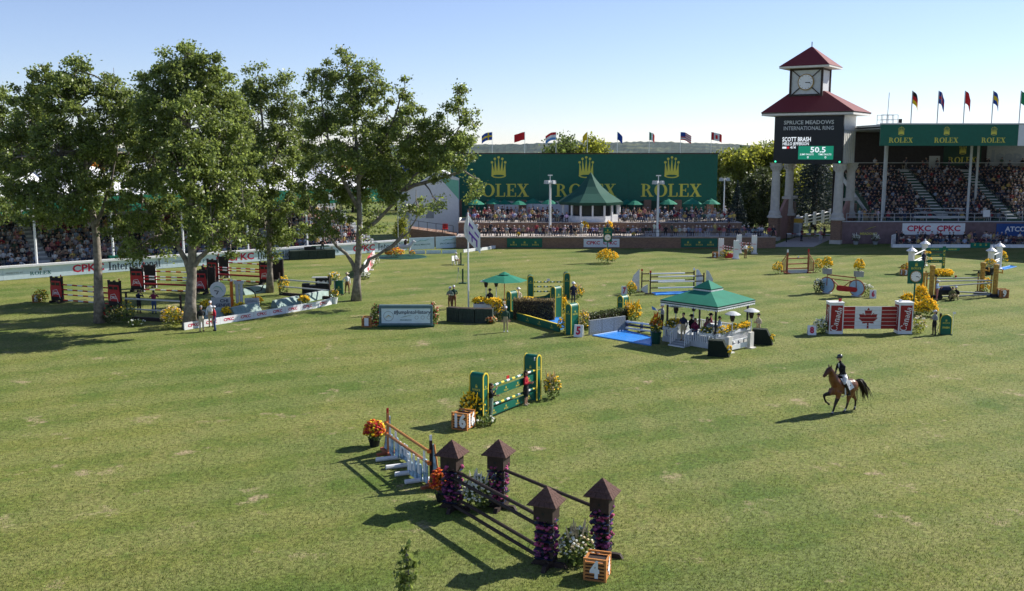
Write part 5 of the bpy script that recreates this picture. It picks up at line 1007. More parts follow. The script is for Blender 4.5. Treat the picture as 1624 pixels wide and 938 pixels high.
# ---- 4. horse and rider
def horse():
    B = Body(); k = 1 / 235.0; cs = 1 / math.cos(R(22))
    def P(x, y, s=0.0): return Vector(((x - 780) * k * cs, s, (738 - y) * k - .1064 * (x - 780) * k - .066))
    T = [(655, 480, .16, .30), (690, 440, .24, .36), (740, 440, .27, .37), (790, 455, .28, .36), (840, 450, .29, .35), (880, 440, .28, .33), (925, 440, .17, .24), (945, 440, .06, .12)]
    for i in range(len(T) - 1):
        pass
    vs = []; fs = []; n = 16
    for x, y, rs, rz in T:
        c = P(x, y)
        for j in range(n): a = 2 * PI * j / n; vs.append((c.x, rs * math.cos(a), c.z + rz * math.sin(a) * (1.0 if math.sin(a) > 0 else .95)))
        B.S.append((c.x, 0, c.z, rs, 1)); B.S.append((c.x, 0, c.z + rz * .4, rs * .8, 1)); B.S.append((c.x, 0, c.z - rz * .4, rs * .8, 1))
    for i in range(len(T) - 1):
        for j in range(n): j2 = (j + 1) % n; fs.append((i * n + j, (i + 1) * n + j, (i + 1) * n + j2, i * n + j2))
    fs += [tuple(range(n)), tuple(range((len(T) - 1) * n, len(T) * n))[::-1]]; B.mb.add(vs, fs)
    B.limb([P(690, 420), P(660, 380), P(640, 330), P(618, 285), P(606, 262)], [.33, .29, .225, .17, .135], 1, 12, .68)          # neck
    B.limb([P(612, 258), P(592, 275), P(565, 310), P(545, 335), P(532, 350)], [.125, .145, .115, .088, .07], [4, 4, 4, 4], 12, .7)   # head
    for s in (-1, 1): B.limb([P(606, 250, s * .06), P(604, 228, s * .085), P(608, 216, s * .09)], [.035, .032, .01], 4, 6)
    # fore legs (near = s>0 towards the viewer after the turn)
    B.limb([P(668, 490, .13), P(640, 532, .14), P(572, 548, .14)], [.16, .11, .062], [1, 2], 10); B.limb([P(572, 546, .14), P(584, 590, .14), P(603, 622, .14)], [.062, .045, .05], 2, 8); B.limb([P(603, 622, .14), P(622, 632, .14), P(643, 650, .14)], [.045, .04, .058], 3, 8)
    B.limb([P(700, 490, -.13), P(692, 560, -.13), P(662, 635, -.13)], [.16, .1, .066], [1, 2], 10); B.limb([P(662, 635, -.13), P(648, 690, -.13), P(642, 705, -.13)], [.06, .045, .05], 2, 8); B.limb([P(642, 705, -.13), P(634, 722, -.13), P(628, 738, -.13)], [.045, .042, .064], [5, 3], 8)
    # hind legs
    B.limb([P(890, 440, .13), P(900, 500, .15), P(935, 560, .15), P(962, 590, .15)], [.27, .2, .11, .06], [1, 1, 1], 12, .72); B.limb([P(962, 588, .15), P(962, 640, .15), P(960, 664, .15)], [.062, .046, .05], 2, 8); B.limb([P(960, 664, .15), P(958, 682, .15), P(950, 705, .15)], [.046, .042, .064], [5, 3], 8)
    B.limb([P(850, 460, -.13), P(835, 520, -.14), P(818, 570, -.14), P(812, 615, -.14)], [.24, .17, .1, .062], [1, 1, 1], 12, .72); B.limb([P(812, 613, -.14), P(800, 655, -.14), P(792, 674, -.14)], [.06, .046, .05], 2, 8); B.limb([P(792, 674, -.14), P(780, 696, -.14), P(762, 716, -.14)], [.046, .042, .064], [5, 3], 8)
    ex = MB(); ex.mi = 4
    for s in (-1, 1): ex.ball(P(588, 268, s * .085), .022, 6, 4)
    for s in (-1, 1): ex.ball(P(536, 342, s * .04), .016, 5, 3)
    coat = mat('bay_coat', (.14, .045, .015), .38, .35, 3, spec=.5); dark = mat('dark_points', (.022, .014, .011), .5, .2)
    return B.done('horse', [M['black'], coat, dark, mat('hoof', (.06, .05, .045), .6, .1), mat('bay_face', (.085, .032, .016), .5, .2), mat('white_sock', (.55, .52, .5), .7, .1)], .024, ex), P
hm, HP = horse(); base = g(1336, 654); HY = R(22); HS = 1.06
ho = link('horse', hm, None, (base.x, base.y, 0), HY); ho.scale = (HS,) * 3; tag(ho, 'bay horse with black tail trotting with one foreleg raised', 'horse')
mb = MB(); tail = [HP(915, 385), HP(945, 380), HP(985, 400), HP(1025, 450), HP(1055, 505), HP(1072, 545)]; mb.tube(tail, [.05, .09, .13, .14, .12, .03], 10, True, .55)
rng = np.random.default_rng(9)
for i in range(46):
    o = Vector(rng.normal(size=3) * .07); mb.tube([tail[1] + o * .4, tail[2] + o, tail[3] + o * 1.5 + Vector((0, 0, -.05)), tail[5] + o * 1.9 + Vector((-.1 * rng.random(), 0, -.2 * rng.random() + .05))], [.015, .02, .02, .004], 4)
mb.build('tail', MATS['dark_points'], ho, smooth=True)
mb = MB()
for i in range(30):
    f = i / 29; q = HP(612 + 75 * f, 240 + 92 * f); mb.tube([q, q + Vector((.03, .05, -.03)), q + Vector((.02, .1, -.13))], [.022, .03, .008], 4)
mb.build('mane', MATS['dark_points'], ho)
mb = MB(); Yc = .285
for s in (-1, 1): mb.add([HP(700, 352, s * .19), HP(815, 372, s * .2), HP(850, 440, s * .31), HP(800, 472, s * .315), HP(745, 450, s * .305), HP(760, 360, s * .2)], [(0, 5, 4), (5, 1, 3, 4), (1, 2, 3)])
mb.build('saddle_cloth', M['white'], ho)
mb = MB(); mb.tube([HP(712, 338), HP(750, 352), HP(800, 345), HP(822, 352)], [.1, .17, .2, .1], 10, True, .45); mb.build('saddle', mat('saddle_leather', (.03, .018, .012), .4, .2), ho)
mb = MB()
for s in (-1, 1): mb.tube([HP(575, 300, s * .09), HP(540, 335, s * .07)], .012, 4); mb.tube([HP(604, 250, s * .1), HP(575, 300, s * .09)], .012, 4); mb.tube([HP(542, 338, s * .07), HP(620, 330, s * .2), HP(690, 312, s * .08)], .008, 4)
mb.build('bridle', M['black'], ho); mb = MB()
for s in (-1, 1): mb = MB(); mb.tube([HP(770, 380, s * .3), HP(778, 500, s * .36)], .012, 4); mb.tube([HP(778, 500, s * .36), HP(770, 525, s * .36), HP(790, 525, s * .38), HP(778, 500, s * .36)], .01, 4); mb.build('stirrup', M['steel'], ho)
mb = MB(); mb.tube([HP(748, 448, .27), HP(752, 520, .29), HP(755, 550, .1), HP(755, 550, -.1), HP(752, 520, -.29), HP(748, 448, -.27)], .03, 5); mb.build('girth', M['white'], ho)
# rider
B = Body(); hipR = HP(768, 335)
B.loft([(hipR.x + .03, 0, hipR.z - .1, .15, .17), (hipR.x, 0, hipR.z + .05, .145, .175), (hipR.x - .07, 0, hipR.z + .22, .12, .155), (hipR.x - .13, 0, hipR.z + .42, .13, .19), (hipR.x - .17, 0, hipR.z + .54, .11, .2), (hipR.x - .19, 0, hipR.z + .62, .07, .09)], [2, 1, 1, 1, 1])
hd = Vector((hipR.x - .25, 0, hipR.z + .82)); B.limb([(hipR.x - .19, 0, hipR.z + .6), hd], [.055, .055], 0)
B.loft([(hd.x - .03, 0, hd.z - .12, .05, .035), (hd.x - .01, 0, hd.z - .06, .08, .06), (hd.x, 0, hd.z, .096, .076), (hd.x, 0, hd.z + .08, .08, .066), (hd.x, 0, hd.z + .115, .04, .035)], [0] * 4)
ex = MB(); ex.mi = 0; ex.tube([hd + Vector((-.09, 0, .0)), hd + Vector((-.122, 0, -.035)), hd + Vector((-.09, 0, -.045))], [.008, .016, .01], 5); ex.mi = 3
for s in (-1, 1): ex.ball(hd + Vector((-.09, s * .03, .005)), .01, 5, 3)
for s in (-1, 1):
    so = Vector((hipR.x - .15, s * .2, hipR.z + .52)); el = so + Vector((-.03, s * .06, -.28)); wr = HP(690, 322, s * .09)
    B.limb([so, so.lerp(el, .5), el], [.065, .055, .048], 1); B.limb([el, wr], [.046, .032], 1); dv = (wr - el).normalized(); B.limb([wr, wr + dv * .09], [.036, .036], 0, 8, .7); ex.mi = 0
    for i in range(4): q = wr + dv * .1 + Vector((0, s * .012, .03 - .02 * i)); ex.tube([q - dv * .03, q + dv * .03, q + dv * .035 - Vector((0, s * .03, 0)), q - dv * .0 - Vector((0, s * .035, 0))], [.011, .011, .01, .008], 5)
    q = wr + dv * .05 + Vector((0, 0, .035)); ex.tube([q, q + dv * .045 + Vector((0, -s * .01, .012)), q + dv * .07 + Vector((0, -s * .02, .0))], [.012, .011, .008], 5)
    kn = HP(728, 395, s * .33); an = HP(786, 500, s * .37); B.limb([hipR + Vector((0, s * .09, -.04)), hipR.lerp(kn, .5) + Vector((0, s * .09, .03)), kn], [.13, .11, .075], 2); B.limb([kn, kn.lerp(an, .35), an], [.075, .072, .05], 3)
    B.limb([an + Vector((.05, 0, -.04)), an + Vector((-.06, 0, -.05)), an + Vector((-.17, 0, -.06))], [.045, .045, .03], 3)
rme = B.done('person', [M['skin'], clothm('black', CL['black']), clothm('breeches', (.68, .68, .68)), mat('riding_boot', (.014, .012, .012), .25, .1)], .024, ex)
ro = link('person', rme, None, (base.x, base.y, 0), HY); ro.scale = (HS,) * 3; tag(ro, 'rider in black jacket, white breeches and helmet seated on the bay horse', 'person')
mb = MB(); mb.lathe([(.105, -.02), (.115, .03), (.1, .1), (.05, .14), (.001, .148)], hd + Vector((.012, 0, .03)), 14, 1.18, 1.0); mb.box(tuple(hd + Vector((-.14, 0, .015))), (.09, .15, .014)); mb.build('helmet', mat('riding_helmet', (.03, .032, .036), .2, .1, spec=.6), ro, smooth=True)
mb = MB(); mb.add([(hipR.x - .285, -.05, hipR.z + .6), (hipR.x - .285, .05, hipR.z + .6), (hipR.x - .255, .0, hipR.z + .36)], [(0, 1, 2)]); mb.build('shirt_front', M['white'], ro)

# ---- 5. centre combination: arched pillars, hedge, blue trays
def pill_at(name_label, u, v, w_, d, h_, yaw):
    p = g(u, v); t = thing('arched_pillar', name_label, 'jump stand', p, yaw); pillar(t, 0, 0, w_, d, h_); return t
pa = R(-42)
pill_at('arched green pillar at the flagpole end of the tall hedge', 812, 503, .45, .75, 1.95, pa); pill_at('arched green pillar at the tray end of the tall hedge', 882, 503, .45, .75, 2.3, pa)
pill_at('arched green pillar beside the number five board', 907, 530, .5, .8, 2.1, pa); pill_at('short arched green pillar behind the low stone panels', 988, 501, .5, .75, 1.55, pa)
def hedge(label, a, b, w_, h_, leaf='hedge', n=2600, seed=1, ls=.13):
    rng = np.random.default_rng(seed); L_ = (b - a).length; t = thing('hedge', label, 'hedge', a, azim(a, b)); bx('core', M['soil'], t, (L_ / 2, 0, 0), (L_ - .1, w_ - .16, h_ - .12))
    P = rng.random((n, 3)) * [L_, w_, h_] - [0, w_ / 2, 0]; f = rng.integers(0, 3, n); P[f == 0, 2] = h_ + rng.normal(size=(f == 0).sum()) * .05; P[f == 1, 1] = -w_ / 2 + rng.normal(size=(f == 1).sum()) * .04; e = f == 2; P[e, 0] = np.where(rng.random(e.sum()) < .5, 0, L_)
    link('foliage', leaf_mesh('foliage', P, ls, M[leaf], rng=rng), t); return t
hedge('tall clipped brown green hedge between two arched pillars', g(815, 506), g(879, 507), .8, 1.45, seed=3)
hedge('low brushy hedge behind the grey stone panels', g(932, 522), g(990, 512), .7, 1.0, 'leafd', 2200, 4); 
A, B = g(809, 504), g(888, 527); tr_ = thing('logo_board', 'long low green board with gold logos edging the blue tray', 'jump board', A, azim(A, B)); L_ = (B - A).length
bx('board', M['green'], tr_, (L_ / 2, 0, .0), (L_, .12, .5)); bx('top_edge', M['yellow'], tr_, (L_ / 2, 0, .5), (L_, .14, .03))
for k in range(4): logo(tr_, .42, (L_ * (.14 + .24 * k), -.066, .16))
def tray(label, pts):
    t = thing('water_tray', label, 'water tray', (0, 0, 0)); mb = MB(); q = [g(*p) for p in pts]; n = len(q); mb.add([(p.x, p.y, .02) for p in q] + [(p.x, p.y, .0) for p in q], [tuple(range(n))] + [(i, i + n, (i + 1) % n + n, (i + 1) % n) for i in range(n)]); mb.build('sheet', M['blue'], t)
    for i in range(n):
        a, b = q[i], q[(i + 1) % n]; MB().tube([a + Vector((0, 0, .03)), b + Vector((0, 0, .03))], .05, 5).build('rim', mat('tray_rim', (.06, .25, .6), .5, .1), t)
    return t
tray('blue tray between the hedge and the green logo board', ((826, 507), (888, 504.5), (903, 516), (888, 524))); tray('bright blue water tray beside the pavilion steps', ((940, 533), (990, 524.5), (1034, 536), (1032, 549)))
A, B = g(934, 532), g(991, 524); t = thing('stone_panel', 'row of grey speckled low panels behind the bright blue tray', 'jump panel', A, azim(A, B)); L_ = (B - A).length
for k in range(3): bx('panel', M['lgrey'] if False else mat('speckled_stone', (.24, .26, .26), .9, .4, 14, .3, 40), t, (L_ * (k + .5) / 3, 0, 0), (L_ / 3 - .03, .15, 1.0))
A, B = g(991, 524), g(1042, 531); t = thing('slatted_bench', 'low dark blue bench with white slats at the end of the bright tray', 'bench', A, azim(A, B)); L_ = (B - A).length
for z in (.12, .34, .56): bx('slat', M['white' if z != .34 else 'navy'], t, (L_ / 2, 0, z), (L_, .06, .12))
for x in (.1, L_ / 2, L_ - .1): bx('leg', M['navy'], t, (x, .1, 0), (.07, .25, .68))
for u, v, r, h_, fl, lab, sd_ in ((790, 505, .5, 1.35, ('f_yellow',), 'yellow flowers left of the tall hedge beside the standing groom', 21), (779, 513, .4, .5, ('f_orange', 'f_pale'), 'low peach flowers at the corner of the dark planter', 22), (898, 528, .6, 1.2, ('f_yellow',), 'yellow gladioli before the pillar at the end of the logo board', 23), (924, 528, .5, 1.5, ('f_yellow', 'f_pale'), 'tall yellow and peach arrangement beside the number five board', 24), (892, 497, .4, 1.2, ('f_yellow',), 'yellow flowers behind the tray end pillar', 25),
        (997, 510, .45, 1.3, ('f_pale', 'f_yellow'), 'cream flowers beside the short arched pillar', 26), (1006, 513, .5, 1.5, ('f_yellow',), 'bright yellow lilies right of the short arched pillar', 27), (1040, 545, .4, 1.75, ('f_yellow', 'f_orange'), 'tall yellow and rust flower urn at the corner of the bright tray', 28), (915, 474, .6, 1.2, ('f_yellow', 'f_pale'), 'yellow flowers beside the far arched pillar', 29)):
    bush(lab, g(u, v), r, h_, fl, 260, 90, spikes=7, fs=.12, seed=sd_, pot=('dgreen', .7, .75) if sd_ == 28 else None)
board_sign('white tent board with red number five', g(918, 534), R(-20), '5', .78, .6)
# far green vertical
A, B = g(846, 473), g(893, 473); ya = azim(A, B); L_ = (B - A).length
fj = thing('logo_vertical', 'far green vertical with arched pillars and striped poles by the parasol', 'jump', A, ya); pillar(fj, -.25, .2, .5, .95, 1.9); pillar(fj, L_ + .3, .2, .5, .95, 2.15)
for z in (1.35, .95, .55): pole(fj, (0, 0, z), (L_, 0, z), .055, ['green', 'yellow', 'green', 'white'], 18)
mb = MB(); mb.prism([(0, 0), (L_, 0), (L_, .28), (L_ * .78, .62), (L_ * .6, .5), (L_ * .4, .2), (L_ * .2, .12), (0, .1)], -.12, -.06); mb.build('wave_board', M['green'], fj); mb = MB(); mb.tube([(L_, -.09, .3), (L_ * .78, -.09, .64), (L_ * .6, -.09, .52), (L_ * .4, -.09, .22), (0, -.09, .12)], .025, 5); mb.build('wave_edge', M['yellow'], fj)
for x, c in ((L_ * .5, 'white'),): bx('jump_flag', M[c], fj, (x, 0, 1.42), (.25, .02, .2))
person('person in dark suit and white hat beside the far arched pillar', g(909, 482), R(10), 'navy', 'navy', H=1.75, hat=('white', 'hat'))
# flagpole, planter, parasol platform
p = g(743, 489); fp = thing('flagpole', 'tall white flagpole with drooping white flag bearing purple letters', 'flagpole', p); fh = 7.45
cyl('pole', M['white'], fp, (0, 0, 0), (0, 0, fh), .06, 10); mb = MB(); W_, n = 1.25, 12
def fpt(a, b): x = a * .95; return (x - .32 * math.sin(b * 2.4) * (1 - a) * 1.0, .16 * math.sin(a * 5 + b * 2), fh - .08 - b * 1.9 - a * (1.55 - .35 * b) - .0)
grid = [[fpt(i / n, j / n) for j in range(n + 1)] for i in range(n + 1)]
mb.add([q for r_ in grid for q in r_], [(i * (n + 1) + j, (i + 1) * (n + 1) + j, (i + 1) * (n + 1) + j + 1, i * (n + 1) + j + 1) for i in range(n) for j in range(n)]); fl_ = mb.build('cloth', M['white'], fp, smooth=True)
def fstroke(a0, a1, b0, b1):
    mb = MB(); k = 5
    for s_ in (-1, 1):
        vs = [Vector(fpt(a0 + (a1 - a0) * i / k, b)) + Vector((0, s_ * .022, 0)) for i in range(k + 1) for b in (b0, b1)]; mb.add(vs, [(2 * i, 2 * i + 1, 2 * i + 3, 2 * i + 2) for i in range(k)])
    mb.build('printed_stroke', M['purple'], fl_)
for s_ in ((.18, .82, .5, .6), (.18, .26, .6, .85), (.46, .53, .6, .82), (.74, .82, .6, .85), (.2, .5, .2, .28), (.2, .27, .28, .42), (.62, .9, .24, .32)): fstroke(*s_)
for i, (a, b) in enumerate((((708, 510), (727, 512)), ((727.5, 512), (752, 513)), ((753, 513), (781, 513.5)))):
    A, B = g(*a), g(*b); t = thing('planter_box', ('dark green boarded planter box nearest the two grooms', 'dark green boarded planter box before the flagpole', 'dark green boarded planter box beside the peach flowers')[i], 'planter', A, azim(A, B)); L_ = (B - A).length
    for k in range(4): bx('board', mat('planter_board', (.03, .046, .036), .8, .3, 6, .4, 30), t, (L_ * (k + .5) / 4, .3, 0), (L_ / 4 - .012, .6, 1.02))
    bx('soil', M['soil'], t, (L_ / 2, .32, 1.0), (L_ - .1, .5, .04))
p = g(800, 490); um = thing('parasol', 'large green market parasol over the flower edged platform', 'umbrella', p); R0 = 1.78
mb = MB(); mb.lathe([(R0, 2.22), (R0 * .45, 2.56), (.36, 2.66)], (0, 0, 0), 8); mb.build('canopy', M['canvas'], um); mb = MB(); mb.lathe([(.46, 2.7), (.2, 2.82), (.02, 2.9)], (0, 0, 0), 8); mb.build('vent', M['canvas'], um); mb = MB(); mb.lathe([(R0, 2.08), (R0 + .01, 2.22)], (0, 0, 0), 8); cyl('pole', M['wood'], um, (0, 0, 0), (0, 0, 2.7), .035, 8)
for i in range(8): a = i * PI / 4; cyl('rib', M['wood'], um, (0, 0, 2.5), (1.7 * math.cos(a), 1.7 * math.sin(a), 2.2), .015, 4)
pf = thing('platform', 'low white picket edged platform under the green parasol', 'platform', g(800, 493)); bx('deck', M['lgrey'], pf, (-.2, 0, 0), (3.6, 2.2, .35))
for x in np.arange(-2.0, 1.6, .14): bx('picket', M['white'], pf, (float(x), -1.12, .3), (.07, .03, .5))
bx('rail', M['white'], pf, (-.2, -1.12, .8), (3.6, .08, .06))
def heater(label, loc, z0=0.0, h_=2.15):
    t = thing('patio_heater', label, 'heater', (loc[0], loc[1], z0)); MB().lathe([(.22, 0), (.22, .4), (.1, .5), (.035, .55), (.035, h_ - .55)], (0, 0, 0), 10).build('stand', M['lgrey'], t); MB().lathe([(.1, h_ - .55), (.16, h_ - .3), (.15, h_ - .12)], (0, 0, 0), 10).build('burner', M['brown'], t)
    MB().lathe([(.5, h_ - .1), (.46, h_ - .07), (.2, h_ + .06), (.02, h_ + .1), (.02, h_ + .08), (.2, h_ + .03), (.48, h_ - .1)], (0, 0, 0), 16).build('reflector', M['lgrey'], t); return t
p = g(771, 488); heater('patio heater with pale reflector at the planter side of the parasol', p); p = g(787, 487); heater('patio heater with pale reflector close under the parasol edge', p)
for u, v, lab in ((762, 497, 'white box of yellow mums by the patio heaters'), (783, 499, 'white box of yellow mums under the parasol pole'), (816, 499, 'white box of yellow mums against the tall hedge'), (838, 497, 'white box of yellow mums beside the wave board')):
    p = g(u, v); t = bush(lab, (p.x, p.y, .0), .62, 1.25, ('f_yellow',), 120, 150, fs=.14, seed=u, ry=.4, pot=('wbox', .75, .75))
person('spectator in black hat and coat seated on the parasol platform', g(777, 494), R(200), 'black', 'black', H=1.75, pose='sit', arms=('lap', 'lap'), hat=('black', 'hat'), z0=.4)
person('spectator in white hat seated behind the yellow mums', g(822, 490), R(20), 'beige', 'white', H=1.7, pose='sit', arms=('lap', 'lap'), hat=('white', 'hat'), z0=.36)
person('groom in sage shirt with hands clasped beside the dark planter', g(714, 491), R(-20), 'sage', 'brown', H=1.78, arms=('hold', 'hold'), hat=('white', 'cap')); person('groom in dark green shirt standing behind the sage one', g(720, 489), R(10), 'green', 'brown', H=1.8, arms=('back', 'back'), hat=('white', 'cap'))
person('groom in dark green shirt and pale trousers before the hedge', g(802, 527), R(10), 'green', 'khaki', 'white', H=1.78, arms=('down', 'down'), hat=('white', 'cap'))

# ---- 6. garden pavilion with the two tier roof
gc = Vector((12.55, 61.9, 0)); gz = thing('garden_pavilion', 'square pavilion with two tier green canvas roof and white picket deck', 'pavilion', gc, R(45)); hs = 2.15
def tier(h0, h1, a, b, name):
    for f in range(4):
        mb = MB(); th = f * PI / 2; ca, sa = math.cos(th), math.sin(th); q = [(-a, -a, h0), (a, -a, h0), (b, -b, h1), (-b, -b, h1)]; mb.add([(x * ca - y * sa, x * sa + y * ca, z) for x, y, z in q], [(0, 1, 2, 3)]); mb.build(name, M['canvas'], gz)
def valance(z, a, h_, nsc):
    for f in range(4):
        th = f * PI / 2; ca, sa = math.cos(th), math.sin(th); T_ = lambda x, y, zz: (x * ca - y * sa, x * sa + y * ca, zz)
        mb = MB(); mb.add([T_(-a, -a, z), T_(a, -a, z), T_(a, -a, z - h_), T_(-a, -a, z - h_)], [(0, 3, 2, 1)]); v_ = mb.build('valance', M['dgreen'], gz)
        for i in range(nsc):
            x0 = -a + 2 * a * i / nsc; x1 = -a + 2 * a * (i + 1) / nsc; xm = (x0 + x1) / 2; mb = MB(); mb.add([T_(x0, -a - .006, z - h_ + .03), T_(x1, -a - .006, z - h_ + .03), T_(x1 - (x1 - x0) * .15, -a - .006, z - h_ - .05), T_(xm, -a - .006, z - h_ - .08), T_(x0 + (x1 - x0) * .15, -a - .006, z - h_ - .05)], [(0, 4, 3, 2, 1)]); mb.build('scallop', M['white'], v_)
        if nsc > 12: mb = MB(); mb.add([T_(-a, -a - .004, z - .08), T_(a, -a - .004, z - .08), T_(a, -a - .004, z - .14), T_(-a, -a - .004, z - .14)], [(0, 3, 2, 1)]); mb.build('stripe', M['lgrey'], v_)
tier(2.72, 3.42, hs, .5, 'roof'); tier(3.5, 3.98, .68, .01, 'upper_roof'); valance(2.72, hs, .24, 22); valance(3.5, .68, .1, 9)
for x in (-1, 1):
    for y in (-1, 1): bx('post', M['black'], gz, (x * 1.82, y * 1.82, .3), (.1, .1, 2.45)); MB().tube([(x * 1.82, y * 1.82, 2.2), (x * 1.4, y * 1.82, 2.65)], .04, 5).build('brace', M['black'], gz)
bx('deck', M['lgrey'], gz, (0, 0, 0), (4.0, 4.0, .34))
for f in range(4):
    th = f * PI / 2; ca, sa = math.cos(th), math.sin(th); a = 1.97
    for i in range(30):
        x = -a + 2 * a * i / 29
        if f == 3 and -1.0 < x < .3: continue          # opening for the steps
        bx('picket', M['white'], gz, (x * ca + a * sa, x * sa - a * ca, .3), (.055, .035, .62), th)
    if f != 3: bx('rail', M['white'], gz, (a * sa, -a * ca, .92), (2 * a, .09, .06), th); bx('skirt', M['white'], gz, (1.03 * a * sa, -1.03 * a * ca, 0), (2 * a, .04, .34), th)
for i in range(3): bx('step', M['grey'], gz, (-2.15 - .28 * (2 - i), .35, 0), (.28, 1.1, .1 + .1 * i))
for y in (-.2, .9):
    for i in range(4): bx('baluster', M['white'], gz, (-2.05 - .22 * i, y, 0), (.05, .05, 1.05 - .08 * i))
    MB().tube([(-2.0, y, 1.08), (-2.78, y, .78)], .035, 5).build('stair_rail', M['white'], gz)
bx('stair_base', M['white'], gz, (-2.85, .35, 0), (.06, 1.2, .06))
def gl(x, y, z=0.0): c, s = math.cos(R(45)), math.sin(R(45)); return Vector((gc.x + x * c - y * s, gc.y + x * s + y * c, z))
for i, (x, y, rx, ry, a, lab) in enumerate(((0, -1.9, 1.0, .24, 45, 'planter of yellow mums along the sunlit rail of the pavilion'), (-1.85, -1.2, .5, .24, -45, 'greenery planter on the rail before the pavilion steps'), (1.4, -1.9, .6, .26, 45, 'bright yellow mums at the far end of the sunlit pavilion rail'), (-1.0, 1.9, .8, .24, 45, 'yellow mums along the back rail of the pavilion'), (-1.9, 1.5, .5, .24, -45, 'dark greenery planter at the left corner of the pavilion rail'), (-1.2, -1.9, .6, .24, 45, 'greenery with white blooms at the front corner of the pavilion rail'))):
    t = bush(lab, gl(x, y, .82), rx, .55, ('f_yellow',) if i not in (1, 4, 5) else ('f_yellow', 'f_white'), 150, 110 if i not in (1, 4) else 24, fs=.11, seed=40 + i, ry=ry); t.rotation_euler[2] = R(a); bx('trough', M['white'], t, (0, 0, -.02), (rx * 2, .3, .17))
for i, (u, v, lab) in enumerate(((1071, 538, 'patio heater behind the steps of the garden pavilion'), (1099, 534, 'patio heater at the back corner of the garden pavilion'), (1160, 553, 'patio heater with white reflector outside the sunlit pavilion rail'), (1190, 547, 'patio heater with white reflector at the end of the sunlit rail'))): heater(lab, g(u, v), 0, 2.25)
for lab, u, v, ang, fu, fv in (('dark green wedge block with flowers at the front corner of the pavilion', 1140, 565, 40, 1152, 561), ('dark green wedge block with flowers at the sunlit end of the pavilion', 1209, 546, 40, 1221, 543)):
    t = thing('wedge_planter', lab, 'planter', g(u, v), R(ang - 60)); mb = MB(); mb.prism([(-.62, 0), (.62, 0), (.6, .25), (.25, .98), (-.62, .98)], -.3, .3); mb.build('block', mat('artificial_turf', (.01, .018, .012), .95, .3, 20, .6, 60), t); q = ell(16, (.62, -.1, .5), (.16, .3, .22), .5, np.random.default_rng(u)); link('blossoms', blossoms(q, .13, M['f_yellow']), t); link('foliage', leaf_mesh('foliage', ell(50, (.6, -.1, .4), (.2, .3, .3), .3), .13, M['leafm']), t); bx('foot', M['brown'], t, (0, 0, 0), (1.3, .5, .06))
A, B = g(1156, 560), g(1190, 552); t = thing('spare_jump_panel', 'white panel hung between two white jump stands beside the pavilion', 'jump panel', A, azim(A, B)); L_ = (B - A).length
for x in (0, L_): bx('stand', M['offwhite'], t, (x, 0, .05), (.38, .2, .95)); bx('foot', M['offwhite'], t, (x, 0, 0), (.5, .5, .06))
bx('plank', M['white'], t, (L_ / 2, .12, .1), (L_, .05, .3)); bx('frame', M['white'], t, (L_ / 2, .12, .62), (L_, .05, .06))
for x in (.25, .5, .75): bx('bar', M['navy'], t, (L_ * x, .12, .4), (.05, .04, .22))
person('man in navy jacket and khaki trousers on the pavilion steps', gl(-2.2, .3), R(-40), 'navy', 'khaki', 'brown', 1.82, ('hold', 'down'), z0=.28, hair='hair')
for x, y, sh, pn, fe, lab, hat, fc in ((-1.2, .1, 'maroon', 'jean', True, 'woman in maroon top seated by the pavilion steps', None, -30), (-.8, -.7, 'grey', 'beige', True, 'woman in grey striped top seated near the pavilion front corner', None, 20), (-.3, -.2, 'pink', 'white', True, 'woman in pale pink reading on the pavilion', None, 10), (.5, -.6, 'lblue', 'grey', False, 'man in pale blue shirt seated on the pavilion', None, 60), (1.0, .4, 'maroon', 'black', False, 'man in dark red and black hat seated on the pavilion', ('black', 'hat'), 90), (-.3, 1.0, 'black', 'black', False, 'man in black and wide hat seated at the back of the pavilion', ('black', 'hat'), 30)):
    person(lab, gl(x, y), R(fc), sh, pn, H=1.72, pose='sit', arms=('lap', 'lap'), female=fe, hat=hat, z0=.34)
person('person looking over the sunlit end of the pavilion rail', g(1202, 538), R(-60), 'beige', 'khaki', H=1.7, arms=('hold', 'hold'), hat=('black', 'cap'))
tb = thing('round_table', 'small round white table among the people on the pavilion', 'table', gl(.3, -.1, .34)); MB().lathe([(.5, .7), (.5, .74)], (0, 0, 0), 16).build('top', M['white'], tb); cyl('leg', M['steel'], tb, (0, 0, 0), (0, 0, .7), .04); MB().lathe([(.25, 0), (.25, .03)], (0, 0, 0), 12).build('base', M['steel'], tb)
person('steward in grey coat and red sash holding a blue flag', g(1050, 523), R(-80), 'grey', 'black', H=1.78, arms=('out', 'hold'), hat=('white', 'cap'))
t = thing('hand_flag', 'small pale blue flag on a stick held by the steward', 'flag', g(1041, 523)); cyl('stick', M['white'], t, (.25, .0, .95), (-.1, 0, 1.5), .015, 5); MB().add([(-.1, 0, 1.5), (-.36, .03, 1.62), (-.3, .02, 1.38), (-.05, 0, 1.32)], [(0, 1, 2, 3)]).build('cloth', M['Flb'], t)
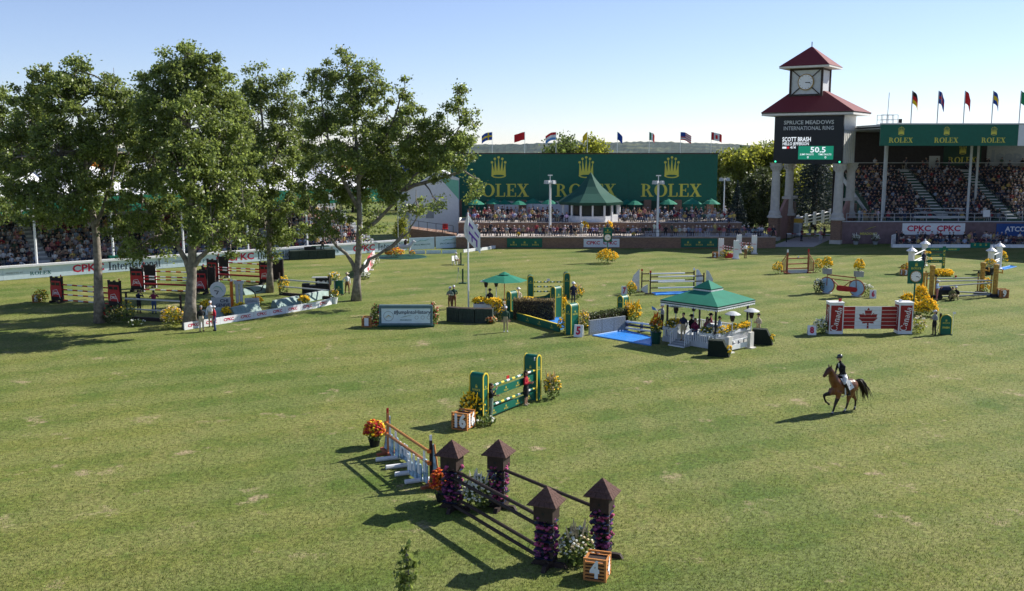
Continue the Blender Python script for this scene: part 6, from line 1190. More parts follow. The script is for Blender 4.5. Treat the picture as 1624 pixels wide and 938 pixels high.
# ---- 7. oxer with white leaf shaped wings
AF, BF, AK, BK = g(1031, 467), g(1115.5, 465), g(1017.5, 464), g(1100, 462)
lj = thing('leaf_wing_oxer', 'oxer with white leaf shaped wings and white poles with dark ends', 'jump', (0, 0, 0))
for p, h_ in ((AF, 1.85), (BF, 1.75), (AK, 1.8), (BK, 1.8)):
    MB().box((0, 0, 0), (.1, .1, h_)).build('standard', M['brown'], lj, p); MB().box((0, 0, 0), (.9, .2, .08)).build('foot', M['brown'], lj, p)
for p, h_, s, top in ((AK, 2.05, -1, .55), (AF, .85, -1, .3), (BK, 1.95, 1, .45), (BF, 2.0, 1, .45)):
    mb = MB(); mb.prism([(s * .08, .1), (s * .3, .12), (s * (.6 + top * .3), h_ * .45), (s * (.5 + top * .2), h_ * .72), (s * .1, h_)] if s < 0 else [(s * .08, .1), (s * .08, h_), (s * .3, h_ * .95), (s * .68, h_ * .6), (s * .5, .2)], -.04, .04); o = mb.build('leaf_wing', mat('pale_wing', (.56, .58, .6), .6, .15, 3), lj, p + Vector((-.12 if s < 0 else .12, 0, 0)))
for a, b, zs in ((AF, BF, (1.5, 1.05, .55)), (AK, BK, (1.62, 1.0))):
    for z in zs: d = (b - a); pole(lj, a + Vector((0, -.08, z)), a + d * .14 + Vector((0, -.08, z)), .05, ['brown']); pole(lj, a + d * .14 + Vector((0, -.08, z)), a + d * .82 + Vector((0, -.08, z)), .055, ['white']); pole(lj, a + d * .82 + Vector((0, -.08, z)), b + Vector((0, -.08, z)), .05, ['brown'])
for p, c in ((AF, 'red'), (AK, 'red'), (BK, 'white')): MB().box((0, 0, 1.85), (.16, .05, .18)).build('jump_flag', M[c], lj, p)
tray('pale blue tray under the leaf winged oxer', ((1034, 465), (1100, 462.5), (1108, 465.5), (1040, 469)))
bush('yellow flowers beside the left leaf shaped wing', g(1001, 468), .45, 1.15, ('f_yellow',), 180, 80, seed=61); board_sign('white tent board with number seven by the leaf wing', g(990, 468), R(-10), '7', .75, .5)

# ---- 8. maple leaf plank wall between white boxes
cj = thing('maple_leaf_jump', 'red and white plank wall with a maple leaf between white lettered boxes', 'jump', g(1375, 530)); k0 = 1 / 23.95
def cbox(x):
    t = bx('box', M['white'], cj, (x, .35, 0), (.94, .8, 2.1)); bx('red_panel', M['dred'], t, (x, -.06, .22), (.78, .02, 1.72)); bx('side_panel', M['dred'], t, (x - .475, .35, .22), (.02, .64, 1.72)); bx('lid', M['white'], t, (x, .35, 2.1), (1.0, .86, .05))
    letter(t, 'Canada', 1.62, .44, (x - .02, -.076, 1.02), M['white'], 0, R(78), 'serif'); letter(t, 'Canada', 1.55, .4, (x - .489, .35, 1.05), M['white'], -PI / 2, R(80), 'serif'); return t
xl, xr = (1324.5 - 1375) * k0, (1435.5 - 1375) * k0; cbox(xl); cbox(xr); a, b = xl + .47, xr - .47; Lw = b - a; h1 = .225
leaf = [(0, 1.0), (.09, .84), (.2, .9), (.15, .62), (.28, .74), (.33, .66), (.48, .69), (.43, .54), (.5, .49), (.28, .3), (.31, .22), (.04, .25), (.05, .0)]; poly = leaf + [(-x, z) for x, z in leaf[::-1]]
def xspan(z):
    xs = []; n = len(poly)
    for i in range(n):
        (x0, z0), (x1, z1) = poly[i], poly[(i + 1) % n]
        if (z0 - z) * (z1 - z) < 0: xs.append(x0 + (x1 - x0) * (z - z0) / (z1 - z0))
    xs.sort(); return [(xs[i], xs[i + 1]) for i in range(0, len(xs) - 1, 2)]
for i in range(6):
    z = .3 + i * (h1 + .03); x0 = a + Lw * .235; x1 = a + Lw * .715
    bx('plank', M['dred' if i % 2 else 'red'], cj, ((a + x0) / 2, .3, z), (x0 - a - .004, .05, h1)); bx('plank', M['white'], cj, ((x0 + x1) / 2, .3, z), (x1 - x0 - .004, .05, h1)); bx('plank', M['dred'], cj, ((x1 + b) / 2, .3, z), (b - x1 - .004, .05, h1)); bx('plank_edge', M['offwhite'], cj, ((a + b) / 2, .3, z + h1), (Lw, .055, .025))
    mb = MB(); sub = 8
    for s in range(sub):
        za, zb = z + h1 * s / sub, z + h1 * (s + 1) / sub; f = ((za + zb) / 2 - .34) / 1.42
        if 0 < f < 1:
            for q0, q1 in xspan(f): xm = (x0 + x1) / 2; mb.add([(xm + q0 * 1.3, .27, za), (xm + q1 * 1.3, .27, za), (xm + q1 * 1.3, .27, zb), (xm + q0 * 1.3, .27, zb)], [(0, 1, 2, 3)])
    if mb.f: mb.build('maple_leaf', M['dred'], cj)
bx('jump_flag', M['red'], cj, (xl + .3, .3, 2.15), (.2, .03, .2)); bx('jump_flag', M['white'], cj, (xr - .3, .3, 2.15), (.2, .03, .16))
bush('white flowers between the number eight board and the lettered box', g(1301, 529), .5, 1.0, ('f_white',), 220, 50, seed=62, spikes=6); bush('white flowers with lime foliage right of the lettered box', g(1456, 528), .48, 1.15, ('f_white', 'f_pale'), 240, 70, seed=63, leaf='leafy')
board_sign('white tent board with red number eight', g(1287, 531), R(-8), '8', .62, .55)
t = thing('finish_board', 'green round headed board with yellow edge and gold words', 'sign', g(1499, 531), R(-5)); mb = MB(); mb.prism(arch(.68, 1.32), -.05, .05); mb.build('board', M['green'], t); q = arch(.74, 1.35, 12); mb = MB(); mb.tube([(x, 0, z) for x, z in q[1:]] + [(q[0][0], 0, 0)], .03, 6); mb.build('edge', M['yellow'], t); logo(t, .46, (0, -.058, .8)); letter(t, 'FINISH', .44, .13, (0, -.058, .48), M['gold'], bold=.04)
for x in (-.34, .34): bx('foot', M['dgreen'], t, (x, 0, -.0), (.08, .5, .06))
person('woman in white sleeves, dark vest and white cap by the finish board', g(1481, 532), R(-70), 'grey', 'black', H=1.7, arms=('hold', 'hold'), hat=('white', 'cap'), female=True)
t = thing('sensor_tripod', 'thin timing sensor on a black tripod beside the finish board', 'tripod', g(1490, 530)); 
for k in range(3): a = k * 2.1; cyl('leg', M['black'], t, (.25 * math.cos(a), .25 * math.sin(a), 0), (0, 0, .8), .015, 5)
bx('sensor', M['black'], t, (0, 0, .8), (.12, .1, .6)); bx('flag', M['white'], t, (.9, 0, 1.35), (.2, .02, .14)); cyl('flag_stick', M['white'], t, (.85, 0, 0), (.85, 0, 1.5), .012, 4)

# ---- 9. clock sign with its flower bank
t = thing('clock_sign', 'tall green sign with gold crown and round white clock on a pole', 'clock', g(1448, 497)); s_ = 21.3; z0 = hpx(1448, 497, 450); z1 = hpx(1448, 497, 414); bx('board', M['green'], t, (0, 0, z0), (1.1, .16, z1 - z0)); cyl('pole', M['green'], t, (0, 0, 0), (0, 0, z0), .06, 8); logo(t, .75, (0, -.09, z1 - .55))
c = MB().tube([(0, -.08, z0 + .55), (0, -.13, z0 + .55)], .44, 24).build('clock_rim', M['bronze'], t); MB().tube([(0, -.13, z0 + .55), (0, -.137, z0 + .55)], .38, 24).build('clock_face', M['white'], c); MB().tube([(0, -.15, z0 + .55), (.27, -.15, z0 + .48)], .018, 4).build('minute_hand', M['black'], c); MB().tube([(0, -.148, z0 + .55), (.18, -.148, z0 + .52)], .025, 4).build('hour_hand', M['black'], c)
for i in range(12): a = i * PI / 6; MB().tube([(.3 * math.sin(a), -.142, z0 + .55 + .3 * math.cos(a)), (.35 * math.sin(a), -.142, z0 + .55 + .3 * math.cos(a) * 1.16)], .012, 4).build('hour_mark', M['black'], c)
for u, v, r, h_, lab, sd_ in ((1440, 489, .6, 1.15, 'golden lilies bank left of the clock pole', 64), (1460, 487, .55, 1.7, 'tall golden lilies behind the clock pole', 65), (1457, 499, .6, .95, 'golden lilies low before the clock pole', 66), (1473, 502, .6, 1.3, 'golden lilies and dark leaves at the outer end of the clock bank', 67)): bush(lab, g(u, v), r, h_, ('f_yellow',), 260, 170, fs=.15, seed=sd_, spikes=6)

# ---- 10. rust red jump, giant bicycle
A, B = g(1248, 434), g(1281, 433); rj2 = thing('rust_red_jump', 'rust red three rail jump with slatted wings and grey board', 'jump', A, azim(A, B)); L_ = (B - A).length
for x, s in ((0, -1), (L_, 1)):
    bx('standard', M['rust'], rj2, (x, 0, 0), (.12, .12, 2.1)); mb = MB(); mb.tube([(x, 0, 1.95), (x + s * .62, 0, 1.15), (x + s * .62, 0, .1)], .05, 5); mb.build('wing_frame', M['rust'], rj2); bx('wing_base', M['rust'], rj2, (x + s * .31, 0, .18), (.62, .08, .08)); bx('foot', M['rust'], rj2, (x, 0, 0), (.3, .9, .1))
    for k in range(4): bx('wing_slat', M['pole_brown'], rj2, (x + s * (.12 + .13 * k), 0, .25), (.06, .04, 1.4 - .18 * k))
    bx('jump_flag', M['red' if s > 0 else 'white'], rj2, (x, 0, 2.1), (.18, .03, .3))
for z in (1.5, .95, .48): pole(rj2, (0, -.06, z), (L_, -.06, z), .06, ['rust'])
bx('board', M['lgrey'], rj2, (L_ / 2, -.02, .02), (L_ - .15, .05, .34)); bx('marker', M['white'], rj2, (L_ * .5, -.06, 1.57), (.14, .03, .16))
bush('yellow lilies left of the rust red jump', g(1233, 435), .5, 1.25, ('f_yellow',), 160, 110, seed=68); bush('yellow lilies right of the rust red jump', g(1297, 432), .5, 1.35, ('f_yellow',), 160, 110, seed=69)
A, B = g(1311, 465), g(1358, 470); by = thing('giant_bicycle', 'giant rust red bicycle jump with pale blue disc wheels and flower baskets', 'jump', A, azim(A, B)); L_ = (B - A).length; rw = .66
for x in (0, L_):
    w_ = MB().tube([(x, -.05, rw + .04), (x, .05, rw + .04)], rw, 28).build('wheel', mat('pale_blue_disc', (.36, .52, .68), .5, .12), by)
    ring = [(x + rw * math.cos(q * PI / 14), 0, rw + .04 + rw * math.sin(q * PI / 14)) for q in range(29)]; MB().tube(ring, .06, 6).build('tyre', M['rust'], w_); bx('stand', M['lgrey'], w_, (x, 0, 0), (.7, .5, .08))
    MB().tube([(x, -.07, rw), (x + (.02 if x == 0 else -.1), -.07, 1.65)], .035, 5).build('fork', M['rust'], by)
mb = MB(); mb.tube([(.0, -.03, 1.6), (L_ - .1, -.03, 1.55)], .05, 6); mb.build('top_tube', M['rust'], by); mb = MB(); mb.tube([(.35, -.03, 1.28), (L_ - .35, -.03, 1.24)], .04, 6); mb.build('lower_tube', M['rust'], by); mb = MB(); mb.tube([(.42, -.03, 1.25), (1.15, -.03, .65)], .05, 6); mb.build('down_tube', M['rust'], by); mb = MB(); mb.tube([(L_ - .5, -.03, 1.24), (1.5, -.03, .7)], .04, 6); mb.build('seat_tube', M['rust'], by)
n = 10; q = [(1.15 + .24 * math.cos(PI / 2 + PI * i / n), .55 + .24 * math.sin(PI / 2 + PI * i / n)) for i in range(n + 1)] + [(L_ - .1 + .2 * math.cos(-PI / 2 + PI * i / n), .55 + .2 * math.sin(-PI / 2 + PI * i / n)) for i in range(n + 1)]; mb = MB(); mb.prism(q, -.16, -.08); mb.build('chain_guard', M['red'], by)
for x, lab, u in ((-.05, 'basket of yellow lilies over the front wheel of the giant bicycle', 1), (L_ + .12, 'basket of yellow lilies over the rear wheel of the giant bicycle', 2)):
    p = Vector((A.x + x * math.cos(azim(A, B)), A.y + x * math.sin(azim(A, B)), 1.66)); bush(lab, p, .45, 1.5, ('f_yellow',), 160, 100, fs=.14, seed=70 + u, pot=('box', .5, .45))
bush('white flowers beside the front wheel of the giant bicycle', g(1298, 465), .5, 1.25, ('f_white',), 220, 50, seed=73, leaf='leafd', top=.6); bush('white flowers beside the rear wheel of the giant bicycle', g(1374, 470), .55, 1.1, ('f_white',), 220, 60, seed=74, top=.6); board_sign('white tent board with number six by the giant bicycle', g(1384, 473), R(-12), '6', .68, .5)

# ---- 11. oxer with gold patterned columns
go = thing('gold_column_oxer', 'oxer with four gold patterned columns and dark grey poles', 'jump', (0, 0, 0)); C = [g(1476, 473), g(1577, 471), g(1462, 469), g(1556, 467)]
for i, p in enumerate(C):
    h_ = 2.75 if i != 2 else 2.0; MB().lathe([(.2, .25), (.2, h_ - .3), (.24, h_ - .28), (.24, h_ - .05), (.2, h_)], (0, 0, 0), 8).build('column', M['goldpost'], go, p); MB().box((0, 0, 0), (1.0, .7, .25), 0, (.8, .8)).build('foot', M['black'], go, p)
    s = 1 if i in (0, 2) else -1; MB().box((s * .34, 0, 0), (.1, .1, 1.8)).build('standard', M['goldpost'], go, p); MB().tube([(-s * .2, 0, h_ - .65), (-s * .55, 0, h_ - .75), (-s * .5, 0, h_ - .45)], .07, 5).build('bracket', M['goldpost'], go, p); MB().box((s * .34, 0, 1.8), (.12, .12, .16)).build('post_cap', M['black'], go, p)
for a, b, za, zb in ((2, 3, 1.45, 1.42), (0, 1, 1.42, 1.4), (0, 1, .95, 1.2), (0, 1, .62, .3), (0, 1, .12, .2)): pole(go, C[a] + Vector((.34, -.06, za)), C[b] + Vector((-.34, -.06, zb)), .055, ['grey'])
bx('jump_flag', M['red'], go, tuple(C[2].lerp(C[3], .55) + Vector((0, 0, 1.5))), (.16, .04, .16))
person('official in white shirt and dusky pink trousers by the gold column oxer', g(1485, 478), R(60), 'lblue', 'pink', H=1.75, arms=('hold', 'hold'), hat=('white', 'cap'))
person('photographer crouching in khaki beside the camera cart', g(1509, 477), R(-10), 'olive', 'khaki', H=1.75, pose='crouch', arms=('hold', 'hold'), lean=.3); person('crouching official with white cap beside the photographer', g(1517, 476), R(-50), 'black', 'khaki', H=1.75, pose='crouch', arms=('hold', 'hold'), lean=.3, hat=('white', 'cap'))
t = thing('camera_cart', 'black camera cart parked under the gold column oxer', 'cart', g(1497, 475)); bx('case', M['black'], t, (0, 0, .4), (1.2, .5, .4)); bx('cloth', M['navy'], t, (.1, 0, .8), (.9, .45, .25), 0, (.7, .7)); 
for x in (-.45, .45): MB().tube([(x, -.28, .22), (x, -.2, .22)], .22, 12).build('wheel', M['black'], t)
bush('yellow flowers by the far gold column', g(1563, 468), .4, 1.5, ('f_yellow',), 120, 60, seed=75); crate('rust red slatted crate beside the gold column oxer', g(1590, 472), R(-5), .72, '9')

# ---- 12. two white lantern jumps, finger post
def lantern(parent, x, y, h_):
    t = MB().lathe([(.42, 0), (.42, .1), (.3, .15), (.3, h_ - .7), (.38, h_ - .65), (.38, h_ - .55)], (x, y, 0), 8).build('lantern_post', M['white'], parent); MB().lathe([(.55, h_ - .55), (.5, h_ - .5), (.2, h_ - .28), (.06, h_ - .2), (.08, h_ - .1), (.01, h_)], (x, y, 0), 8).build('lantern_roof', M['white'], t); return t
for nm, A, B, lab in (('a', g(1444, 433), g(1465, 422), 'white jump with lantern shaped posts before the finger post'), ('b', g(1570, 433), g(1583, 427), 'white jump with lantern shaped posts beside the small blue mat')):
    t = thing('lantern_jump', lab, 'jump', A, azim(A, B)); L_ = (B - A).length; lantern(t, 0, 0, 2.75); lantern(t, L_, 0, 2.9)
    for z in (1.75, 1.1, .9, .3): pole(t, (.2, -.1, z), (L_ - .2, -.1, z), .07, ['white'])
bush('yellow and orange flowers at the near end of the first lantern jump', g(1438, 435), .6, 1.1, ('f_yellow', 'f_orange'), 160, 110, seed=76); bush('yellow flowers behind the first lantern jump', g(1470, 424), .45, 1.9, ('f_yellow',), 140, 90, seed=77)
bush('yellow flowers on a dark stand at the second lantern jump', g(1569, 436), .6, 1.6, ('f_yellow',), 160, 130, seed=78, pot=('black', .9, .7)); bush('yellow lilies behind the second lantern jump', g(1590, 425), .45, 1.8, ('f_yellow',), 140, 90, seed=79); tray('small blue mat beside the second lantern jump', ((1582, 427), (1602, 422), (1612, 423.5), (1592, 428.5)))
crate('small orange crate before the first lantern jump', g(1434, 437), R(10), .6, '3')
person('man in navy standing at the first lantern jump', g(1464, 425), R(20), 'navy', 'navy', H=1.8)
t = thing('finger_post', 'green finger post with gold lettered boards ringed by yellow mums', 'signpost', g(1495, 435)); z1 = hpx(1495, 435, 391); bx('post', M['green'], t, (0, 0, 0), (.28, .12, z1)); letter(t, 'ROLEX', 1.6, .18, (0, -.065, z1 * .6), M['gold'], 0, PI / 2, 'serif')
for i, (z, w_, s) in enumerate(((z1 - .45, 1.9, -1), (z1 - 1.05, 1.7, -1), (z1 - 1.65, 1.7, -1), (z1 - .45, 1.6, 1))): mb = MB(); mb.prism([(s * .14, z), (s * (w_ - .2), z), (s * w_, z + .16), (s * (w_ - .2), z + .32), (s * .14, z + .32)] if s > 0 else [(s * w_, z + .16), (s * (w_ - .2), z), (s * .14, z), (s * .14, z + .32), (s * (w_ - .2), z + .32)], -.04, .04); mb.build('arm', M['green'], t); letter(t, 'ROLEX', .8, .12, (s * w_ * .5, -.045, z + .16), M['gold'], font='serif')
bush('ring of yellow mums round the finger post', g(1495, 437), 1.05, .62, ('f_yellow',), 160, 240, fs=.2, seed=80, top=.1)

# ---- 13. far white jump and flower ringed clock in the centre
A, B, C_, D = g(1143, 407), g(1167, 411), g(1171.5, 402), g(1195.5, 403); t = thing('white_tower_oxer', 'white oxer with castellated board towers and red striped poles', 'jump', (0, 0, 0))
for p, h_ in ((A, 1.95), (B, 2.0), (C_, 2.1), (D, 2.1)):
    w_ = MB().box((0, 0, 0), (.6, .25, h_)).build('tower', M['white'], t, p)
    for k in (-.22, 0, .22): bx('merlon', M['white'], w_, (k, 0, h_), (.12, .25, .12))
    cp_letters(w_, .45, (0, -.13, h_ * .55)); bx('foot', M['lgrey'], w_, (0, 0, 0), (.7, .8, .12))
for a, b in ((A, B), (C_, D)):
    for z in (1.25, .95, .55): pole(t, a + Vector((.2, -.1, z)), b + Vector((-.2, -.1, z)), .055, ['red', 'white'], 9)
bx('red_filler', M['red'], t, tuple(A.lerp(B, .6) + Vector((0, .1, 0))), (1.0, .2, .55)); bush('green plant before the white tower oxer', g(1148, 409), .5, .9, ('f_yellow',), 200, 16, seed=81); crate('small orange crate beside the white tower oxer', g(1134, 409), R(-15), .66, '2')
bush('yellow and white flowers behind the white tower oxer', g(1189, 404), .4, 1.1, ('f_yellow', 'f_white'), 120, 60, seed=82); person('man in white shirt and brown trousers by the white tower oxer', g(1182, 410), R(30), 'white', 'brown', H=1.78, arms=('back', 'back'))
t = thing('flower_clock', 'small green clock sign on a pole ringed by yellow flowers', 'clock', g(963, 416)); z0 = hpx(963, 416, 384); z1 = hpx(963, 416, 361); bx('board', M['green'], t, (0, 0, z0), (.95, .14, z1 - z0)); cyl('pole', M['green'], t, (0, 0, 0), (0, 0, z0), .05, 6); logo(t, .6, (0, -.08, z1 - .5)); c = MB().tube([(0, -.07, z0 + .5), (0, -.1, z0 + .5)], .38, 20).build('clock_rim', M['bronze'], t); MB().tube([(0, -.1, z0 + .5), (0, -.106, z0 + .5)], .33, 20).build('clock_face', M['white'], c); MB().tube([(0, -.115, z0 + .5), (.22, -.115, z0 + .44)], .02, 4).build('minute_hand', M['black'], c)
bush('mound of yellow lilies at the foot of the flower clock', g(963, 418), 1.2, 1.5, ('f_yellow',), 420, 240, fs=.15, seed=83, spikes=8)

# ---- 14. the left: triple bar with locomotive wings, island
def loco_wing(parent, p, yaw, back=False):
    o = MB().box((0, 0, .18), (1.28, .14, 1.85)).build('wing', mat('black_board', (.02, .016, .015), .75, .2), parent, p, yaw)
    for x in (-.58, 0, .58): bx('crenel', MATS['black_board'], o, (x, 0, 2.03), (.16, .14, .1))
    for x in (-.45, .45): bx('foot', MATS['black_board'], o, (x, 0, 0), (.16, .8, .18))
    mb = MB(); mb.prism([(-.6, .5), (.56, .5), (.6, 1.1), (.5, 1.78), (-.46, 1.78), (-.62, 1.2)], -.12, -.08); mb.build('red_nose', M['red'], o)
    for x in (-.26, .22): bx('windscreen', M['glass'], o, (x, -.13, 1.42), (.4, .02, .24))
    letter(o, 'CPKC', .62, .2, (-.05, -.125, .78), M['white'], bold=.05); mb = MB(); mb.tube([(-.4, -.125, .55), (-.3, -.125, 1.0), (.1, -.125, 1.08), (.32, -.125, .7), (.42, -.125, .4)], .025, 4); mb.build('white_stripe', M['white'], o); bx('jump_flag', M['red'], o, (.5, 0, 2.13), (.1, .03, .16)); return o
def striped(par, a, b, zs, solid=None):
    for z in zs: pole(par, a + Vector((0, 0, z)), b + Vector((0, 0, z)), .055, ['red', 'white'], 9)
    if solid: pole(par, a + Vector((0, 0, solid)), b + Vector((0, 0, solid)), .085, ['dred'], name='plank')
A, B = g(101, 481), g(174, 487); d = (B - A).normalized(); yw = azim(A, B)
t = thing('striped_vertical', 'red and white four pole vertical with red locomotive wings by the first poplar', 'jump', (0, 0, 0)); loco_wing(t, A - d * .62, yw); loco_wing(t, B + d * .62, yw); striped(t, A, B, (1.5, 1.1, .7, .25))
def oxer(label, a, b, c, e):
    t = thing('striped_oxer', label, 'jump', (0, 0, 0)); A, B, C_, D = g(*a), g(*b), g(*c), g(*e); d = (B - A).normalized(); yw = azim(A, B)
    loco_wing(t, A - d * .62, yw); loco_wing(t, B + d * .62, yw); loco_wing(t, C_ - d * .62, yw + PI); loco_wing(t, D + d * .62, yw + PI)
    striped(t, A, B, (1.35, 1.1, .2), .7); striped(t, C_, D, (1.5,))
    for p in (A, B, C_, D): MB().box((0, 0, 0), (.09, .09, 1.75)).build('standard', M['white'], t, p)
oxer('red and white oxer with locomotive wings between the two nearer poplars', (229, 463), (309, 466), (248, 457), (322, 460)); oxer('red and white oxer with locomotive wings by the narrower poplar', (347, 447), (413, 451), (363, 441), (432, 446))
bush('orange and green flowers beside the first locomotive wing', g(66, 480), .6, 1.1, ('f_yellow',), 240, 30, seed=84, leaf='leafy'); crate('small orange crate before the first locomotive wing', g(59, 479), R(10), .6, '1')
def railjump(label, a, b, hp_, rails):
    A, B = g(*a), g(*b); t = thing('island_rail_jump', label, 'jump', A, azim(A, B)); L_ = (B - A).length
    for x in (0, L_): bx('standard', M['brown'], t, (x, 0, 0), (.11, .11, hp_))
    for z in rails: pole(t, (0, -.08, z), (L_, -.08, z), .06, ['lgrey'])
    MB().box((L_ / 2, .1, 0), (L_, .5, .22), 0, (1, .5)).build('ground_log', M['brown'], t)
railjump('two pale poles on dark posts beside the thick poplar trunk', (202, 507), (288, 512), 2.0, (1.55, .8)); railjump('two pale poles on dark posts at the far end of the grass island', (444, 468), (523, 475), 1.9, (1.35, .75))
bush('pale yellow flowering shrub beside the thick poplar trunk', g(273, 519), .78, 1.45, ('f_yellow', 'f_pale'), 420, 170, fs=.13, seed=85, leaf='leafy'); bush('dark shrub with red leaves at the foot of the first poplar', g(180, 513), .7, 1.3, ('f_red', 'f_pale'), 420, 24, seed=86, leaf='leafd'); bush('mixed green shrub with a few yellow blooms under the poles', g(200, 513), .7, 1.6, ('f_yellow',), 420, 24, seed=87, leaf='leafm'); bush('low silvery plants below the pale poles', g(217, 517), .6, .5, ('f_white',), 200, 20, seed=88)
person('photographer in dark top beyond the pale poles, left of the pair', g(221, 497), R(160), 'navy', 'black', H=1.78, arms=('eyes', 'eyes')); person('photographer in dark red top beyond the pale poles', g(245, 498), R(190), 'maroon', 'jean', H=1.78, arms=('eyes', 'eyes'))
# island edging board with railway letters
P0, P1, P2 = g(292, 524), g(499, 489.5), g(526, 483); 
for i, (A, B, n) in enumerate(((P0, P1, 8), (P1, P2, 1))):
    t = thing('edging_board', ('long low white board with red letters edging the grass island', 'short low white board with red letters at the island end')[i], 'advertising board', A, azim(A, B)); L_ = (B - A).length
    for k in range(n): bx('board', M['white'], t, (L_ * (k + .5) / n, 0, 0), (L_ / n - .02, .08, .5)); cp_letters(t, min(.95, L_ / n * .6), (L_ * (k + .5) / n, -.05, .26))
trap = mat('grey_green_block', (.24, .33, .3), .7, .2, 3)
for i, (a, b) in enumerate((((322, 506), (352, 501)), ((369, 501), (411, 492)), ((437, 489), (476, 481)), ((487, 478), (524, 471)), ((386, 468), (424, 463)))):
    A, B = g(*a), g(*b); L_ = (B - A).length; t = thing('ground_block', ('grey green trapezoid block behind the three officials', 'grey green trapezoid block beside the yellow mum mounds', 'grey green trapezoid block in the middle of the island edge', 'grey green trapezoid block nearest the camera gear', 'grey green trapezoid block across the island by the narrower poplar')[i], 'block', A, azim(A, B)); mb = MB(); mb.prismx([(-.3, 0), (.5, 0), (.32, .58), (.1, .58)], 0, L_); mb.build('body', trap, t); bx('strap', M['lgrey'], t, (L_ / 2, .21, .581), (L_ * .9, .1, .02))
for i, (u, v) in enumerate(((361, 500), (381, 493), (407, 483), (362, 486), (482, 481), (328, 489))): bush(('yellow mum mound behind the white shirted official', 'yellow mum mound before the pale columns', 'yellow mum mound at the end of the lettered stand', 'yellow mum mound under the round horse emblem', 'yellow mum mound between two ground blocks', 'yellow mum mound beside the thick poplar trunk')[i], g(u, v), .5, .62, ('f_yellow',), 110, 110, fs=.14, seed=90 + i)
bush('yellow lilies at the post of the far island poles', g(450, 468), .5, 1.7, ('f_yellow',), 240, 80, seed=97); bush('pale yellow potted flowers on a small white table by the camera gear', g(530, 482), .4, 1.2, ('f_pale', 'f_yellow'), 120, 70, seed=98, pot=('white', .6, .5))
t = thing('emblem_stand', 'white lettered stand with round horse emblem, pale columns and black wheel arc', 'sculpture', g(352, 489), R(8)); k = 20.4
bx('letter_board', M['lgrey'], t, (.0, 0, 0), (1.55, .16, .85)); letter(t, 'CHI', .62, .24, (.2, -.09, .58), M['navy'], bold=.03); letter(t, 'GENEVE', 1.05, .24, (.1, -.09, .24), M['navy'], bold=.03)
c = MB().tube([(-.25, -.04, 1.45), (-.25, .06, 1.45)], .62, 24).build('emblem_disc', M['white'], t); mb = MB(); mb.tube([(-.6, -.06, 1.55), (-.35, -.06, 1.75), (-.05, -.06, 1.65), (.15, -.06, 1.3)], [.03, .09, .1, .04], 6, True, .3); mb.build('horse_shape', mat('pale_green_print', (.2, .5, .35), .6, .05), c); mb = MB(); mb.tube([(-.5, -.06, 1.4), (-.2, -.06, 1.35), (-.35, -.06, 1.1)], .04, 5); mb.build('rider_shape', M['black'], c)
cyl('orange_column', M['orange'], t, (.78, 0, 0), (.78, 0, 2.1), .12); MB().tube([(.78, 0, 2.1), (.78, 0, 2.35)], [.1, .02], 8).build('column_tip', M['white'], t)
for x in (1.2, 1.5): cyl('pale_column', M['lgrey'], t, (x, 0, 0), (x, 0, 1.9), .13)
bx('lintel', M['lgrey'], t, (1.35, 0, 1.9), (.75, .3, .18)); bx('second_board', M['lgrey'], t, (2.3, 0, 0), (1.1, .14, .75)); letter(t, 'GENEVA', .8, .16, (2.3, -.08, .5), M['greyprint'])
mb = MB(); mb.tube([(1.8 + .8 * math.cos(q), .1, .75 + .8 * math.sin(q)) for q in np.linspace(-.4, 2.6, 14)], .045, 6); mb.build('wheel_arc', M['black'], t); mb = MB(); mb.tube([(2.6, .1, 1.2), (3.0, .1, 1.3), (3.2, .1, 1.75), (3.05, .1, 1.8)], .05, 6); mb.build('handlebar', M['black'], t)
person('official in black blazer and pale trousers under the thick poplar', g(320, 526), R(30), 'black', 'beige', 'brown', 1.78, ('down', 'back'), hat=('grey', 'cap')); person('official in white shirt, tie and white cap under the thick poplar', g(335, 519), R(20), 'white', 'khaki', 'black', 1.84, ('down', 'down'), hat=('white', 'cap')); person('official in red and white top, jeans and white cap', g(341, 525), R(-60), 'red', 'jean', 'black', 1.72, ('hold', 'down'), hat=('white', 'cap'))
person('man in white shirt and straw hat walking beside the camera gear', g(551, 466), R(30), 'white', 'brown', 'black', 1.82, ('hip', 'down'), pose='walk', hat=('beige', 'hat'))
t = thing('camera_gear', 'black stacked broadcast cases and camera behind the far island poles', 'equipment', g(508, 466), R(5)); bx('case', M['black'], t, (-.2, 0, 0), (2.0, .8, .75)); bx('case', M['black'], t, (.3, 0, .76), (1.3, .7, .6)); bx('tray', M['grey'], t, (.1, 0, 1.37), (1.5, .7, .07)); bx('case', M['black'], t, (-1.2, 0, 0), (.6, .6, .9))
for x in (-.1, .35, .7): MB().tube([(x, -.36, 1.05), (x, -.42, 1.05)], .13, 12).build('dial', M['lgrey'], t)
t = thing('crown_sign', 'small green crown panel standing behind the potted flowers', 'sign', g(538, 468), R(-20)); bx('panel', M['green'], t, (0, 0, .1), (.75, .06, 1.15)); logo(t, .5, (0, -.04, .5))
for x in (-.3, .3): bx('foot', M['black'], t, (x, 0, 0), (.06, .4, .1))
bush('white and yellow bouquet on the crown panel stand', Vector(g(531, 468)) + Vector((0, 0, 1.25)), .55, .7, ('f_white', 'f_yellow'), 160, 70, seed=99)
tt = thing('plant_stand', 'slim grey stand carrying the white and yellow bouquet', 'stand', g(531, 468)); cyl('post', M['grey'], tt, (0, 0, 0), (0, 0, 1.25), .06); bx('base', M['grey'], tt, (0, 0, 0), (.5, .5, .04)); bx('tray', M['grey'], tt, (0, 0, 1.24), (.5, .5, .04))
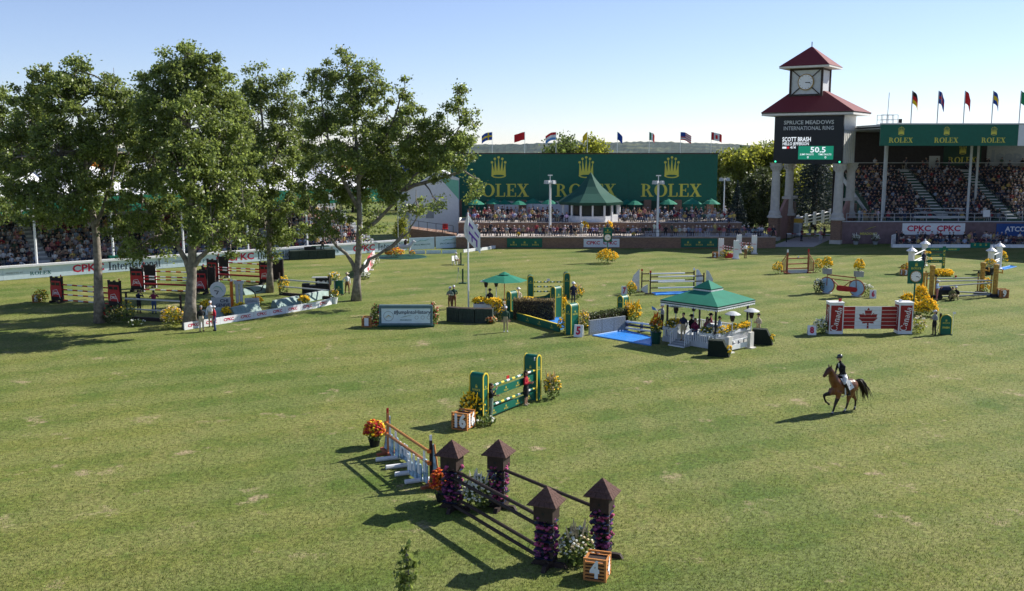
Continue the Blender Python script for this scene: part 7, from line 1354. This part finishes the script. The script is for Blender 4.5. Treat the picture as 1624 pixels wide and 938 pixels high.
# low dark platform, island with statue, small white wing
A, B = g(461, 413), g(532, 410); t = thing('camera_platform', 'low dark green panelled platform with television gear on top', 'platform', A, azim(A, B)); L_ = (B - A).length
for k in range(5): bx('panel', MATS['planter_board'], t, (L_ * (k + .5) / 5, .8, 0), (L_ / 5 - .03, 1.6, 1.0))
for x, w_ in ((L_ * .38, .5), (L_ * .5, .8)): bx('monitor', M['black'], t, (x, .5, 1.01), (w_, .3, .38))
bx('shelf', M['dgreen'], t, (L_ * .7, .8, 1.35), (1.9, .9, .06)); cyl('shelf_leg', M['black'], t, (L_ * .7, .8, 1.0), (L_ * .7, .8, 1.36), .05)
person('camera operator in dark clothes seated on the green platform', A.lerp(B, .68) + Vector((0, 1.0, 0)), R(10), 'black', 'black', H=1.72, pose='sit', arms=('hold', 'hold'), z0=1.0)
t = thing('flower_bed', 'round dark green bed of turf carrying yellow and orange flowers', 'flower bed', g(632, 408)); MB().lathe([(3.3, 0), (3.2, .06), (.01, .08)], (0, 0, 0), 28, 1, .8).build('turf', M['dgreen'], t)
bush('yellow and orange flowers heaped on the round bed', Vector(g(626, 409)) + Vector((0, 0, .05)), 1.1, 1.1, ('f_yellow', 'f_orange'), 260, 160, fs=.17, seed=101, ry=.7); bush('small orange flowers at the end of the round bed', Vector(g(654, 406)) + Vector((0, 0, .05)), .35, .6, ('f_orange', 'f_yellow'), 60, 40, seed=102)
t = thing('horse_statue', 'small brown and white horse and rider statue on the round bed', 'statue', Vector(g(643, 406)) + Vector((0, 0, .06)), R(10)); mb = MB(); mb.tube([(-.75, 0, 1.05), (-.2, 0, 1.0), (.5, 0, 1.1), (.75, 0, 1.35), (.95, 0, 1.65)], [.2, .27, .28, .17, .12], 8); mb.tube([(.9, 0, 1.68), (1.2, 0, 1.5)], [.12, .07], 7)
for x in (-.6, .5):
    for s in (-.12, .12): mb.tube([(x, s, .95), (x + s * .5, s, .5), (x, s, 0)], [.11, .06, .05], 6)
mb.build('horse', M['lgrey'], t); mb = MB(); mb.tube([(0, 0, 1.25), (.05, 0, 1.65), (.1, 0, 1.85)], [.18, .19, .08], 8); mb.ball((.12, 0, 1.98), .11); mb.build('rider', M['brown'], t)
A, B = g(577, 441), g(594, 418); t = thing('white_wing', 'white jump wing with red letters beside the spreading poplar', 'jump', A, azim(A, B)); L_ = (B - A).length; bx('panel', M['white'], t, (L_ / 2, 0, .1), (L_ * .95, .1, 1.3)); cp_letters(t, L_ * .5, (L_ / 2, -.06, .8)); bx('foot', M['white'], t, (L_ / 2, 0, 0), (.3, .8, .1)); 
bush('white flowers at the outer end of the white wing', g(594, 425), .55, 1.5, ('f_white',), 120, 80, seed=103); bush('white flowers at the trunk end of the white wing', g(580, 443), .5, .7, ('f_white',), 120, 60, seed=104)
A, B = g(650, 403), g(725, 402); t = thing('kerb_board', 'thin pale edging boards on the lawn before the corner panels', 'edging', A, azim(A, B)); L_ = (B - A).length
for k in range(3): bx('board', M['lblue'], t, (L_ * (k + .5) / 3, 0, 0), (L_ / 3 - .15, .06, .42))
A, B = g(738, 401), g(798, 393); t = thing('kerb_board', 'low white edging boards curving toward the terrace wall', 'edging', A, azim(A, B)); L_ = (B - A).length
for k in range(3): bx('board', M['white'], t, (L_ * (k + .5) / 3, .3 * abs(k - 1), 0), (L_ / 3 - .02, .12, .35))
# sponsor wall with flowers, timing posts
A, B = g(592, 519), g(690, 519); t = thing('sponsor_wall', 'pale blue framed sponsor wall jump with dark lettering', 'jump', A, azim(A, B)); L_ = (B - A).length; x0, x1 = L_ * .1, L_ * .96
bx('body', mat('slate_blue', (.1, .17, .19), .7, .1), t, ((x0 + x1) / 2, .25, .12), (x1 - x0, .5, 1.42), 0, (1, .4)); bx('base', M['dgreen'], t, ((x0 + x1) / 2, .25, 0), (x1 - x0 + .2, .7, .14)); fr = bx('face', M['lblue'], t, ((x0 + x1) / 2, -.03, .28), (x1 - x0 - .3, .05, 1.05)); xm = (x0 + x1) / 2
bx('frame_top', MATS['slate_blue'], t, (xm, -.05, 1.33), (x1 - x0, .1, .2)); bx('frame_bottom', MATS['slate_blue'], t, (xm, -.05, .12), (x1 - x0, .1, .15))
for x in (x0 + .05, x1 - .05): bx('frame_side', MATS['slate_blue'], t, (x, -.06, .12), (.12, .1, 1.4))
letter(t, '#JumpIntoHistory', 2.55, .26, (xm + .45, -.062, 1.05), M['navy'], bold=.03); letter(t, 'SPRUCE MEADOWS', .8, .1, (xm + .0, -.062, .5), M['teal']); mb = MB(); mb.tube([(xm - .35, -.06, .68), (xm, -.06, .78), (xm + .38, -.06, .84)], [.02, .05, .02], 5, True, .3); mb.build('horse_emblem', M['teal'], t)
mb = MB(); mb.tube([(xm - 1.2 + .34 * math.cos(q), -.058, .78 + .34 * math.sin(q)) for q in np.linspace(0, 2 * PI, 18)], .015, 4); mb.build('round_emblem', M['greyprint'], t); mb = MB(); mb.tube([(xm - 1.42, -.06, .65), (xm - 1.2, -.06, .85), (xm - 1.0, -.06, .7)], [.03, .08, .03], 5, True, .3); mb.build('horse_shape', M['mustard'], t)
for k in range(3): mb = MB(); mb.tube([(xm + .75 + .42 * k + .12 * math.cos(q), -.058, .68 + .12 * math.sin(q)) for q in np.linspace(0, 2 * PI, 12)], .012, 4); mb.build('small_emblem', M['greyprint'], t)
bush('red and green flower column at the crate end of the sponsor wall', g(597, 518), .42, 1.65, ('f_red', 'f_pale'), 460, 60, seed=105, leaf='leafm', top=.05, fs=.13); bush('red and pink flower column at the planter end of the sponsor wall', g(686, 517), .45, 1.65, ('f_red', 'f_pale'), 460, 90, seed=106, leaf='leafm', top=.05, fs=.13); crate('wooden crate with white number one by the sponsor wall', g(583, 518), R(-4), .7, '1')
for i, (u, v) in enumerate(((731, 421), (734, 450))):
    t = thing('timing_post', ('green timing post beside the seated judge', 'green timing post on the open lawn behind the flagpole')[i], 'post', g(u, v)); bx('post', M['dgreen'], t, (0, 0, .06), (.14, .14, 1.3)); bx('base', M['dgreen'], t, (0, 0, 0), (.7, .5, .07)); p = g(u - 7, v - 2); t2 = thing('sensor_tripod', ('thin sensor tripod beside the seated judge', 'thin sensor tripod by the lone timing post')[i], 'tripod', p)
    for k in range(3): a = k * 2.1; cyl('leg', M['grey'], t2, (.35 * math.cos(a), .35 * math.sin(a), 0), (0, 0, 1.0), .012, 4)
    bx('sensor', M['grey'], t2, (0, 0, 1.0), (.1, .1, .4))
person('judge in white seated on a white chair by the timing post', g(723, 420), R(60), 'white', 'khaki', H=1.72, pose='sit', arms=('lap', 'lap'), hat=('white', 'cap'))
t = thing('chair', 'white garden chair under the seated judge', 'chair', g(722, 420), R(60)); bx('seat', M['white'], t, (0, .05, .38), (.45, .45, .05)); bx('backrest', M['white'], t, (0, .3, .43), (.45, .05, .5))
for x in (-.2, .2):
    for y in (-.15, .25): bx('leg', M['white'], t, (x, y, 0), (.05, .05, .38))
t = thing('lounge_furniture', 'red chair and dark round screen on the ramp by the terraces', 'chair', (-8.6, 125.4, 1.75)); bx('seat', M['red'], t, (0, 0, .35), (.7, .7, .12)); bx('backrest', M['red'], t, (0, .35, .45), (.7, .1, .6))
for x in (-.3, .3): bx('leg', M['black'], t, (x, 0, 0), (.06, .6, .36))

# ================================================================== the air: far ridge fades to blue
mb = MB(); mb.box((0, 1925, -8), (7400, 4050, 72)); hz = mb.build('haze', [], None); tag(hz, None, None, None, 'stuff')
hm_ = bpy.data.materials.new('haze'); hm_.use_nodes = True; N = hm_.node_tree.nodes; N.clear(); ou = N.new('ShaderNodeOutputMaterial'); pvn = N.new('ShaderNodeVolumePrincipled')
pvn.inputs['Color'].default_value = (.72, .84, 1.0, 1); pvn.inputs['Density'].default_value = .000018; pvn.inputs['Anisotropy'].default_value = .0
hm_.node_tree.links.new(pvn.outputs[0], ou.inputs['Volume']); hz.data.materials.append(hm_)
bpy.data.scenes.remove(TS)
